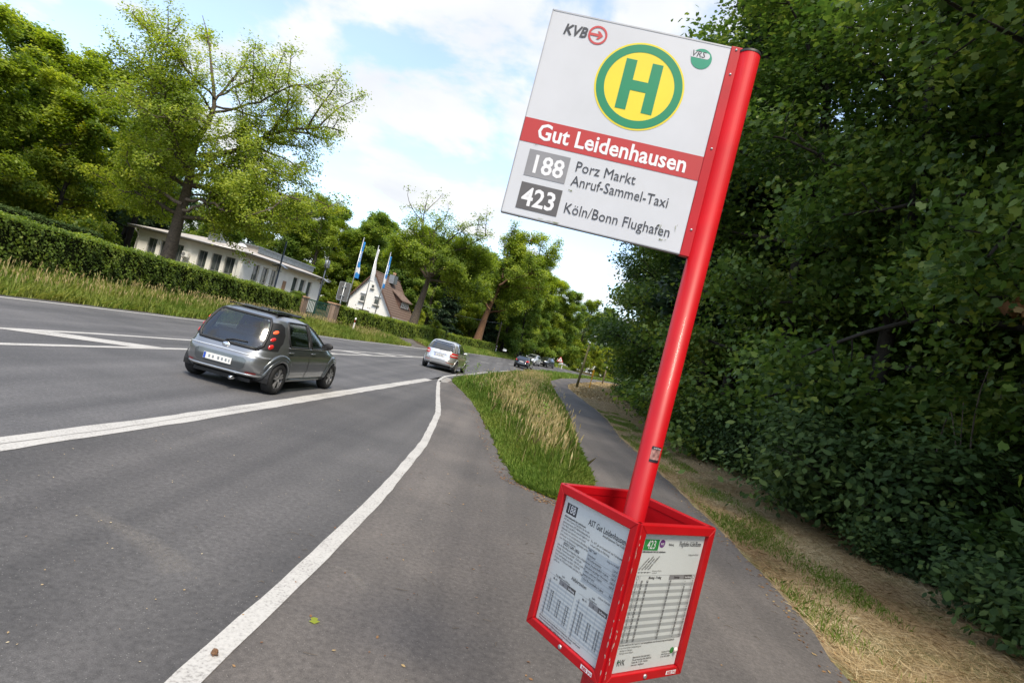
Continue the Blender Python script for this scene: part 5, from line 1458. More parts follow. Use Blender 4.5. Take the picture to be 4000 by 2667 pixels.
def skin_figure(name, mtx, V_, E_, R_, m, label, parent=None):
    me = bpy.data.meshes.new(name); me.from_pydata([tuple(v) for v in V_], E_, [])
    o = bpy.data.objects.new(name, me); COL.objects.link(o)
    me.materials.append(MATS[m])
    sk = o.modifiers.new('skin', 'SKIN')
    if not me.skin_vertices: me.attributes  # layer is made with the modifier
    try:
        for i, r in enumerate(R_): me.skin_vertices[0].data[i].radius = (r[0], r[1]) if hasattr(r, '__len__') else (r, r)
        me.skin_vertices[0].data[0].use_root = True
    except Exception: pass
    sb = o.modifiers.new('smooth', 'SUBSURF'); sb.levels = 1; sb.render_levels = 1
    if parent: o.parent = parent
    else: o.matrix_world = mtx
    return o

# ---- car 1: grey compact passing close by
S1 = dict(rear=[(.20, -1.55), (.27, -1.76), (.36, -1.85), (.50, -1.875), (.62, -1.86), (.70, -1.80), (.78, -1.76), (.95, -1.69), (1.15, -1.57), (1.30, -1.45), (1.38, -1.34), (1.43, -1.15), (1.455, -.85)],
          front=[(.20, 1.55), (.30, 1.78), (.45, 1.86), (.60, 1.83), (.72, 1.70), (.80, 1.52), (.88, 1.28), (.94, 1.05), (1.10, .74), (1.25, .42), (1.36, .12), (1.43, -.20), (1.455, -.50)],
          wide=[(.20, .72), (.30, .80), (.45, .835), (.62, .845), (.75, .84), (.88, .815), (.95, .79), (1.10, .74), (1.25, .68), (1.36, .61), (1.43, .50), (1.455, .36)], r=.295, wb=2.50, track=1.48, n=5.0)
hd1 = .075
c1 = Car('grey_car', 'grey compact hatchback with open sunroof driving past, nearest of the cars', -4.36, 11.0, hd1, S1, scale=.915)
wf = [(.90, -.06, .98), (1.05, -.06, .76), (1.20, -.08, .47), (1.30, -.10, .22), (1.345, -.12, .08)]
wrr = [(.90, -1.02, -.17), (1.05, -1.04, -.17), (1.20, -1.04, -.19), (1.30, -1.00, -.20), (1.345, -.94, -.21)]
wb_ = [(.78, -.54, .54), (.86, -.60, .60), (1.0, -.595, .595), (1.15, -.565, .565), (1.28, -.52, .52), (1.345, -.46, .46)]
ww = [(.96, -.66, .66), (1.10, -.63, .63), (1.25, -.57, .57), (1.35, -.50, .50)]
hol = lambda q: (c1.inrows(wf, q[0], q[2]) or c1.inrows(wrr, q[0], q[2])) and abs(q[1]) > .5 or (c1.inrows(wb_, q[1], q[2]) and q[0] < -1.2) or (c1.inrows(ww, q[1], q[2]) and q[0] > .15)
c1.body('paint_grey', [hol])
def frame_of(c, name, kind, rows, wd, m):
    P = [(r[1], r[0]) for r in rows] + [(r[2], r[0]) for r in rows[::-1]]
    P.append(P[0]); Q = []
    for (a, b) in zip(P[:-1], P[1:]):
        n_ = max(1, int(math.hypot(b[0] - a[0], b[1] - a[1]) / .12))
        Q += [(a[0] + (b[0] - a[0]) * i / n_, a[1] + (b[1] - a[1]) * i / n_) for i in range(n_)]
    Q.append(P[0])
    return c.strip(name, kind, Q, wd, m, off=.002)
for kd in ('R', 'L'):
    for rows in (wf, wrr):
        c1.panel('side_window', kd, rows, 'car_glass'); frame_of(c1, 'window_frame', kd, rows, .022, 'trim_black')
    dr_ = [(.30, -.12, .92), (.45, -.12, .98), (.62, -.12, 1.02), (.80, -.12, 1.04), (.875, -.12, 1.0)]
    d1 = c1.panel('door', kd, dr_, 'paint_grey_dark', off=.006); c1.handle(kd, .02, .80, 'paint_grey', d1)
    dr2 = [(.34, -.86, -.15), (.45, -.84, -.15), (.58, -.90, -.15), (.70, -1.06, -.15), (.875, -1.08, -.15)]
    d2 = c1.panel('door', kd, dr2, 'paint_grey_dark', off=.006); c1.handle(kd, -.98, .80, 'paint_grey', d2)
    c1.strip('chrome_strip', kd, [(-1.06 + 2.04 * i / 16, .888) for i in range(17)], .010, 'chrome')
    c1.strip('sill', kd, [(-.85 + 1.7 * i / 10, .25) for i in range(11)], .035, 'paint_grey')
frame_of(c1, 'window_frame', 'F', ww, .03, 'trim_black'); c1.panel('windscreen', 'F', ww, 'car_glass')
c1.panel('rear_window', 'B', wb_, 'car_glass'); frame_of(c1, 'window_frame', 'B', wb_, .03, 'trim_black')
for sg in (-1, 1):
    k = [(.80, sg * .56, sg * .775), (.95, sg * .60, sg * .765), (1.10, sg * .585, sg * .725), (1.25, sg * .55, sg * .665), (1.30, sg * .54, sg * .62)]
    lp = c1.panel('lamp_panel', 'B', k, 'trim_black', off=.012)
    for z, mm in ((.865, 'lamp_red'), (1.00, 'lamp_red'), (1.135, 'brake_on')):
        y = sg * (.70 - (z - .86) * .18)
        P0 = Vector(c1.pt('B', y, z, .012)); du = Vector(c1.pt('B', y + .02, z, .012)) - P0; dv = Vector(c1.pt('B', y, z + .02, .012)) - P0
        nn = dv.cross(du).normalized(); nn = nn if nn.x < 0 else -nn
        Mx = plane(P0, du if True else dv, dv); zz3 = (Mx.to_3x3() @ Vector((0, 0, 1))); sgn = 1 if zz3.dot(nn) > 0 else -1
        lb = MB().lathe([(0, .014), (.030, .012), (.047, .006), (.054, -.004)], seg=20); lb.v = [tuple(Mx @ Vector((p[0], p[1], p[2] * sgn))) for p in lb.v]
        lb.build('tail_light', MATS[mm], c1.root, smooth=True)
c1.panel('bumper', 'B', [(.28, -.78, .78), (.34, -.82, .82), (.50, -.82, .82), (.62, -.80, .80), (.68, -.76, .76)], 'paint_grey', off=.03, nu=30)
c1.panel('plate_recess', 'B', [(.385, -.40, .40), (.42, -.46, .46), (.56, -.48, .48), (.60, -.42, .42)], 'paint_grey_dark', off=.034, nu=20)
c1.panel('lower_valance', 'B', [(.225, -.5, .5), (.27, -.62, .62), (.30, -.66, .66)], 'trim_black', off=.02, nu=20)
c1.strip('bumper_lip', 'B', [(-.70 + 1.4 * i / 20, .315) for i in range(21)], .022, 'paint_silver', off=.03)
c1.strip('bumper_edge', 'B', [(-.76 + 1.52 * i / 20, .655 + .015 * math.cos(i / 20 * PI - PI / 2)) for i in range(21)], .018, 'paint_silver', off=.028)
for sg in (-1, 1): c1.panel('reflector', 'B', [(.335, sg * .50, sg * .64), (.36, sg * .49, sg * .65)], 'lamp_red', off=.045, nu=6, nv=2)
c1.plate('B', 0.02, .485, off=.045)
em = MB(); em.lathe([(0, -.012), (.04, -.010), (.05, 0)], (c1.back(0, .73) - .006, 0, .735), 'x', 20); em.v = [(x, y * 1.5, z) for x, y, z in em.v]; em.build('emblem', MATS['chrome'], c1.root, smooth=True)
MB().tube([(-1.62, -.28, .20), (-1.90, -.28, .205)], .033, 10).build('exhaust', MATS['chrome'], c1.root, smooth=True)
c1.strip('wiper', 'B', [(-.34, .87), (-.1, .86), (.02, .83), (.05, .80)], .012, 'trim_black', off=.02)
c1.arches('paint_grey_dark', .045); c1.wheels(w=.20)
for sg in (-1, 1): c1.mirror(sg, .86, .97, 'trim_black'); c1.panel('headlight', 'F', [(.60, sg * .48, sg * .74), (.68, sg * .45, sg * .76), (.74, sg * .46, sg * .70)], 'headlamp', off=.008)
# fenders bulging over the wheels
for sg in (-1, 1):
    for sx in (-1, 1):
        P = []
        for k in range(15):
            a = .1 + (PI - .2) * k / 14; x, z = sx * 1.25 + math.cos(a) * .43, .295 + math.sin(a) * .40
            P.append((x, c1.side(x, z, sg) - sg * .02, z))
        MB().tube(P, [.03 + .035 * math.sin(PI * k / 14) for k in range(15)], 8).build('fender', MATS['paint_grey_dark'], c1.root, smooth=True)
rp = MB(); rp.prism([(-1.02, -.46, 1.452), (-.22, -.46, 1.462), (-.22, -.46, 1.474), (-1.02, -.46, 1.466)], (0, 1, 0), 0, .92); sr_ = rp.build('sunroof', MATS['dark_glass'], c1.root)
for sg in (-1, 1): MB().box((-.62, sg * .475, 1.466), (1.15, .03, .022)).build('sunroof_rail', MATS['trim_black'], c1.root)
MB().prism([(-1.12, -.46, 1.458), (-.55, -.46, 1.478), (-.55, -.46, 1.492), (-1.12, -.46, 1.475)], (0, 1, 0), 0, .92).build('sunroof_panel', MATS['dark_glass'], c1.root)
MB().prism([(-.20, -.44, 1.46), (-.08, -.44, 1.50), (-.06, -.44, 1.50), (-.17, -.44, 1.455)], (0, 1, 0), 0, .88).build('wind_deflector', MATS['trim_black'], c1.root)
interior(c1, .0)
# the driver
bpy.context.view_layer.update()
V_ = [(-.14, .36, .62), (-.18, .36, .80), (-.24, .36, 1.00), (-.25, .36, 1.09), (-.23, .36, 1.15), (-.21, .36, 1.23), (-.20, .36, 1.32),
      (-.22, .20, 1.02), (-.05, .14, .87), (.20, .19, .89), (.40, .22, .93), (.46, .24, .95),
      (-.22, .52, 1.02), (-.04, .57, .87), (.20, .52, .89), (.40, .49, .93), (.46, .47, .95), (.24, .27, .62), (.24, .45, .62)]
E_ = [(0, 1), (1, 2), (2, 3), (3, 4), (4, 5), (5, 6), (2, 7), (7, 8), (8, 9), (9, 10), (10, 11), (2, 12), (12, 13), (13, 14), (14, 15), (15, 16), (0, 17), (0, 18)]
R_ = [(.17, .13), (.16, .12), (.17, .11), (.06, .06), (.065, .075), (.08, .095), (.06, .07), .07, .055, .048, .04, .038, .07, .055, .048, .04, .038, .09, .09]
pz = empty('person', tuple(c1.root.matrix_world @ Vector((-.14, .36, .53))), PI / 2 - hd1); pz.scale = (.915,) * 3
tag(pz, 'driver in an orange long-sleeved top holding the wheel of the grey car', 'person')
bpy.context.view_layer.update()
bd = skin_figure('body', None, [Vector(v) - Vector((-.14, .36, .53)) for v in V_], E_, R_, 'orange_cloth', None, pz)
hd = MB().lathe([(0, -.11), (.06, -.10), (.085, -.04), (.09, .03), (.075, .09), (.04, .12), (0, .125)], (-.07, 0, .735), seg=14); hd.build('head', MATS['skin'], pz, smooth=True)
hh = MB().lathe([(.092, .0), (.098, .05), (.085, .105), (.045, .135), (0, .14)], (-.085, 0, .735), seg=14); hh.build('hair', MATS['hair'], pz, smooth=True)
for y in (-.12, .11):
    h_ = MB(); h_.tube([(.58, y, .41), (.63, y * .95, .425), (.66, y * .9, .42)], [.03, .036, .02], 8)
    for k in range(4): h_.tube([(.63, y + (k - 1.5) * .018, .44), (.665, y + (k - 1.5) * .019, .435), (.672, y + (k - 1.5) * .019, .405)], [.009, .009, .007], 5)
    h_.tube([(.61, y + (.03 if y < 0 else -.03), .43), (.64, y + (.045 if y < 0 else -.045), .445)], [.011, .008], 5)
    h_.build('hand', MATS['skin'], pz, smooth=True)

# ---- the other cars
S2 = dict(rear=[(.22, -1.80), (.30, -2.02), (.42, -2.11), (.60, -2.125), (.74, -2.07), (.95, -2.02), (1.05, -1.97), (1.25, -1.81), (1.42, -1.64), (1.52, -1.48), (1.575, -1.2), (1.60, -.75)],
          front=[(.22, 1.75), (.40, 2.08), (.60, 2.11), (.78, 1.95), (.90, 1.66), (.99, 1.32), (1.05, 1.10), (1.20, .82), (1.40, .38), (1.52, .02), (1.575, -.22), (1.60, -.5)],
          wide=[(.22, .76), (.30, .85), (.48, .88), (.75, .885), (.95, .865), (1.05, .84), (1.25, .77), (1.42, .70), (1.52, .62), (1.575, .50), (1.60, .36)], r=.315, wb=2.78, track=1.56, n=5.0)
S3 = dict(rear=[(.22, -1.85), (.30, -2.08), (.45, -2.16), (.62, -2.15), (.80, -2.08), (.95, -2.02), (1.10, -1.86), (1.28, -1.62), (1.38, -1.45), (1.44, -1.1), (1.465, -.7)],
          front=[(.22, 1.8), (.40, 2.12), (.58, 2.14), (.72, 2.0), (.82, 1.7), (.92, 1.2), (.97, 1.0), (1.10, .72), (1.28, .3), (1.38, -.02), (1.44, -.3), (1.465, -.5)],
          wide=[(.22, .78), (.30, .87), (.48, .90), (.75, .905), (.90, .88), (1.0, .84), (1.15, .76), (1.28, .70), (1.38, .62), (1.44, .50), (1.465, .36)], r=.32, wb=2.65, track=1.58, n=5.0)
S4 = dict(rear=[(.26, -1.9), (.36, -2.12), (.55, -2.2), (.80, -2.17), (1.05, -2.08), (1.25, -1.95), (1.45, -1.78), (1.58, -1.6), (1.65, -1.2), (1.68, -.7)],
          front=[(.26, 1.85), (.42, 2.15), (.70, 2.18), (.90, 2.10), (1.00, 1.75), (1.07, 1.3), (1.12, 1.05), (1.25, .8), (1.45, .42), (1.58, .1), (1.65, -.2), (1.68, -.5)],
          wide=[(.26, .80), (.36, .89), (.55, .92), (.85, .925), (1.05, .89), (1.15, .85), (1.30, .78), (1.45, .72), (1.58, .63), (1.65, .5), (1.68, .36)], r=.35, wb=2.68, track=1.6, n=5.0)
def common(c, paint, zb, zt, hood, dark=True, roofbar=False):
    """glass, doors, wheels and mirrors of an ordinary car; zb..zt = window band"""
    S = c.S; dz = zt - zb
    fxs = [np.interp(zb + dz * k / 4, [p[0] for p in S['front']], [p[1] for p in S['front']]) for k in range(5)]
    rxs = [np.interp(zb + dz * k / 4, [p[0] for p in S['rear']], [p[1] for p in S['rear']]) for k in range(5)]
    wds = [np.interp(zb + dz * k / 4, [p[0] for p in S['wide']], [p[1] for p in S['wide']]) for k in range(5)]
    zz_ = [zb + dz * k / 4 for k in range(5)]
    for kd in ('R', 'L'):
        w1 = [(z, .02, f - .26 - .03 * i) for i, (z, f) in enumerate(zip(zz_, fxs))]
        w2 = [(z, max(-.95, r + .75), -.06) for z, r in zip(zz_, rxs)]
        w3 = [(z, r + .38 + .06 * i, max(-1.03, r + .67)) for i, (z, r) in enumerate(zip(zz_, rxs))]
        for w in (w1, w2, w3): c.panel('side_window', kd, w, 'dark_glass'); frame_of(c, 'window_frame', kd, w, .016, 'trim_black')
        d = c.panel('door', kd, [(.32, -.02, .88), (.6, -.02, .98), (zb - .05, -.02, 1.0)], paint, off=.006); c.handle(kd, .12, zb - .14, paint, d)
        d = c.panel('door', kd, [(.32, -.78, -.06), (.6, -.92, -.06), (zb - .05, -1.02, -.06)], paint, off=.006); c.handle(kd, -.86, zb - .14, paint, d)
        c.strip('sill', kd, [(-.9 + 1.8 * i / 10, .27) for i in range(11)], .03, 'trim_black')
    bw = [(z, -w * .86 + .02 * i, w * .86 - .02 * i) for i, (z, w) in enumerate(zip(zz_, wds))]
    c.panel('rear_window', 'B', [(z + .01, a, b) for z, a, b in bw], 'dark_glass'); frame_of(c, 'window_frame', 'B', [(z + .01, a, b) for z, a, b in bw], .016, 'trim_black')
    fw_ = [(z, -w * .88, w * .88) for z, w in zip(zz_, wds)]
    c.panel('windscreen', 'F', fw_, 'dark_glass'); frame_of(c, 'window_frame', 'F', fw_, .02, 'trim_black')
    c.arches(paint, .022); c.wheels()
    for sg in (-1, 1): c.mirror(sg, fxs[0] - .22, zb + .02, paint)
hd2 = .092
c2 = Car('silver_car', 'silver family car braking at the mouth of the bus bay', -3.13, 30.55, hd2, S2, scale=.97)
c2.body('paint_silver'); common(c2, 'paint_silver', 1.06, 1.47, .95)
for sg in (-1, 1):
    tl = c2.panel('tail_light', 'B', [(.80, sg * .56, sg * .855), (.88, sg * .53, sg * .865), (.98, sg * .55, sg * .855), (1.02, sg * .60, sg * .83)], 'lamp_red', off=.012)
    c2.panel('lamp_stripe', 'B', [(.875, sg * .57, sg * .85), (.925, sg * .57, sg * .845)], 'lamp_clear', off=.016, parent=tl, nv=2)
    c2.panel('reflector', 'B', [(.475, sg * .42, sg * .80), (.492, sg * .42, sg * .80)], 'lamp_red', off=.02, nv=2)
    c2.panel('headlight', 'F', [(.66, sg * .5, sg * .8), (.80, sg * .5, sg * .78)], 'headlamp', off=.01)
c2.strip('hatch_seam', 'B', [(-.62, .98), (-.60, .70), (-.50, .60), (0, .575), (.50, .60), (.60, .70), (.62, .98)], .007, 'trim_black', off=.004)
c2.strip('bumper_edge', 'B', [(-.80 + 1.6 * i / 20, .55) for i in range(21)], .012, 'paint_silver', off=.012)
c2.panel('lower_valance', 'B', [(.24, -.6, .6), (.33, -.70, .70)], 'trim_black', off=.012)
c2.panel('plate_recess', 'B', [(.715, -.34, .34), (.86, -.34, .34)], 'paint_silver', off=.006, nv=3)
MB().box((c2.back(0, .885) - .02, 0, .882), (.03, .66, .035)).build('chrome_strip', MATS['chrome'], c2.root, bevel=.008)
c2.plate('B', 0, .785, chars='SU IQ 964', off=.035)
x_ = c2.back(0, .97) - .008
em = empty('emblem', (x_, 0, .965), 0, c2.root); M = plane((0, 0, 0), (0, -1, 0), (0, 0, 1))
mb = MB(); mb.lathe([(.042, 0), (.050, -.006), (.055, 0)], (0, 0, 0), 'x', 28)
for k in range(3):
    a = PI / 2 + k * 2 * PI / 3; mb.prism([(0, math.cos(a) * .046, math.sin(a) * .046), (0, math.cos(a + PI / 3) * .009, math.sin(a + PI / 3) * .009), (0, 0, 0), (0, math.cos(a - PI / 3) * .009, math.sin(a - PI / 3) * .009)], (-1, 0, 0), .0, .005)
mb.build('star', MATS['chrome'], em)
c2.strip('wiper', 'B', [(.05, 1.06), (-.12, 1.09), (-.30, 1.075)], .014, 'trim_black', off=.02)
MB().tube([(-1.95, .42, .24), (-2.14, .42, .245)], .035, 10).build('exhaust', MATS['chrome'], c2.root, smooth=True)
MB().tube([(-1.15, 0, 1.585), (-1.17, 0, 1.66)], [.012, .004], 6).build('antenna', MATS['trim_black'], c2.root, smooth=True)
hd3 = .20
c3 = Car('dark_car', 'dark hatchback driving away above the golden grass', 2.05, 68.8, hd3, S3)
c3.body('paint_black'); common(c3, 'paint_black', .99, 1.34, .9)
for sg in (-1, 1): c3.panel('tail_light', 'B', [(.82, sg * .50, sg * .87), (.90, sg * .56, sg * .86), (.99, sg * .62, sg * .83)], 'lamp_red', off=.012)
c3.plate('B', 0, .76, off=.03)
c3.strip('bumper_edge', 'B', [(-.78 + 1.56 * i / 20, .60) for i in range(21)], .014, 'chrome', off=.012)
for sg in (-1, 1): c3.strip('roof_rail', 'R' if sg < 0 else 'L', [(-1.2 + 1.3 * i / 10, 1.405) for i in range(11)], .014, 'chrome')
def front_end(c, zl, zg, grille, plate_z):
    for sg in (-1, 1):
        c.panel('headlight', 'F', [(zl - .07, sg * .50, sg * .80), (zl, sg * .46, sg * .84), (zl + .07, sg * .50, sg * .80)], 'headlamp', off=.012)
        c.panel('fog_light', 'F', [(.42, sg * .52, sg * .72), (.50, sg * .50, sg * .74)], 'trim_black', off=.012)
    c.panel('grille', 'F', [(zg - .06, -.44, .44), (zg + .06, -.46, .46)], grille, off=.012)
    c.panel('lower_grille', 'F', [(.36, -.5, .5), (.50, -.5, .5)], 'trim_black', off=.012)
    x_ = c.front(0, zg) + .02
    MB().lathe([(0, .01), (.05, .008), (.06, 0)], (x_, 0, zg), 'x', 18).build('emblem', MATS['chrome'], c.root, smooth=True)
    c.plate('F', 0, plate_z, off=.03)
c4 = Car('light_car', 'pale oncoming car half hidden behind the dark hatchback', 3.75, 87.5, .32 + PI, S4, pitch=0)
c4.body('paint_silver'); common(c4, 'paint_silver', 1.13, 1.53, 1.05); front_end(c4, .86, .86, 'trim_black', .58)
c5 = Car('dark_car', 'dark oncoming car with pale bonnet edges left of the warning sign', 6.2, 93.0, .42 + PI, S4)
c5.body('paint_black'); common(c5, 'paint_black', 1.13, 1.53, 1.05); front_end(c5, .86, .86, 'trim_black', .58)
for sg in (-1, 1): c5.strip('bonnet_edge', 'F', [(sg * .30, .99), (sg * .5, .97), (sg * .74, .93)], .02, 'paint_white', off=.0)
# ================================================================ the bus stop
mat('stop_red', (0.40, 0.0025, 0.007), rough=0.45, var=0.10, scale=7, coat=0.08, spec=0.35)
mat('stop_red_worn', (0.38, 0.003, 0.007), rough=0.42, var=0.12, scale=9, coat=0.08, spec=0.3)
mat('sign_white', (0.52, 0.53, 0.56), rough=0.33, var=0.05, scale=4, coat=0.2)
mat('sign_edge', (0.30, 0.31, 0.33), rough=0.5, metal=0.5, var=0.1, scale=8)
mat('band_red', (0.42, 0.03, 0.026), rough=0.35, var=0.05, scale=5)
mat('h_green', (0.0, 0.20, 0.085), rough=0.38, var=0.06, scale=6)
mat('h_yellow', (0.70, 0.56, 0.02), rough=0.38, var=0.05, scale=6)
mat('print_dark', (0.030, 0.032, 0.042), rough=0.5, var=0.1, scale=9)
mat('print_grey', (0.22, 0.22, 0.235), rough=0.5, var=0.1, scale=9)
mat('print_grey_dark', (0.085, 0.08, 0.082), rough=0.5, var=0.1, scale=9)
mat('print_white', (0.68, 0.68, 0.70), rough=0.4, var=0.04, scale=9)
mat('paper', (0.60, 0.62, 0.62), rough=0.6, var=0.06, scale=3)
mat('row_grey', (0.35, 0.37, 0.38), rough=0.6, var=0.05, scale=3)
mat('row_blue', (0.43, 0.47, 0.51), rough=0.6, var=0.05, scale=3)
mat('logo_red', (0.46, 0.045, 0.045), rough=0.4, var=0.06, scale=6)
mat('logo_green', (0.0, 0.23, 0.13), rough=0.4, var=0.06, scale=6)
mat('line_green', (0.015, 0.24, 0.05), rough=0.4, var=0.06, scale=6)
mat('line_purple', (0.13, 0.03, 0.19), rough=0.4, var=0.06, scale=6)
mat('wear_chip', (0.42, 0.30, 0.26), rough=0.8, var=0.3, scale=40)
mat('algae', (0.16, 0.19, 0.10), rough=0.9, var=0.4, scale=60)
glass_mat('perspex', (0.93, 0.94, 0.94), 0.1)
SX, SY = 0.528, 1.892
SYAW = -0.0685
stop = tag(empty('bus_stop_sign', (SX, SY, 0), 0), 'red bus stop post with white stop sign and square timetable box', 'bus stop')
PT = 2.826
POLE_R = 0.0365
prof = []
for k in range(28):                                   # round post with a flat slot towards the board
    a = 2 * PI * k / 28
    prof.append((POLE_R * math.cos(a), POLE_R * math.sin(a)))
prof[14] = (-POLE_R * .90, 0)
mb = MB(); n = len(prof)
cs, sn = math.cos(SYAW), math.sin(SYAW)
rot = lambda x, y: (x * cs - y * sn, x * sn + y * cs)
vs = [(*rot(*p), -.1) for p in prof] + [(*rot(*p), PT) for p in prof]
mb.add(vs, [(i, (i + 1) % n, n + (i + 1) % n, n + i) for i in range(n)] + [tuple(range(n, 2 * n))])
pole = mb.build('post', MATS['stop_red'], stop, smooth=False)
for p in pole.data.polygons: p.use_smooth = len(p.vertices) == 4
MB().lathe([(POLE_R + .001, -.004), (POLE_R + .0012, .004), (POLE_R * .9, .007), (0, .007)], (0, 0, PT), seg=24).build('post_cap', MATS['trim_black'], pole, smooth=True)
MB().lathe([(.16, 0), (.16, .01), (POLE_R + .02, .02), (POLE_R + .012, .10)], (0, 0, 0.002), seg=24).build('base_collar', MATS['stop_red_worn'], stop, smooth=True)
# bolts on the far side of the post
for z in (2.62, 2.30, 2.16): MB().lathe([(0, .012), (.008, .010), (.009, 0)], (*rot(POLE_R * .86, .012), z), 'x', 8).build('bolt', MATS['trim_black'], pole, smooth=True)
# board
E_ = Vector((cs, sn, 0)); FN = Vector((sn, -cs, 0))       # board x axis, and outward normal (towards the road user)
BWD, BHT, BTOP, BOFF = 0.6101, 0.7105, 2.8356, 0.0643
TLc = Vector((0, 0, BTOP)) - E_ * (BOFF + BWD)
Mb = plane(TLc + FN * .009, E_, (0, 0, 1))                # u right, v up (negative = down the board)
mb = MB()
q = [TLc, TLc + E_ * BWD, TLc + E_ * BWD - Vector((0, 0, BHT)), TLc - Vector((0, 0, BHT))]
mb.prism([tuple(v) for v in q], tuple(-FN), -.009, .009)
board = mb.build('sign_board', MATS['sign_white'], stop, bevel=.0015)
e_ = .004                                                 # thin metal edge all round
mb = MB()
for (a, b, c, d) in ((0, -e_, BWD, .0012), (0, -BHT - .0012, BWD, -BHT + e_ * .6), (-.0012, -BHT, e_ * .6, 0)):
    mb.prism([tuple(Mb @ Vector((x, y, 0))) for x, y in ((a, b), (c, b), (c, d), (a, d))], tuple(FN), -.0195, .0012)
mb.build('edge_trim', MATS['sign_edge'], board)
U, Vv = BWD, BHT
def R_(name, m, u0, v0, u1, v1, dz=.0012): rect(name, board, m, Mb, u0 * U, -v1 * Vv, u1 * U, -v0 * Vv, dz)
def T_(name, m, s, u, v, size, align='LEFT', bold=0.0, shear=0.0, xs=1.0, space=1.0, dz=.0020): text(name, board, m, s, Mb @ Matrix.Translation((u * U, -v * Vv, dz)), size, align, bold, shear, xs, space)
hx, hy = .567 * U, -.2766 * Vv
disc('stop_symbol', board, 'h_yellow', Mb, hx, hy, .1495, .0010, 72)
ring('stop_ring', board, 'h_green', Mb, hx, hy, .1165, .1435, .0016, 72)
bw_, bh_, hw_, hh_ = .0365, .017, .0625, .086
poly('letter_h', board, 'h_green', Mb, [(hx + a, hy + b) for a, b in ((-hw_, -hh_), (-hw_ + bw_, -hh_), (-hw_ + bw_, -bh_), (hw_ - bw_, -bh_), (hw_ - bw_, -hh_), (hw_, -hh_), (hw_, hh_), (hw_ - bw_, hh_), (hw_ - bw_, bh_ + .001), (-hw_ + bw_, bh_ + .001), (-hw_ + bw_, hh_), (-hw_, hh_))], .0018)
R_('name_band', 'band_red', 0.0, .534, 1.0, .650)
T_('stop_name', 'print_white', 'Gut Leidenhausen', .505, .625, .0775, 'CENTER', .0016, xs=.90)
R_('line_box', 'print_grey', .0707, .679, .302, .807); R_('line_box', 'print_grey_dark', .072, .839, .303, .967)
T_('line_number#1', 'print_white', '188', .187, .786, .0865, 'CENTER', .0018, xs=.90); T_('line_number#2', 'print_white', '423', .188, .946, .0865, 'CENTER', .0018, xs=.90)
T_('destination#1', 'print_dark', 'Porz Markt', .338, .735, .0500, xs=.90); T_('destination#2', 'print_dark', 'Anruf-Sammel-Taxi', .335, .805, .0500, xs=.845); T_('destination#3', 'print_dark', 'Köln/Bonn Flughafen', .332, .938, .0500, xs=.865)
T_('operator_logo', 'print_dark', 'KVB', .085, .104, .0500, bold=.0012, shear=.22, xs=.88)
lx, ly = .2775 * U, -.0787 * Vv
ring('arrow_ring', board, 'logo_red', Mb, lx, ly, .0255, .0325, .0014)
poly('logo_arrow', board, 'logo_red', Mb, [(lx + a, ly + b) for a, b in ((-.0262, -.0045), (.004, -.0045), (-.003, -.014), (.005, -.014), (.0185, 0), (.005, .014), (-.003, .014), (.004, .0045), (-.0262, .0045))], .0016)
gx_, gy_ = .858 * U, -.085 * Vv
disc('transit_logo', board, 'logo_green', Mb, gx_, gy_, .0345, .0012)
poly('logo_band', board, 'sign_white', Mb, [(gx_ - .0360, gy_ + .0010), (gx_ + .016, gy_ + .0010)] + [(gx_ + .016 + .010 * math.sin(PI * k / 8), gy_ + .0115 - .0105 * math.cos(PI * k / 8)) for k in range(1, 8)] + [(gx_ + .016, gy_ + .022), (gx_ - .0360, gy_ + .022)], .0016)
T_('logo_text', 'print_dark', 'VRS', .858 - .060, .0795, .030, bold=.0004, shear=.22, xs=.92)
# smudges of algae and scrape marks on the board
for (u, v, w, h) in ((.345, .83, .035, .006), (.865, .905, .012, .02), (.945, .885, .006, .02), (.885, .955, .045, .005), (.10, .655, .02, .003), (.30, .995, .12, .004)):
    for k in range(7):
        a, b = u + rng.normal() * w * .35, v + rng.normal() * h * .35
        poly('dirt_mark', board, 'algae', Mb, [((a + w * .18 * math.cos(t) * rng.uniform(.4, 1)) * U, -(b + h * .35 * math.sin(t) * rng.uniform(.4, 1)) * Vv) for t in np.linspace(0, 2 * PI, 7)[:-1]], .0024)
# mounting strip
mb = MB()
s0 = TLc + E_ * BWD
mb.prism([tuple(s0 + FN * .0135 + Vector((0, 0, .003))), tuple(s0 + E_ * .037 + FN * .0135 + Vector((0, 0, .003))), tuple(s0 + E_ * .037 + FN * .0135 - Vector((0, 0, BHT + .004))), tuple(s0 + FN * .0135 - Vector((0, 0, BHT + .004)))], tuple(-FN), 0, .026)
strip_ = mb.build('mounting_strip', MATS['stop_red'], stop, bevel=.002)
for v in (.012, .13, .49, .88):
    c = s0 + E_ * .017 + FN * .0137 - Vector((0, 0, v * BHT)); M = plane(c, E_, (0, 0, 1))
    b = MB(); b.lathe([(0, .003), (.003, .0025), (.0042, 0)], seg=10); b.v = [tuple(M @ Vector(p)) for p in b.v]; b.build('rivet', MATS['steel'], strip_, smooth=True)
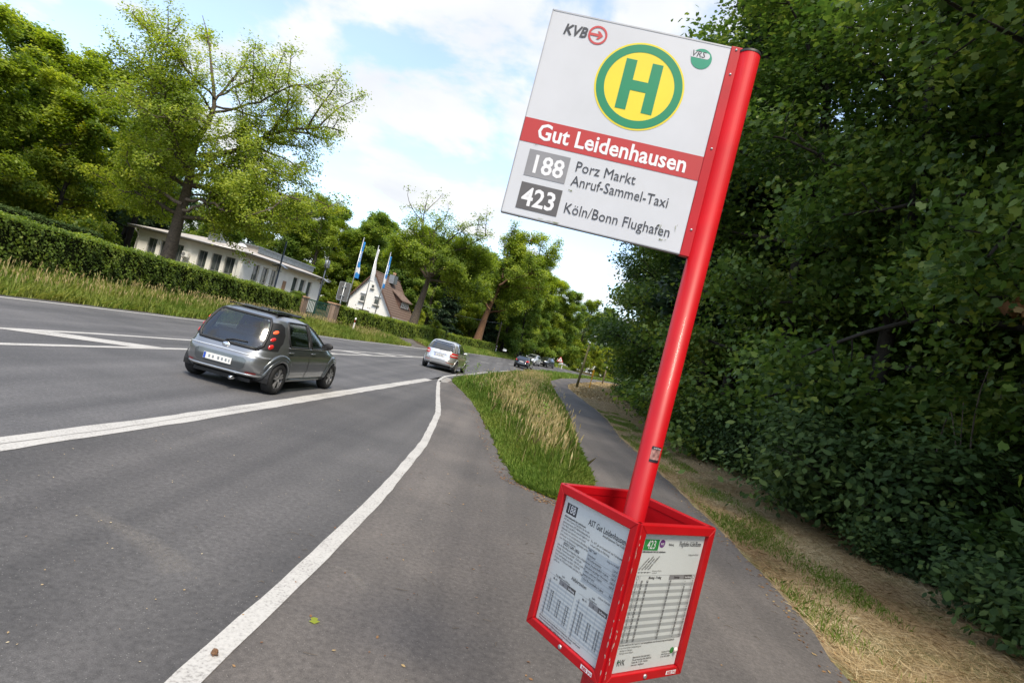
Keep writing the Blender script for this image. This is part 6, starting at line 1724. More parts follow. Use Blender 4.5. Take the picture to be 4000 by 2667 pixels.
# sticker on the post
M = plane((0, 0, 1.47), E_, (0, 0, 1))
def curved(u0, v0, u1, v1, m, name, nseg=8, off=.0008):
    b = MB(); vs = []
    for k in range(nseg + 1):
        u = u0 + (u1 - u0) * k / nseg; a = u / POLE_R
        p = rot((POLE_R + off) * math.sin(a), -(POLE_R + off) * math.cos(a))
        vs += [(p[0], p[1], v0), (p[0], p[1], v1)]
    b.add(vs, [(2 * k, 2 * k + 2, 2 * k + 3, 2 * k + 1) for k in range(nseg)]); return b.build(name, MATS[m], pole)
mat('sticker', (0.12, 0.05, 0.055), rough=0.4, var=0.6, scale=60, c2=(0.34, 0.18, 0.16)); mat('sticker_dark', (0.02, 0.02, 0.03), rough=0.4, var=0.3, scale=50)
curved(-.004, 1.445, .030, 1.495, 'sticker', 'sticker'); curved(-.004, 1.4855, .030, 1.4955, 'sticker_dark', 'sticker_head', off=.0012); curved(-.004, 1.4445, .030, 1.4525, 'sticker_dark', 'sticker_foot', off=.0012)
p = rot((POLE_R + .002) * math.sin(.36), -(POLE_R + .002) * math.cos(.36)); a = SYAW + .36
text('sticker_text', pole, 'print_white', 'Ich bin Sauna', Matrix.Translation((p[0] - .0, p[1], 1.4878)) @ plane((0, 0, 0), (math.cos(a), math.sin(a), 0), (0, 0, 1)), .0072, 'CENTER', .0001, xs=.72)

# timetable box: four framed panels on a square plan
BS, BY_, BT_, BHH = 0.3624, -0.1796, 1.2923, 0.4707
d = BS / math.sqrt(2)
VX = [Vector((d * math.cos(t), d * math.sin(t), 0)) for t in (PI + BY_, -PI / 2 + BY_, BY_, PI / 2 + BY_)]   # left, front, right, back
FRW, DEP = .027, .020
faces = []
for i in range(4):
    a, b = VX[i], VX[(i + 1) % 4]
    x = (b - a).normalized(); nrm = Vector((x.y, -x.x, 0))      # outward
    M = plane(a + Vector((0, 0, BT_ - BHH)), x, (0, 0, 1))
    if (M.to_3x3() @ Vector((0, 0, 1))).dot(nrm) < 0: raise RuntimeError('panel turned')
    L = (b - a).length
    fr = MB()
    g = .0045
    def bar(x0, z0, x1, z1, x2, z2, x3, z3):
        fr.prism([tuple(M @ Vector(p)) for p in ((x0, z0, 0), (x1, z1, 0), (x2, z2, 0), (x3, z3, 0))], tuple(nrm), -DEP, .004)
    # mitred frame
    o0, o1, h0, h1 = g, L - g, 0, BHH
    bar(o0, h0, o1, h0, o1 - FRW, h0 + FRW, o0 + FRW, h0 + FRW); bar(o0 + FRW, h1 - FRW, o1 - FRW, h1 - FRW, o1, h1, o0, h1)
    bar(o0, h0, o0 + FRW, h0 + FRW, o0 + FRW, h1 - FRW, o0, h1); bar(o1 - FRW, h0 + FRW, o1, h0, o1, h1, o1 - FRW, h1 - FRW)
    f_ = fr.build('display_frame', MATS['stop_red_worn'], stop, bevel=.0022)
    bk = MB(); bk.prism([tuple(M @ Vector(p)) for p in ((o0 + .006, .008, 0), (o1 - .006, .008, 0), (o1 - .006, BHH - .012, 0), (o0 + .006, BHH - .012, 0))], tuple(nrm), -.0185, -.0125); bk.build('back_plate', MATS['stop_red_worn'], stop)
    if i < 2:
        pp = MB(); pp.prism([tuple(M @ Vector(p)) for p in ((o0 + FRW + .001, FRW + .001, 0), (o1 - FRW - .001, FRW + .001, 0), (o1 - FRW - .001, BHH - FRW - .001, 0), (o0 + FRW + .001, BHH - FRW - .001, 0))], tuple(nrm), -.0115, -.0095)
        pa = pp.build('timetable_sheet', MATS['paper'], stop)
        W_, H_ = o1 - o0 - 2 * FRW, BHH - 2 * FRW
        faces.append((pa, M @ Matrix.Translation((o0 + FRW, FRW, -.0095)), W_, H_))
        gp = MB(); gp.prism([tuple(M @ Vector(p)) for p in ((o0 + FRW - .003, FRW - .003, 0), (o1 - FRW + .003, FRW - .003, 0), (o1 - FRW + .003, BHH - FRW + .003, 0), (o0 + FRW - .003, BHH - FRW + .003, 0))], tuple(nrm), -.0050, -.0048); gp.f = gp.f[1:2]; gp.m = gp.m[1:2]; gp.build('perspex_cover', MATS['perspex'], stop)
        # lock screw, maker's label, chips in the paint
        c = M @ Vector((L * .5, FRW * .5, .004)); lb = MB(); lb.lathe([(0, .004), (.004, .004), (.0065, .003), (.007, 0)], seg=14); Mc = plane(c, x, (0, 0, 1)); lb.v = [tuple(Mc @ Vector(p)) for p in lb.v]; lb.build('lock_screw', MATS['steel'], f_, smooth=True)
        Ml = plane(M @ Vector((o1 - FRW - .052, .007, .0045)), x, (0, 0, 1))
        rect('maker_label', f_, 'print_white', Ml, 0, 0, .030, .012, .0002); rect('maker_label', f_, 'print_white', Ml, .032, 0, .048, .012, .0002)
        text('maker_text', f_, 'stop_red', 'RIES', Ml @ Matrix.Translation((.0155, .002, .0006)), .0115, 'CENTER', .0004); text('maker_text', f_, 'stop_red', 'FGI', Ml @ Matrix.Translation((.0400, .0025, .0006)), .0098, 'CENTER', .0002)
        for k in range(26 if i == 1 else 14):
            sx_ = (o0 + rng.exponential(.002)) if i == 1 else (o1 - rng.exponential(.0015)); sz = rng.uniform(.02, BHH - .02); w_, h_ = rng.uniform(.0006, .002), rng.uniform(.002, .012)
            poly('paint_chip', f_, 'wear_chip', M, [(sx_ + w_ * math.cos(t), sz + h_ * math.sin(t)) for t in np.linspace(0, 2 * PI, 6)[:-1]], .0043)
# brackets that carry the box
mb = MB()
for z in (BT_ - .10, BT_ - BHH + .10):
    for v in VX: mb.tube([(0, 0, z), tuple(v * .93 + Vector((0, 0, z)))], .008, 6)
mb.build('box_bracket', MATS['stop_red_worn'], stop)

# --- printed matter of the left sheet
pa, M, W_, H_ = faces[0]
def r(n_, m_, a, b, c, d, dz=.0002): rect(n_, pa, m_, M, a * W_, (1 - d) * H_, c * W_, (1 - b) * H_, dz)
def t(n_, m_, s, a, b, size, align='LEFT', bold=0.0, xs=1.0, line=1.0): text(n_, pa, m_, s, M @ Matrix.Translation((a * W_, (1 - b) * H_, .0009)), size, align, bold, 0, xs, 1.0, line)
r('line_box', 'print_dark', .055, .055, .225, .135); t('line_number', 'print_white', '188', .14, .121, .036, 'CENTER', .0003, .72)
t('title', 'print_dark', 'AST Gut Leidenhausen', .965, .128, .0262, 'RIGHT', .0002, .66); t('subtitle', 'print_dark', 'Anruf-Sammel-Taxi Köln', .965, .155, .0125, 'RIGHT', 0, .74)
t('body_text', 'print_dark', 'Abfahrtshaltestelle Gut Leidenhausen', .055, .165, .0088, bold=.0002, xs=.78)
t('body_text', 'print_dark', 'AST (Anruf-Sammel-Taxi) fährt Sie von den\ngekennzeichneten AST-Abfahrtshaltestellen in\nPorz Markt und Bf Porz sowie Königsforst zur\nHaltestelle Gut Leidenhausen und zurück.\nAST verkehrt nur auf telefonische Bestellung, die\n30 Minuten vor Fahrtantritt angemeldet werden\nmuss. Unter der Rufnummer', .055, .188, .0093, xs=.76, line=1.12)
t('phone_number', 'print_dark', '(0221) 547-1850', .27, .366, .0135, 'CENTER', .0002, .85)
t('body_text', 'print_dark', 'kann die Bestellung zu folgenden Zeiten erfolgen:\nMontag - Donnerstag von 8.00 - 22.00 Uhr\nFreitag und Samstag von 8.00 - 0.00 Uhr sowie an\nSonn- und Feiertagen von 8.00 - 22.00 Uhr.\nGruppen ab 5 Personen melden sich bitte 3 Tage\nvorher an.', .055, .392, .0093, xs=.76, line=1.12)
t('body_text', 'print_dark', 'Für AST gilt ein Sondertarif, der Fahrausweis-\nverkauf erfolgt im Fahrzeug.', .52, .235, .0098, xs=.78, line=1.1)
r('fare_table', 'row_blue', .51, .275, .965, .535)
t('fare_text', 'print_dark', 'AST Tarif', .525, .298, .0105, bold=.0002, xs=.8); t('fare_text', 'print_dark', 'Gültig ab 01.01.2025', .955, .298, .0075, 'RIGHT', 0, .8)
for k, (a, b) in enumerate((('Erwachsene', '5,20 €'), ('VRS-Zeitkarteninhaber', '4,00 €'), ('Kinder (bis einschließlich 14 Jahre)', '4,00 €'), ('Behinderte mit gültiger Wertmarke', '4,00 €'), ('Gepäck, sofern ein Sitzplatz', '4,00 €'), ('beansprucht wird', ''), ('1 Kind (bis einschließlich 5 Jahre)', 'frei'))):
    zc_ = .335 + k * .029; t('fare_text', 'print_dark', a, .525, zc_, .0095, xs=.74); t('fare_text', 'print_dark', b, .955, zc_, .0095, 'RIGHT', 0, .8); r('fare_rule', 'print_grey', .525, zc_ + .006, .955, zc_ + .0075, .0008)
t('table_title', 'print_dark', 'Abfahrtzeiten', .5, .565, .0165, 'CENTER', .00008, .78); t('body_text', 'print_dark', 'Gültig ab 27.08.2025', .96, .560, .0075, 'RIGHT', 0, .8)
for a0, head, times, st0 in ((.045, 'nach\nPorz Markt und Bf Porz', '10  40', 10), (.52, 'nach\nKönigsforst', '20  50', 10)):
    wcol = .44; top, rh = .655, .0148
    t('table_head', 'print_dark', head, a0 + wcol * .5, .592, .0092, 'CENTER', .00006, .8)
    for (c0_, c1_, mm, lab, lm) in ((.10, .40, None, 'Mo - Fr', 'print_dark'), (.40, .70, 'print_grey', 'Sa', 'print_dark'), (.70, 1.0, 'print_grey_dark', 'So/Feiertag', 'print_white')):
        if mm: r('column_head', mm, a0 + c0_ * wcol, top - .036, a0 + c1_ * wcol, top)
        t('column_text', lm, lab, a0 + (c0_ + c1_) / 2 * wcol, top - .010, .0088, 'CENTER', .0002, .72)
        r('column_rule', 'print_grey', a0 + c0_ * wcol - .001, top, a0 + c0_ * wcol + .001, top + 19 * rh, .0008)
    for k in range(19):
        y0_ = top + k * rh
        if k % 2: r('table_row', 'row_blue', a0, y0_, a0 + wcol, y0_ + rh)
        t('hour', 'print_dark', str(5 + k), a0 + .035, y0_ + rh * .82, .0078, 'CENTER', .00006, .8)
        for q, c_ in enumerate((.25, .55, .85)):
            on = st0 - 5 + (q > 0) * 2 <= k <= 15 + (q > 1)
            t('departure', 'print_dark', times if on else '--', a0 + c_ * wcol, y0_ + rh * .82, .0078 if on else .006, 'CENTER', .00006 if on else 0, .8)
    r('table_frame', 'print_grey', a0, top - .038, a0 + wcol, top - .0365, .0008); r('table_frame', 'print_grey', a0, top + 19 * rh, a0 + wcol, top + 19 * rh + .0015, .0008); r('table_frame', 'print_grey', a0 + wcol - .001, top - .036, a0 + wcol + .001, top + 19 * rh, .0008)
t('body_text', 'print_dark', 'Bitte beachten Sie die Sonderfahrpläne für Weihnachten, Silvester und Karneval.\nWeitere Informationen: KVB-Kundencenter und www.kvb.koeln\nSprechender Fahrplan: 0800 3 504030 (kostenlos)', .05, .958, .0078, bold=.0001, xs=.80, line=1.1)
# --- printed matter of the right sheet
pa, M, W_, H_ = faces[1]
r('line_box', 'line_green', .055, .045, .275, .125); t('line_number', 'print_white', '423', .165, .112, .036, 'CENTER', .0003, .72)
disc('bus_badge', pa, 'line_purple', M, .325 * W_, (1 - .075) * H_, .0125, .0002, 24); t('badge_text', 'print_white', 'BUS', .325, .083, .0090, 'CENTER', .0002, .85)
t('title', 'print_dark', 'Flughafen Köln/Bonn', .955, .090, .0225, 'RIGHT', .0001, .58); t('subtitle', 'print_dark', 'Richtung', .505, .088, .0110, 'RIGHT', .0001, .62)
t('body_text', 'print_dark', 'Abfahrtshaltestelle: Köln Gut Leidenhausen', .055, .140, .0080, bold=.0002, xs=.74); t('body_text', 'print_dark', 'Gültig ab 01.09.2025', .95, .160, .0075, 'RIGHT', 0, .8)
for k in range(4):                                    # slanted stop names above the route line
    a = .07 + k * .045
    t0_ = M @ Matrix.Translation((a * W_, (1 - .268) * H_, .0009)) @ Matrix.Rotation(math.radians(47), 4, 'Z')
    text('route_names', pa, 'print_dark', ('Gut Leidenhausen', 'Grengeler Mauspfad', 'Waldstraße Köln', 'Flughafen Köln/Bonn')[k], t0_, .0085, 'LEFT', .0001, 0, .8)
    disc('route_dots', pa, 'print_dark', M, (a + .005) * W_, (1 - .283) * H_, .0022, .0008, 10)
r('route_line', 'print_dark', .06, .2815, .25, .2845, .0003); t('body_text', 'print_dark', 'Fahrzeiten in Minuten\nca. Ankunft', .27, .277, .006, xs=.8)
top, rh = .34, .0248
cols = (.045, .115, .56, .80, .93, .985)
r('column_head', 'print_grey', cols[2], top - .034, cols[3], top); r('column_head', 'print_grey_dark', cols[3], top - .034, cols[4], top)
t('column_text', 'print_dark', 'Montag - Freitag', (cols[1] + cols[2]) / 2, top - .010, .0115, 'CENTER', .0002, .75); t('column_text', 'print_dark', 'Samstag', (cols[2] + cols[3]) / 2, top - .010, .0105, 'CENTER', .0002, .75); t('column_text', 'print_white', 'Sonn-/Feiertag', (cols[3] + cols[4]) / 2, top - .010, .0085, 'CENTER', .0002, .62)
for k in range(18):
    y0_ = top + k * rh
    if k % 2: r('table_row', 'row_grey', cols[0], y0_, cols[5], y0_ + rh)
    for a, s in ((.080, str(6 + k)), (.958, str(6 + k)), (.150, '28'), (.235, '58'), (.590, '58'), (.835, '28' if 1 < k < 17 else '--')):
        t('departure', 'print_dark', s, a, y0_ + rh * .80, .0120, 'CENTER', .00008, .78)
for c_ in cols: r('column_rule', 'print_grey', c_ - .001, top - .034, c_ + .001, top + 18 * rh, .0008)
r('column_rule', 'print_grey', cols[0], top - .0355, cols[5], top - .034, .0008); r('column_rule', 'print_grey', cols[0], top + 18 * rh, cols[5], top + 18 * rh + .0015, .0008)
ring('clock_symbol', pa, 'print_dark', M, .080 * W_, (1 - top + .017) * H_, .0045, .0056, .0008, 20); ring('clock_symbol', pa, 'print_dark', M, .958 * W_, (1 - top + .017) * H_, .0045, .0056, .0008, 20)
t('body_text', 'print_dark', 'Die Linie verkehrt am 24.12. und 31.12. nach Samstagsfahrplan sowie Karnevalssonntag nach Ferienfahrplan', .055, .806, .0080, bold=.0001, xs=.72); t('body_text', 'print_dark', '# = nur in den Nächten Freitag/Samstag und\n     werktags vor Feiertagen\n     Feiertagen und an Silvester', .06, .826, .0072, xs=.75, line=1.1)
t('company_logo', 'print_dark', 'RVK', .085, .948, .0265, 'LEFT', .0002, .7); r('company_logo_swash', 'line_green', .085, .918, .135, .926)
t('body_text', 'print_dark', 'Regionalverkehr Köln GmbH (RVK)\nTheodor-Heuss-Ring 38-40, 50668 Köln\nTelefon: Mo - Fr 7.00 - 19.00 Uhr\nwww.rvk.de   info@rvk.de', .30, .905, .0072, bold=.0001, xs=.74, line=1.1); t('body_text', 'print_dark', 'Auskunft auf Ihr Handy:\neinfach Fahrplan abrufen\nService: 0800 6 504030', .735, .893, .0068, bold=.0001, xs=.70, line=1.1)
disc('green_badge', pa, 'line_green', M, .90 * W_, (1 - .885) * H_, .010, .0003, 20)
b = MB(); b.lathe([(0, .006), (.006, .005), (.009, .001)], seg=14); Mk = M @ Matrix.Translation((.93 * W_, (1 - .875) * H_, .006)); b.v = [tuple(Mk @ Vector(p)) for p in b.v]; b.build('suction_cap', MATS['lamp_clear'], pa, smooth=True)
# ================================================================ hedges, shrubs, grass, litter
def hedge(name, pts, h, w, n, size, label, m='hedge_leaf', ends=True, ztop=None, up=0.25):
    """clipped hedge along points (x, y): dense leaves on a bumpy box, twiggy core inside"""
    P = np.array(pts, float)
    s = np.concatenate([[0], np.cumsum(np.linalg.norm(np.diff(P, axis=0), axis=1))]); L = s[-1]
    at = lambda u: np.stack([np.interp(u, s, P[:, 0]), np.interp(u, s, P[:, 1])], -1)
    per = 2 * h + w
    u = rng.random(n) * L
    if ends: u = np.concatenate([u, np.where(rng.random(int(n * 0.03)) < .5, 0.02, L - 0.02)])
    n = len(u)
    d = at(u + 0.05) - at(u - 0.05); d /= np.linalg.norm(d, axis=1, keepdims=True) + 1e-9
    nr = np.stack([d[:, 1], -d[:, 0]], -1)           # to the right of travel = towards the road
    q = rng.random(n) * per
    zed = rng.random(n)
    face = np.where(q < h, 0, np.where(q < h + w, 1, 2))
    off = np.where(face == 0, w / 2, np.where(face == 2, -w / 2, (q - h - w / 2)))
    off = np.where(u == 0.02, rng.uniform(-w / 2, w / 2, n), off); off = np.where(u == L - 0.02, rng.uniform(-w / 2, w / 2, n), off)
    z = np.where(face == 1, h, zed * h)
    bump = 0.05 * np.sin(u * 2.1 + z * 2.7) + 0.045 * np.sin(u * 5.3 - z * 4.0) + 0.03 * np.sin(u * 11.0 + z * 9)
    batter = 1.0 - 0.10 * (z / h)
    depth = -np.abs(rng.normal(size=n)) * 0.07 + rng.normal(size=n) * 0.02
    edge_r = np.where(face == 1, -0.12 * (np.abs(off) / (w / 2)) ** 4, 0)
    k = np.sign(off) * (face != 1)
    off = off * batter + k * (bump + depth)
    z = np.where(face == 1, z + bump * 0.8 + depth + edge_r + np.maximum(0, rng.normal(size=n) - 1.2) * 0.08, z)
    b = at(u)
    pos = np.stack([b[:, 0] + nr[:, 0] * off, b[:, 1] + nr[:, 1] * off, z], -1)
    pos[:, 2] += Z(b[:, 0], b[:, 1])
    nrm = np.stack([nr[:, 0] * k, nr[:, 1] * k, (face == 1) * 1.0 + up], -1) + rng.normal(size=(n, 3)) * 0.5
    c0 = np.array([P[0, 0], P[0, 1], ZF(*P[0])])
    co, kk = leaves(rng, pos - c0, nrm, size * rng.uniform(0.6, 1.35, n), 'quad')
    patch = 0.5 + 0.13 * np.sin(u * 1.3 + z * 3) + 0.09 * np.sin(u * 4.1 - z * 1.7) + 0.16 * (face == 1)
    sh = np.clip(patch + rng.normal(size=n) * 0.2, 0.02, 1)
    t = empty(name, tuple(c0))
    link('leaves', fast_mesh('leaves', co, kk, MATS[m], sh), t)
    core = MB()
    us = np.linspace(0.06, L - 0.06, max(2, int(L / 1.0)))
    rings = []
    for uu in us:
        bb = at(np.array([uu]))[0]; dd = at(np.array([uu + .05]))[0] - at(np.array([uu - .05]))[0]; dd /= np.linalg.norm(dd); nn = np.array([dd[1], -dd[0]])
        zz_ = ZF(*bb); ww = w / 2 - 0.13
        rings.append([(bb[0] + nn[0] * o * ww - c0[0], bb[1] + nn[1] * o * ww - c0[1], zz_ + hh - c0[2]) for o, hh in ((1, -0.05), (.9, h - .12), (-.9, h - .12), (-1, -0.05))])
    vs = [p for r in rings for p in r]
    fs = [(i * 4 + a, i * 4 + (a + 1) % 4, i * 4 + 4 + (a + 1) % 4, i * 4 + 4 + a) for i in range(len(rings) - 1) for a in range(4)] + [(0, 1, 2, 3), tuple(len(vs) - 4 + i for i in (3, 2, 1, 0))]
    core.add(vs, fs)
    core.build('twiggy_core', MATS['hedge_core'], t, loc=(0, 0, 0))
    return tag(t, label, 'hedge')
mat('hedge_core', (0.018, 0.022, 0.009), rough=1.0, var=0.5, scale=9, bump=1.0, bscale=14, spec=0.0)
hedge('hedge', [(-14.3, 2), (-14.35, 12), (-14.3, 20), (-14.25, 28), (-13.95, 36.3)], 1.50, 0.95, 62000, 0.085, 'long clipped hedge in front of the white building, left of the gate')
hedge('hedge', [(-12.55, 40.9), (-12.2, 44), (-11.5, 50), (-10.6, 56), (-9.6, 63), (-8.6, 70.5)], 1.52, 0.95, 42000, 0.11, 'clipped hedge right of the gate running below the house')
hedge('hedge', [(-8.3, 73.0), (-7.0, 78), (-4.8, 83), (-2.6, 87.0)], 1.3, 0.9, 14000, 0.13, 'shorter clipped hedge at the foot of the ivy-clad oak')
hedge('hedge', [(-8.75, 71.0), (-8.55, 72.3)], 1.95, 0.9, 4500, 0.10, 'rounded hedge block standing above the joint of the two right hedges', m='shrub_leaf')
hedge('hedge', [(-24.8, 21.0), (-24.6, 27.5), (-23.6, 31.5)], 2.05, 1.5, 16000, 0.10, 'darker clipped hedge block showing above the left end of the long hedge', m='shrub_leaf')
hedge('hedge', [(-14.0, 36.35), (-13.9, 37.15)], 1.72, 0.7, 2600, 0.08, 'small hedge cap growing over the left gate pillar')

# ---- shrubs of the woodland edge
def shrub_variant(seed, h, r, n, size, shape, m, sig=0.18, nst=9):
    g = np.random.default_rng(seed); wood = []; anc = []
    for i in range(nst):
        a = g.uniform(0, 6.28); el = g.uniform(0.5, 1.3)
        B = wander(g, (g.normal() * .1, g.normal() * .1, -0.05), (math.cos(a) * math.cos(el), math.sin(a) * math.cos(el), math.sin(el)), h * g.uniform(0.7, 1.15), 6, (math.cos(a) * .5 * r / h, math.sin(a) * .5 * r / h, -0.25), 0.12)
        wood.append((B, np.linspace(0.022, 0.005, 7), 4))
        branch_out(g, B, 0.02, wood, anc, dens=2.2, sub_len=0.4, start=0.1, sub_min=0.25, twig_r=0.004, fine=0.13)
    anc = np.array(anc)
    return wood_mesh('stems', wood, MATS['bark_dark']), crown_mesh(g, 'foliage', anc, n, size, sig, shape, MATS[m], upb=0.6, outb=0.7)
VS = {'low': shrub_variant(301, 0.9, 0.9, 4200, 0.085, 'ovate', 'shrub_leaf'),
      'mid': shrub_variant(302, 2.0, 1.2, 7000, 0.10, 'ovate', 'shrub_leaf', 0.22),
      'hazel': shrub_variant(303, 3.2, 1.5, 7500, 0.13, 'maple', 'maple_leaf', 0.28),
      'bramble': shrub_variant(304, 0.7, 1.1, 3600, 0.10, 'ovate', 'shrub_leaf', 0.16)}
def shrub(k, x, y, s, lab, grp='shrubs along the edge of the right-hand wood'):
    far_ = 'near the camera' if y < 9 else ('midway along the path' if y < 22 else 'towards the path bend')
    lab = {'low': 'low dark leafy shrub edging the right-hand wood ', 'bramble': 'sprawling bramble at the edge of the dry verge ', 'mid': 'chest-high dark shrub under the right-hand trees ', 'hazel': 'tall hazel-like shrub edging the right-hand wood '}[k] + far_
    t = empty('shrub', (x, y, ZF(x, y) - 0.03), rng.uniform(0, 6.28))
    t.scale = (s * rng.uniform(.9, 1.15), s * rng.uniform(.9, 1.15), s * rng.uniform(.9, 1.1))
    link('stems', VS[k][0], t); link('foliage', VS[k][1], t)
    tag(t, lab, 'shrub', grp)
n_s = 0
y = 4.6
while y < 62:
    e = float(wood_edge(y)) + (1.4 if y > 36 else 0)
    far = y > 22
    kinds = ['low', 'bramble'] if y < 9 else (['mid', 'low', 'bramble'] if y < 15 else ['hazel', 'mid', 'mid'])
    k = kinds[n_s % len(kinds)]
    shrub(k, e + rng.uniform(0.25, 0.8) + (0.5 if k == 'hazel' else 0), y, rng.uniform(0.85, 1.15), 'dark leafy shrub low at the foot of the right-hand wood')
    if y > 7.5: shrub('mid', e + rng.uniform(1.3, 2.2), y + 0.6, rng.uniform(0.8, 1.3), 'dark leafy shrub low at the foot of the right-hand wood')
    y += 0.95 if y < 9 else (1.25 if y < 20 else 2.4); n_s += 1
for i, (x, y, k, s) in enumerate([(7.6, 5.2, 'low', 1.0), (8.4, 6.3, 'bramble', 1.2), (7.4, 8.0, 'low', 1.1), (8.8, 9.0, 'mid', .8), (9.6, 7.4, 'low', 1.3), (6.6, 4.4, 'bramble', .9), (10.6, 9.8, 'mid', 1), (7.0, 6.3, 'low', .8)]):
    shrub(k, x, y, s, 'dark leafy shrub low at the foot of the right-hand wood')
# brown dead branch hanging in the leaves at the right
g = np.random.default_rng(5)
B = wander(g, (8.0, 8.4, 4.6), (-0.8, -0.6, -0.15), 1.5, 8, (0, 0, -0.4), 0.08); wd = [(B, np.linspace(0.02, 0.005, 9), 5)]; an = []
branch_out(g, B, 0.02, wd, an, dens=2.0, sub_min=0.3, fine=0.12, twig_r=0.004)
t = empty('dead_branch', (8.0, 8.4, 4.6)); o_ = np.array([8.0, 8.4, 4.6])
link('twigs', wood_mesh('twigs', [(P - o_, r, s) for P, r, s in wd], MATS['bark']), t)
link('leaves', crown_mesh(g, 'leaves', np.array(an) - o_, 420, 0.13, 0.10, 'maple', MATS['dead_leaf'], upb=-0.2), t)
tag(t, 'withered brown branch among the dark leaves at the right edge', 'branch')
# bare stems standing in the thicket
for i, (x, y) in enumerate([(8.0, 9.2), (8.3, 9.6), (8.15, 10.1), (8.7, 9.9), (7.9, 10.6)]):
    B = wander(g, (x, y, 0.1), (g.normal() * .12, g.normal() * .12, 1), g.uniform(2.5, 4.0), 8, (0, 0, .1), 0.06)
    mb = MB().tube([tuple(p - np.array([x, y, 0.1])) for p in B], list(np.linspace(0.025, 0.008, 9)), 5)
    o = mb.build('bare_stem', MATS['bark'], smooth=True, loc=(x, y, 0.1)); tag(o, 'thin bare stem standing in the thicket beyond the dry verge', 'stem', 'bare stems in the thicket')

# ---- grass
def blades(name, X, Y, hgt, wid, m, lean=0.35, flat=0.0, sh=None, zoff=-0.02, label=None, edge=None, lying=False):
    n = len(X)
    if edge is not None: hgt = hgt * edge(X, Y)
    z0 = np.array(Z(X, Y)) + zoff
    a = rng.uniform(0, 2 * PI, n); h = hgt * rng.uniform(0.55, 1.25, n); ln = np.abs(rng.normal(size=n)) * lean + flat
    dxn, dyn = np.cos(a), np.sin(a)
    sx, sy = -np.sin(a) * wid / 2, np.cos(a) * wid / 2
    v = np.zeros((n, 5, 3))
    c1 = np.cos(np.minimum(1.45, ln * 0.6)); s1 = np.sin(np.minimum(1.45, ln * 0.6)); c2 = np.cos(np.minimum(1.55, ln * 1.5)); s2 = np.sin(np.minimum(1.55, ln * 1.5))
    if lying:
        q_ = rng.uniform(1.15, 1.5, n); w_ = q_ + rng.uniform(-.12, .16, n); c1, s1, c2, s2 = np.cos(q_), np.sin(q_), np.cos(w_), np.sin(w_)
    mx = X + dxn * s1 * h * .55; my = Y + dyn * s1 * h * .55; mz = z0 + c1 * h * .55
    tx = mx + dxn * s2 * h * .45; ty = my + dyn * s2 * h * .45; tz = mz + c2 * h * .45
    wm = 0.8
    v[:, 0] = np.stack([X - sx, Y - sy, z0], -1); v[:, 1] = np.stack([X + sx, Y + sy, z0], -1)
    v[:, 2] = np.stack([mx + sx * wm, my + sy * wm, mz], -1); v[:, 3] = np.stack([tx, ty, tz], -1); v[:, 4] = np.stack([mx - sx * wm, my - sy * wm, mz], -1)
    s = np.clip(0.5 + rng.normal(size=n) * 0.2, 0.02, 1) if sh is None else np.clip(sh + rng.normal(size=n) * 0.14, 0.02, 1)
    parts = v.reshape(-1, 3)
    o = link(name, fast_mesh(name, parts, 5, MATS[m], s))
    return tag(o, label, kind='stuff')
def scatter(n, y0, y1, fl, fr, bias=1.0):
    y = y0 + (y1 - y0) * rng.random(n) ** bias
    l = np.array(fl(y)); r = np.array(fr(y))
    return l + (r - l) * rng.random(n), y
def heads(name, X, Y, hgt, m, label):
    """seed heads of tall grass: a few thin slivers round the stalk tip"""
    n = len(X); z0 = np.array(Z(X, Y)); a = rng.uniform(0, 6.28, n); h = hgt * rng.uniform(0.75, 1.2, n); ln = np.abs(rng.normal(size=n)) * 0.22
    bx, by, bz = X + np.cos(a) * np.sin(ln) * h, Y + np.sin(a) * np.sin(ln) * h, z0 + np.cos(ln) * h
    co = []
    w = 0.004
    # stalk
    sx, sy = -np.sin(a) * w, np.cos(a) * w
    st = np.stack([np.stack([X - sx, Y - sy, z0], -1), np.stack([X + sx, Y + sy, z0], -1), np.stack([bx + sx * .6, by + sy * .6, bz], -1), np.stack([bx - sx * .6, by - sy * .6, bz], -1)], 1)
    co.append(st.reshape(-1, 3))
    for k in range(3):
        b = a + k * 2.1; ex, ey = np.cos(b) * .014, np.sin(b) * .014; hh = .15 * rng.uniform(.7, 1.2, n)
        q = np.stack([np.stack([bx, by, bz - hh * .6], -1), np.stack([bx + ex, by + ey, bz - hh * .1], -1), np.stack([bx + np.cos(a) * .03, by + np.sin(a) * .03, bz + hh * .4], -1), np.stack([bx - ex * .5, by - ey * .5, bz - hh * .15], -1)], 1)
        co.append(q.reshape(-1, 3))
    co = np.concatenate(co)
    o = link(name, fast_mesh(name, co, 4, MATS[m], np.clip(rng.normal(size=len(co) // 4) * .2 + .55, 0, 1)))
    return tag(o, label, kind='stuff')
isl_edge = lambda X, Y: 0.35 + 0.65 * sstep(np.minimum(X - isl_left(Y), path_l(Y) - X) / 0.7) * (0.8 + .35 * np.sin(X * 2.3 + Y * 1.1) * np.sin(Y * .9))
il = lambda y: isl_left(y) + 0.0
pl_ = lambda y: path_l(y) - 0.04
gn = lambda X, Y: np.sin(X * 1.7 + Y * .6) * .12 + np.sin(X * 3.9 - Y * 1.3) * .08
X, Y = scatter(38000, 7.5, 22, il, pl_, 1.4)
blades('island_grass', X, Y, 0.34, 0.010, 'grass_green', 0.7, sh=0.5 + gn(X, Y), edge=isl_edge, label='green grass on the island between bus bay and path')
X, Y = scatter(26000, 22, 62, il, pl_, 1.3)
blades('island_grass', X, Y, 0.42, 0.022, 'grass_green', 0.5, sh=0.45 + gn(X, Y), edge=isl_edge, label='green grass on the far part of the island')
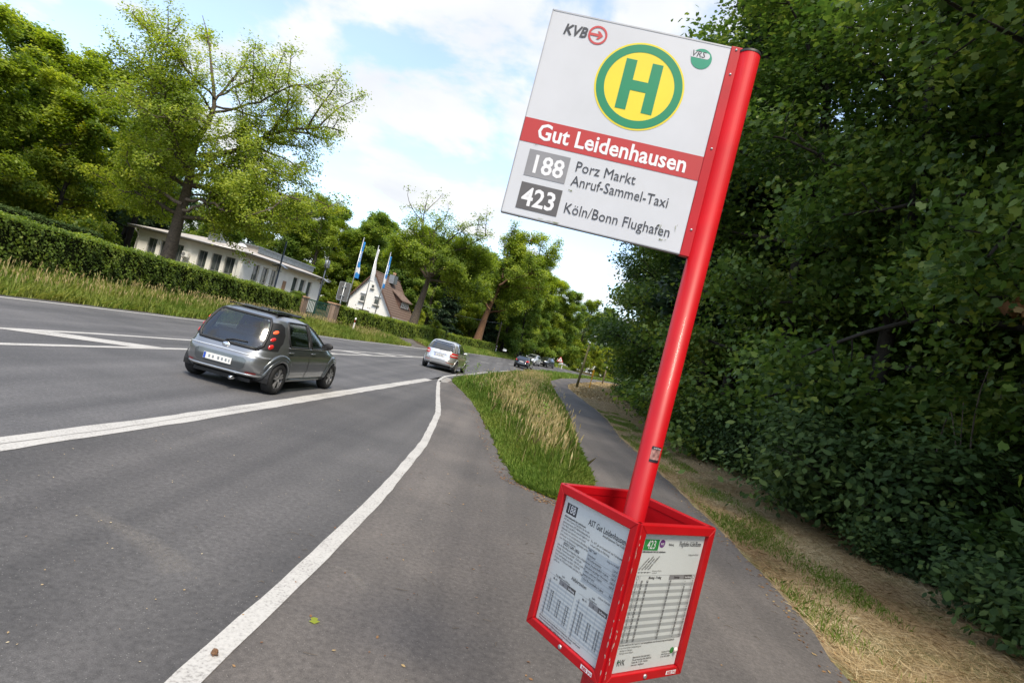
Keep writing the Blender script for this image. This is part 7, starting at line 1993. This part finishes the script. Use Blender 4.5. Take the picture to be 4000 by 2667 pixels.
# golden tall stalks, thickest along the middle of the island
def gold(n, y0, y1, bias):
    X, Y = scatter(n, y0, y1, il, pl_, bias)
    l, r = np.array(il(Y)), np.array(pl_(Y)); t = (X - l) / np.maximum(0.05, r - l)
    keep = rng.random(n) < np.clip(np.exp(-((t - 0.56) / 0.24) ** 2) * np.clip((Y - 8.6) / 5.0, 0.02, 1) * np.clip(.62 + .5 * np.sin(X * 2.6 + Y * .7) * np.sin(Y * 1.1 - X), 0.1, 1), 0, 1)
    return X[keep], Y[keep]
X, Y = gold(4000, 8.5, 26, 1.1)
heads('tall_grass', X, Y, 0.48, 'grass_gold', 'tall golden seeding grass in the middle of the island')
X, Y = gold(5500, 26, 60, 1.1)
heads('tall_grass', X, Y, 0.5, 'grass_gold', 'tall golden seeding grass on the far island')
X, Y = gold(8000, 9, 58, 1.4)
blades('dry_grass', X, Y, 0.40, 0.012, 'grass_gold', 0.45, label='dry yellow blades among the island grass')
# left verge
vl = lambda y: np.where(y < 36, -13.95, np.where(y < 41, -13.4, np.interp(y, [41, 50, 63, 87], [-12.1, -11.0, -9.0, -2.0])))
vr = lambda y: LEFT(y) - 0.05 + 0.10 * np.sin(y * 1.9)
def no_drive(X, Y):
    k = ~((Y > 51.5) & (Y < 58.2)); return X[k], Y[k]
X, Y = no_drive(*scatter(36000, 9, 50, vl, vr, 1.2))
blades('verge_grass', X, Y, 0.34, 0.022, 'grass_green', 0.5, sh=0.72 + gn(X, Y), label='grass on the far roadside verge')
X, Y = no_drive(*scatter(1500, 9, 48, vl, lambda y: vl(y) + 1.5, 1.1))
heads('verge_stalks', X, Y, 0.45, 'grass_gold', 'dry seeding stalks along the foot of the long hedge')
X, Y = no_drive(*scatter(16000, 48, 110, lambda y: LEFT(y) - 2.4, vr, 1.2))
blades('verge_grass', X, Y, 0.34, 0.05, 'grass_green', 0.5, sh=0.6 + gn(X, Y), label='grass on the far verge beyond the driveway')
X, Y = scatter(9000, 58, 112, lambda y: road_right(y) + 0.3, path_l, 1.0)
blades('verge_grass', X, Y, 0.45, 0.06, 'grass_green', 0.5, label='grass between the road and the far path')
# right verge: mown and dry
pr = lambda y: path_r(y) + 0.05
we = lambda y: wood_edge(y) + 0.5
X, Y = scatter(70000, 1.5, 13, pr, we, 1.15)
blades('mown_straw', X, Y, 0.13, 0.0034, 'straw', 0.5, lying=True, zoff=0.0, sh=0.50 + np.sin(X * 1.6 + Y * .9) * np.sin(Y * 1.3 - X * .6) * .22 + np.sin(X * 4.2 - Y * 2.3) * .08 + gn(X, Y), label='dry mown straw covering the right verge')
X, Y = scatter(20000, 13, 40, pr, we, 1.2)
blades('mown_straw', X, Y, 0.15, 0.009, 'straw', 0.5, lying=True, zoff=0.0, label='dry mown straw on the far right verge')
X, Y = scatter(9000, 40, 95, pr, we, 1.0)
blades('mown_straw', X, Y, 0.16, 0.03, 'straw', 0.5, flat=0.7, zoff=0.0, label='dry mown straw beside the bend of the path')
X, Y = scatter(52000, 2.5, 30, pr, lambda y: path_r(y) + 1.25, 1.3)
k = (np.sin(X * 4.1 + Y * 1.3) + np.sin(Y * 2.6 - X * 2.0) + np.sin(Y * 0.8 + 1.0) * .7) > -0.9 + rng.random(len(X)) * 3.0
blades('verge_tuft', X[k], Y[k], 0.075, 0.005, 'grass_green', 0.45, sh=0.45 + gn(X[k], Y[k]), zoff=0.0, label='short green tufts beside the path')

# ---- tall weeds on the island, each a plant
def weed_variant(seed, h, m='shrub_leaf'):
    g = np.random.default_rng(seed)
    B = wander(g, (0, 0, -.02), (g.normal() * .05, g.normal() * .05, 1), h, 8, (0, 0, 0), 0.05)
    wood = [(B, np.linspace(0.007, 0.002, 9), 4)]; pos = []
    for i in range(26):
        t = 0.15 + 0.85 * i / 26; j = min(7, int(t * 8)); p = B[j] + (B[j + 1] - B[j]) * (t * 8 - j)
        a = i * 2.4; L = 0.16 * (1.15 - t) + 0.04
        for q in range(3): pos.append(p + np.array([math.cos(a), math.sin(a), 0.35]) * L * (q + 1) / 3)
    pos = np.array(pos); co, k = leaves(g, pos, np.array([0, 0, 1.0]) + g.normal(size=(len(pos), 3)) * .4, 0.075, 'ovate')
    return wood_mesh('stem', wood, MATS[m]), fast_mesh('leaves', co, k, MATS['grass_green'], np.clip(g.normal(size=len(pos)) * .15 + .3, 0, 1))
WV = [weed_variant(400 + i, h) for i, h in enumerate((0.95, 0.75, 1.1))]
for i, (x, y, k, s, lab) in enumerate([(-1.55, 24.0, 2, 1.2, 'tall leafy weed at the left tip of the golden grass by the silver car'), (-1.15, 23.2, 0, 1.1, 'leafy weed second from the silver car along the island'), (-0.6, 21.5, 1, 1.2, 'leafy weed among stalks left of the island middle'),
    (0.4, 24.0, 2, 1.0, 'tall dark weed standing in the middle of the golden grass'), (1.6, 22.0, 0, 1.0, 'leafy weed near the path side of the golden grass'), (1.25, 14.2, 1, 1.0, 'leafy weed in the nearer golden grass'), (0.75, 18.0, 0, 1.0, 'leafy weed halfway along the island')]):
    t = empty('weed_plant', (x, y, ZF(x, y)), i * 1.3); t.scale = (s, s, s)
    link('stem', WV[k][0], t); link('leaves', WV[k][1], t); tag(t, lab, 'weed', 'tall weeds on the island')
# ---- fallen leaves, twigs and grit on the asphalt
def litter(n, y0, y1, fl, fr, size, m, name, label, bias=1.4, shape='ovate'):
    X, Y = scatter(n, y0, y1, fl, fr, bias)
    pos = np.stack([X, Y, ZR(Y) + 0.006], -1)
    co, k = leaves(rng, pos, np.array([0, 0, 1.0]) + rng.normal(size=(n, 3)) * .18, size * rng.uniform(.4, 1.3, n), shape)
    co[:, 2] = np.maximum(co[:, 2], np.repeat(pos[:, 2], k) - 0.003)
    return tag(link(name, fast_mesh(name, co, k, MATS[m], np.clip(rng.normal(size=n) * .25 + .6, 0, 1))), label, kind='stuff')
litter(420, 1.6, 14, lambda y: bay_edge(y) - .2, path_r, 0.022, 'dead_leaf', 'leaf_litter', 'scraps of dry leaf scattered on the pavement')
litter(260, 2.0, 9, bay_line, bay_edge, 0.012, 'straw', 'leaf_litter', 'tiny pale scraps on the bus bay')
litter(1500, 2.0, 26, lambda y: path_r(y) - .22, lambda y: path_r(y) + .25, 0.035, 'dead_leaf', 'leaf_litter', 'dry leaves gathered along the path edge')
litter(900, 7.2, 24, lambda y: isl_left(y) - .28, lambda y: isl_left(y) + .12, 0.035, 'dead_leaf', 'leaf_litter', 'brown leaves gathered along the island edge')
litter(500, 7.1, 8.2, lambda y: isl_left(np.maximum(y, 7.45)) - .25, lambda y: isl_left(np.maximum(y, 7.45)) + .5, 0.03, 'dead_leaf', 'leaf_litter', 'brown debris at the near tip of the island')
tw = MB()
for i in range(70):
    x, y = rng.uniform(-1.2, 3.2), rng.uniform(1.8, 9); a = rng.uniform(0, 6.28); L = rng.uniform(.02, .09)
    tw.tube([(x, y, .006), (x + math.cos(a) * L * .5, y + math.sin(a) * L * .5, .009 + .004 * rng.random()), (x + math.cos(a + .3) * L, y + math.sin(a + .3) * L, .006)], [.0016, .0018, .001], 4)
tag(tw.build('twig_litter', MATS['bark']), 'short twigs and needles on the pavement', kind='stuff')
def ground_leaf(x, y, s, m, lab, shape='maple', rz=0.0, shv=.7):
    T = LEAF[shape] * s; c = (x, y, ZF(x, y) + .008)
    vs = [(p[0], p[1], 0.25 * (p[0] ** 2) / s + .004 * math.sin(p[1] * 60)) for p in T]
    me = fast_mesh('fallen_leaf', np.array(vs), len(T), MATS[m], [shv])
    o = link('fallen_leaf', me, loc=c, rz=rz); tag(o, lab, 'leaf')
ground_leaf(-0.66, 3.15, .055, 'oak_leaf', 'pale green fallen leaf right of the curved line, beside a scuff mark', rz=.4, shv=.95)
ground_leaf(0.30, 2.55, .05, 'yellow_leaf', 'yellow-green fallen leaf left of the timetable box', 'ovate', rz=1.2, shv=.8)
ground_leaf(2.05, 3.45, .05, 'yellow_leaf', 'small yellow fallen leaf right of the timetable box', 'ovate', rz=.6, shv=.95)
ground_leaf(2.66, 3.25, .075, 'dead_leaf', 'pale dry fallen leaf near the verge at the lower right', rz=2.0, shv=.95)
ground_leaf(-2.62, 3.02, .06, 'oak_leaf', 'green fallen leaf at the lower left picture edge', rz=.2, shv=.95)
cone = MB().lathe([(0.0, 0), (.011, .004), (.016, .012), (.013, .022), (.006, .028), (0, .03)], seg=10)
for k in range(24):
    a = k * 2.4; z = .004 + .022 * k / 24; r = .015 - .006 * (k / 24); cone.box((math.cos(a) * r, math.sin(a) * r, z), (.006, .006, .003), a)
o = cone.build('fir_cone', MATS['bark_ivy'], loc=(-0.96, 2.66, .005)); tag(o, 'small brown cone lying on the curved white line', 'cone')
flush_text()
bpy.context.view_layer.update()
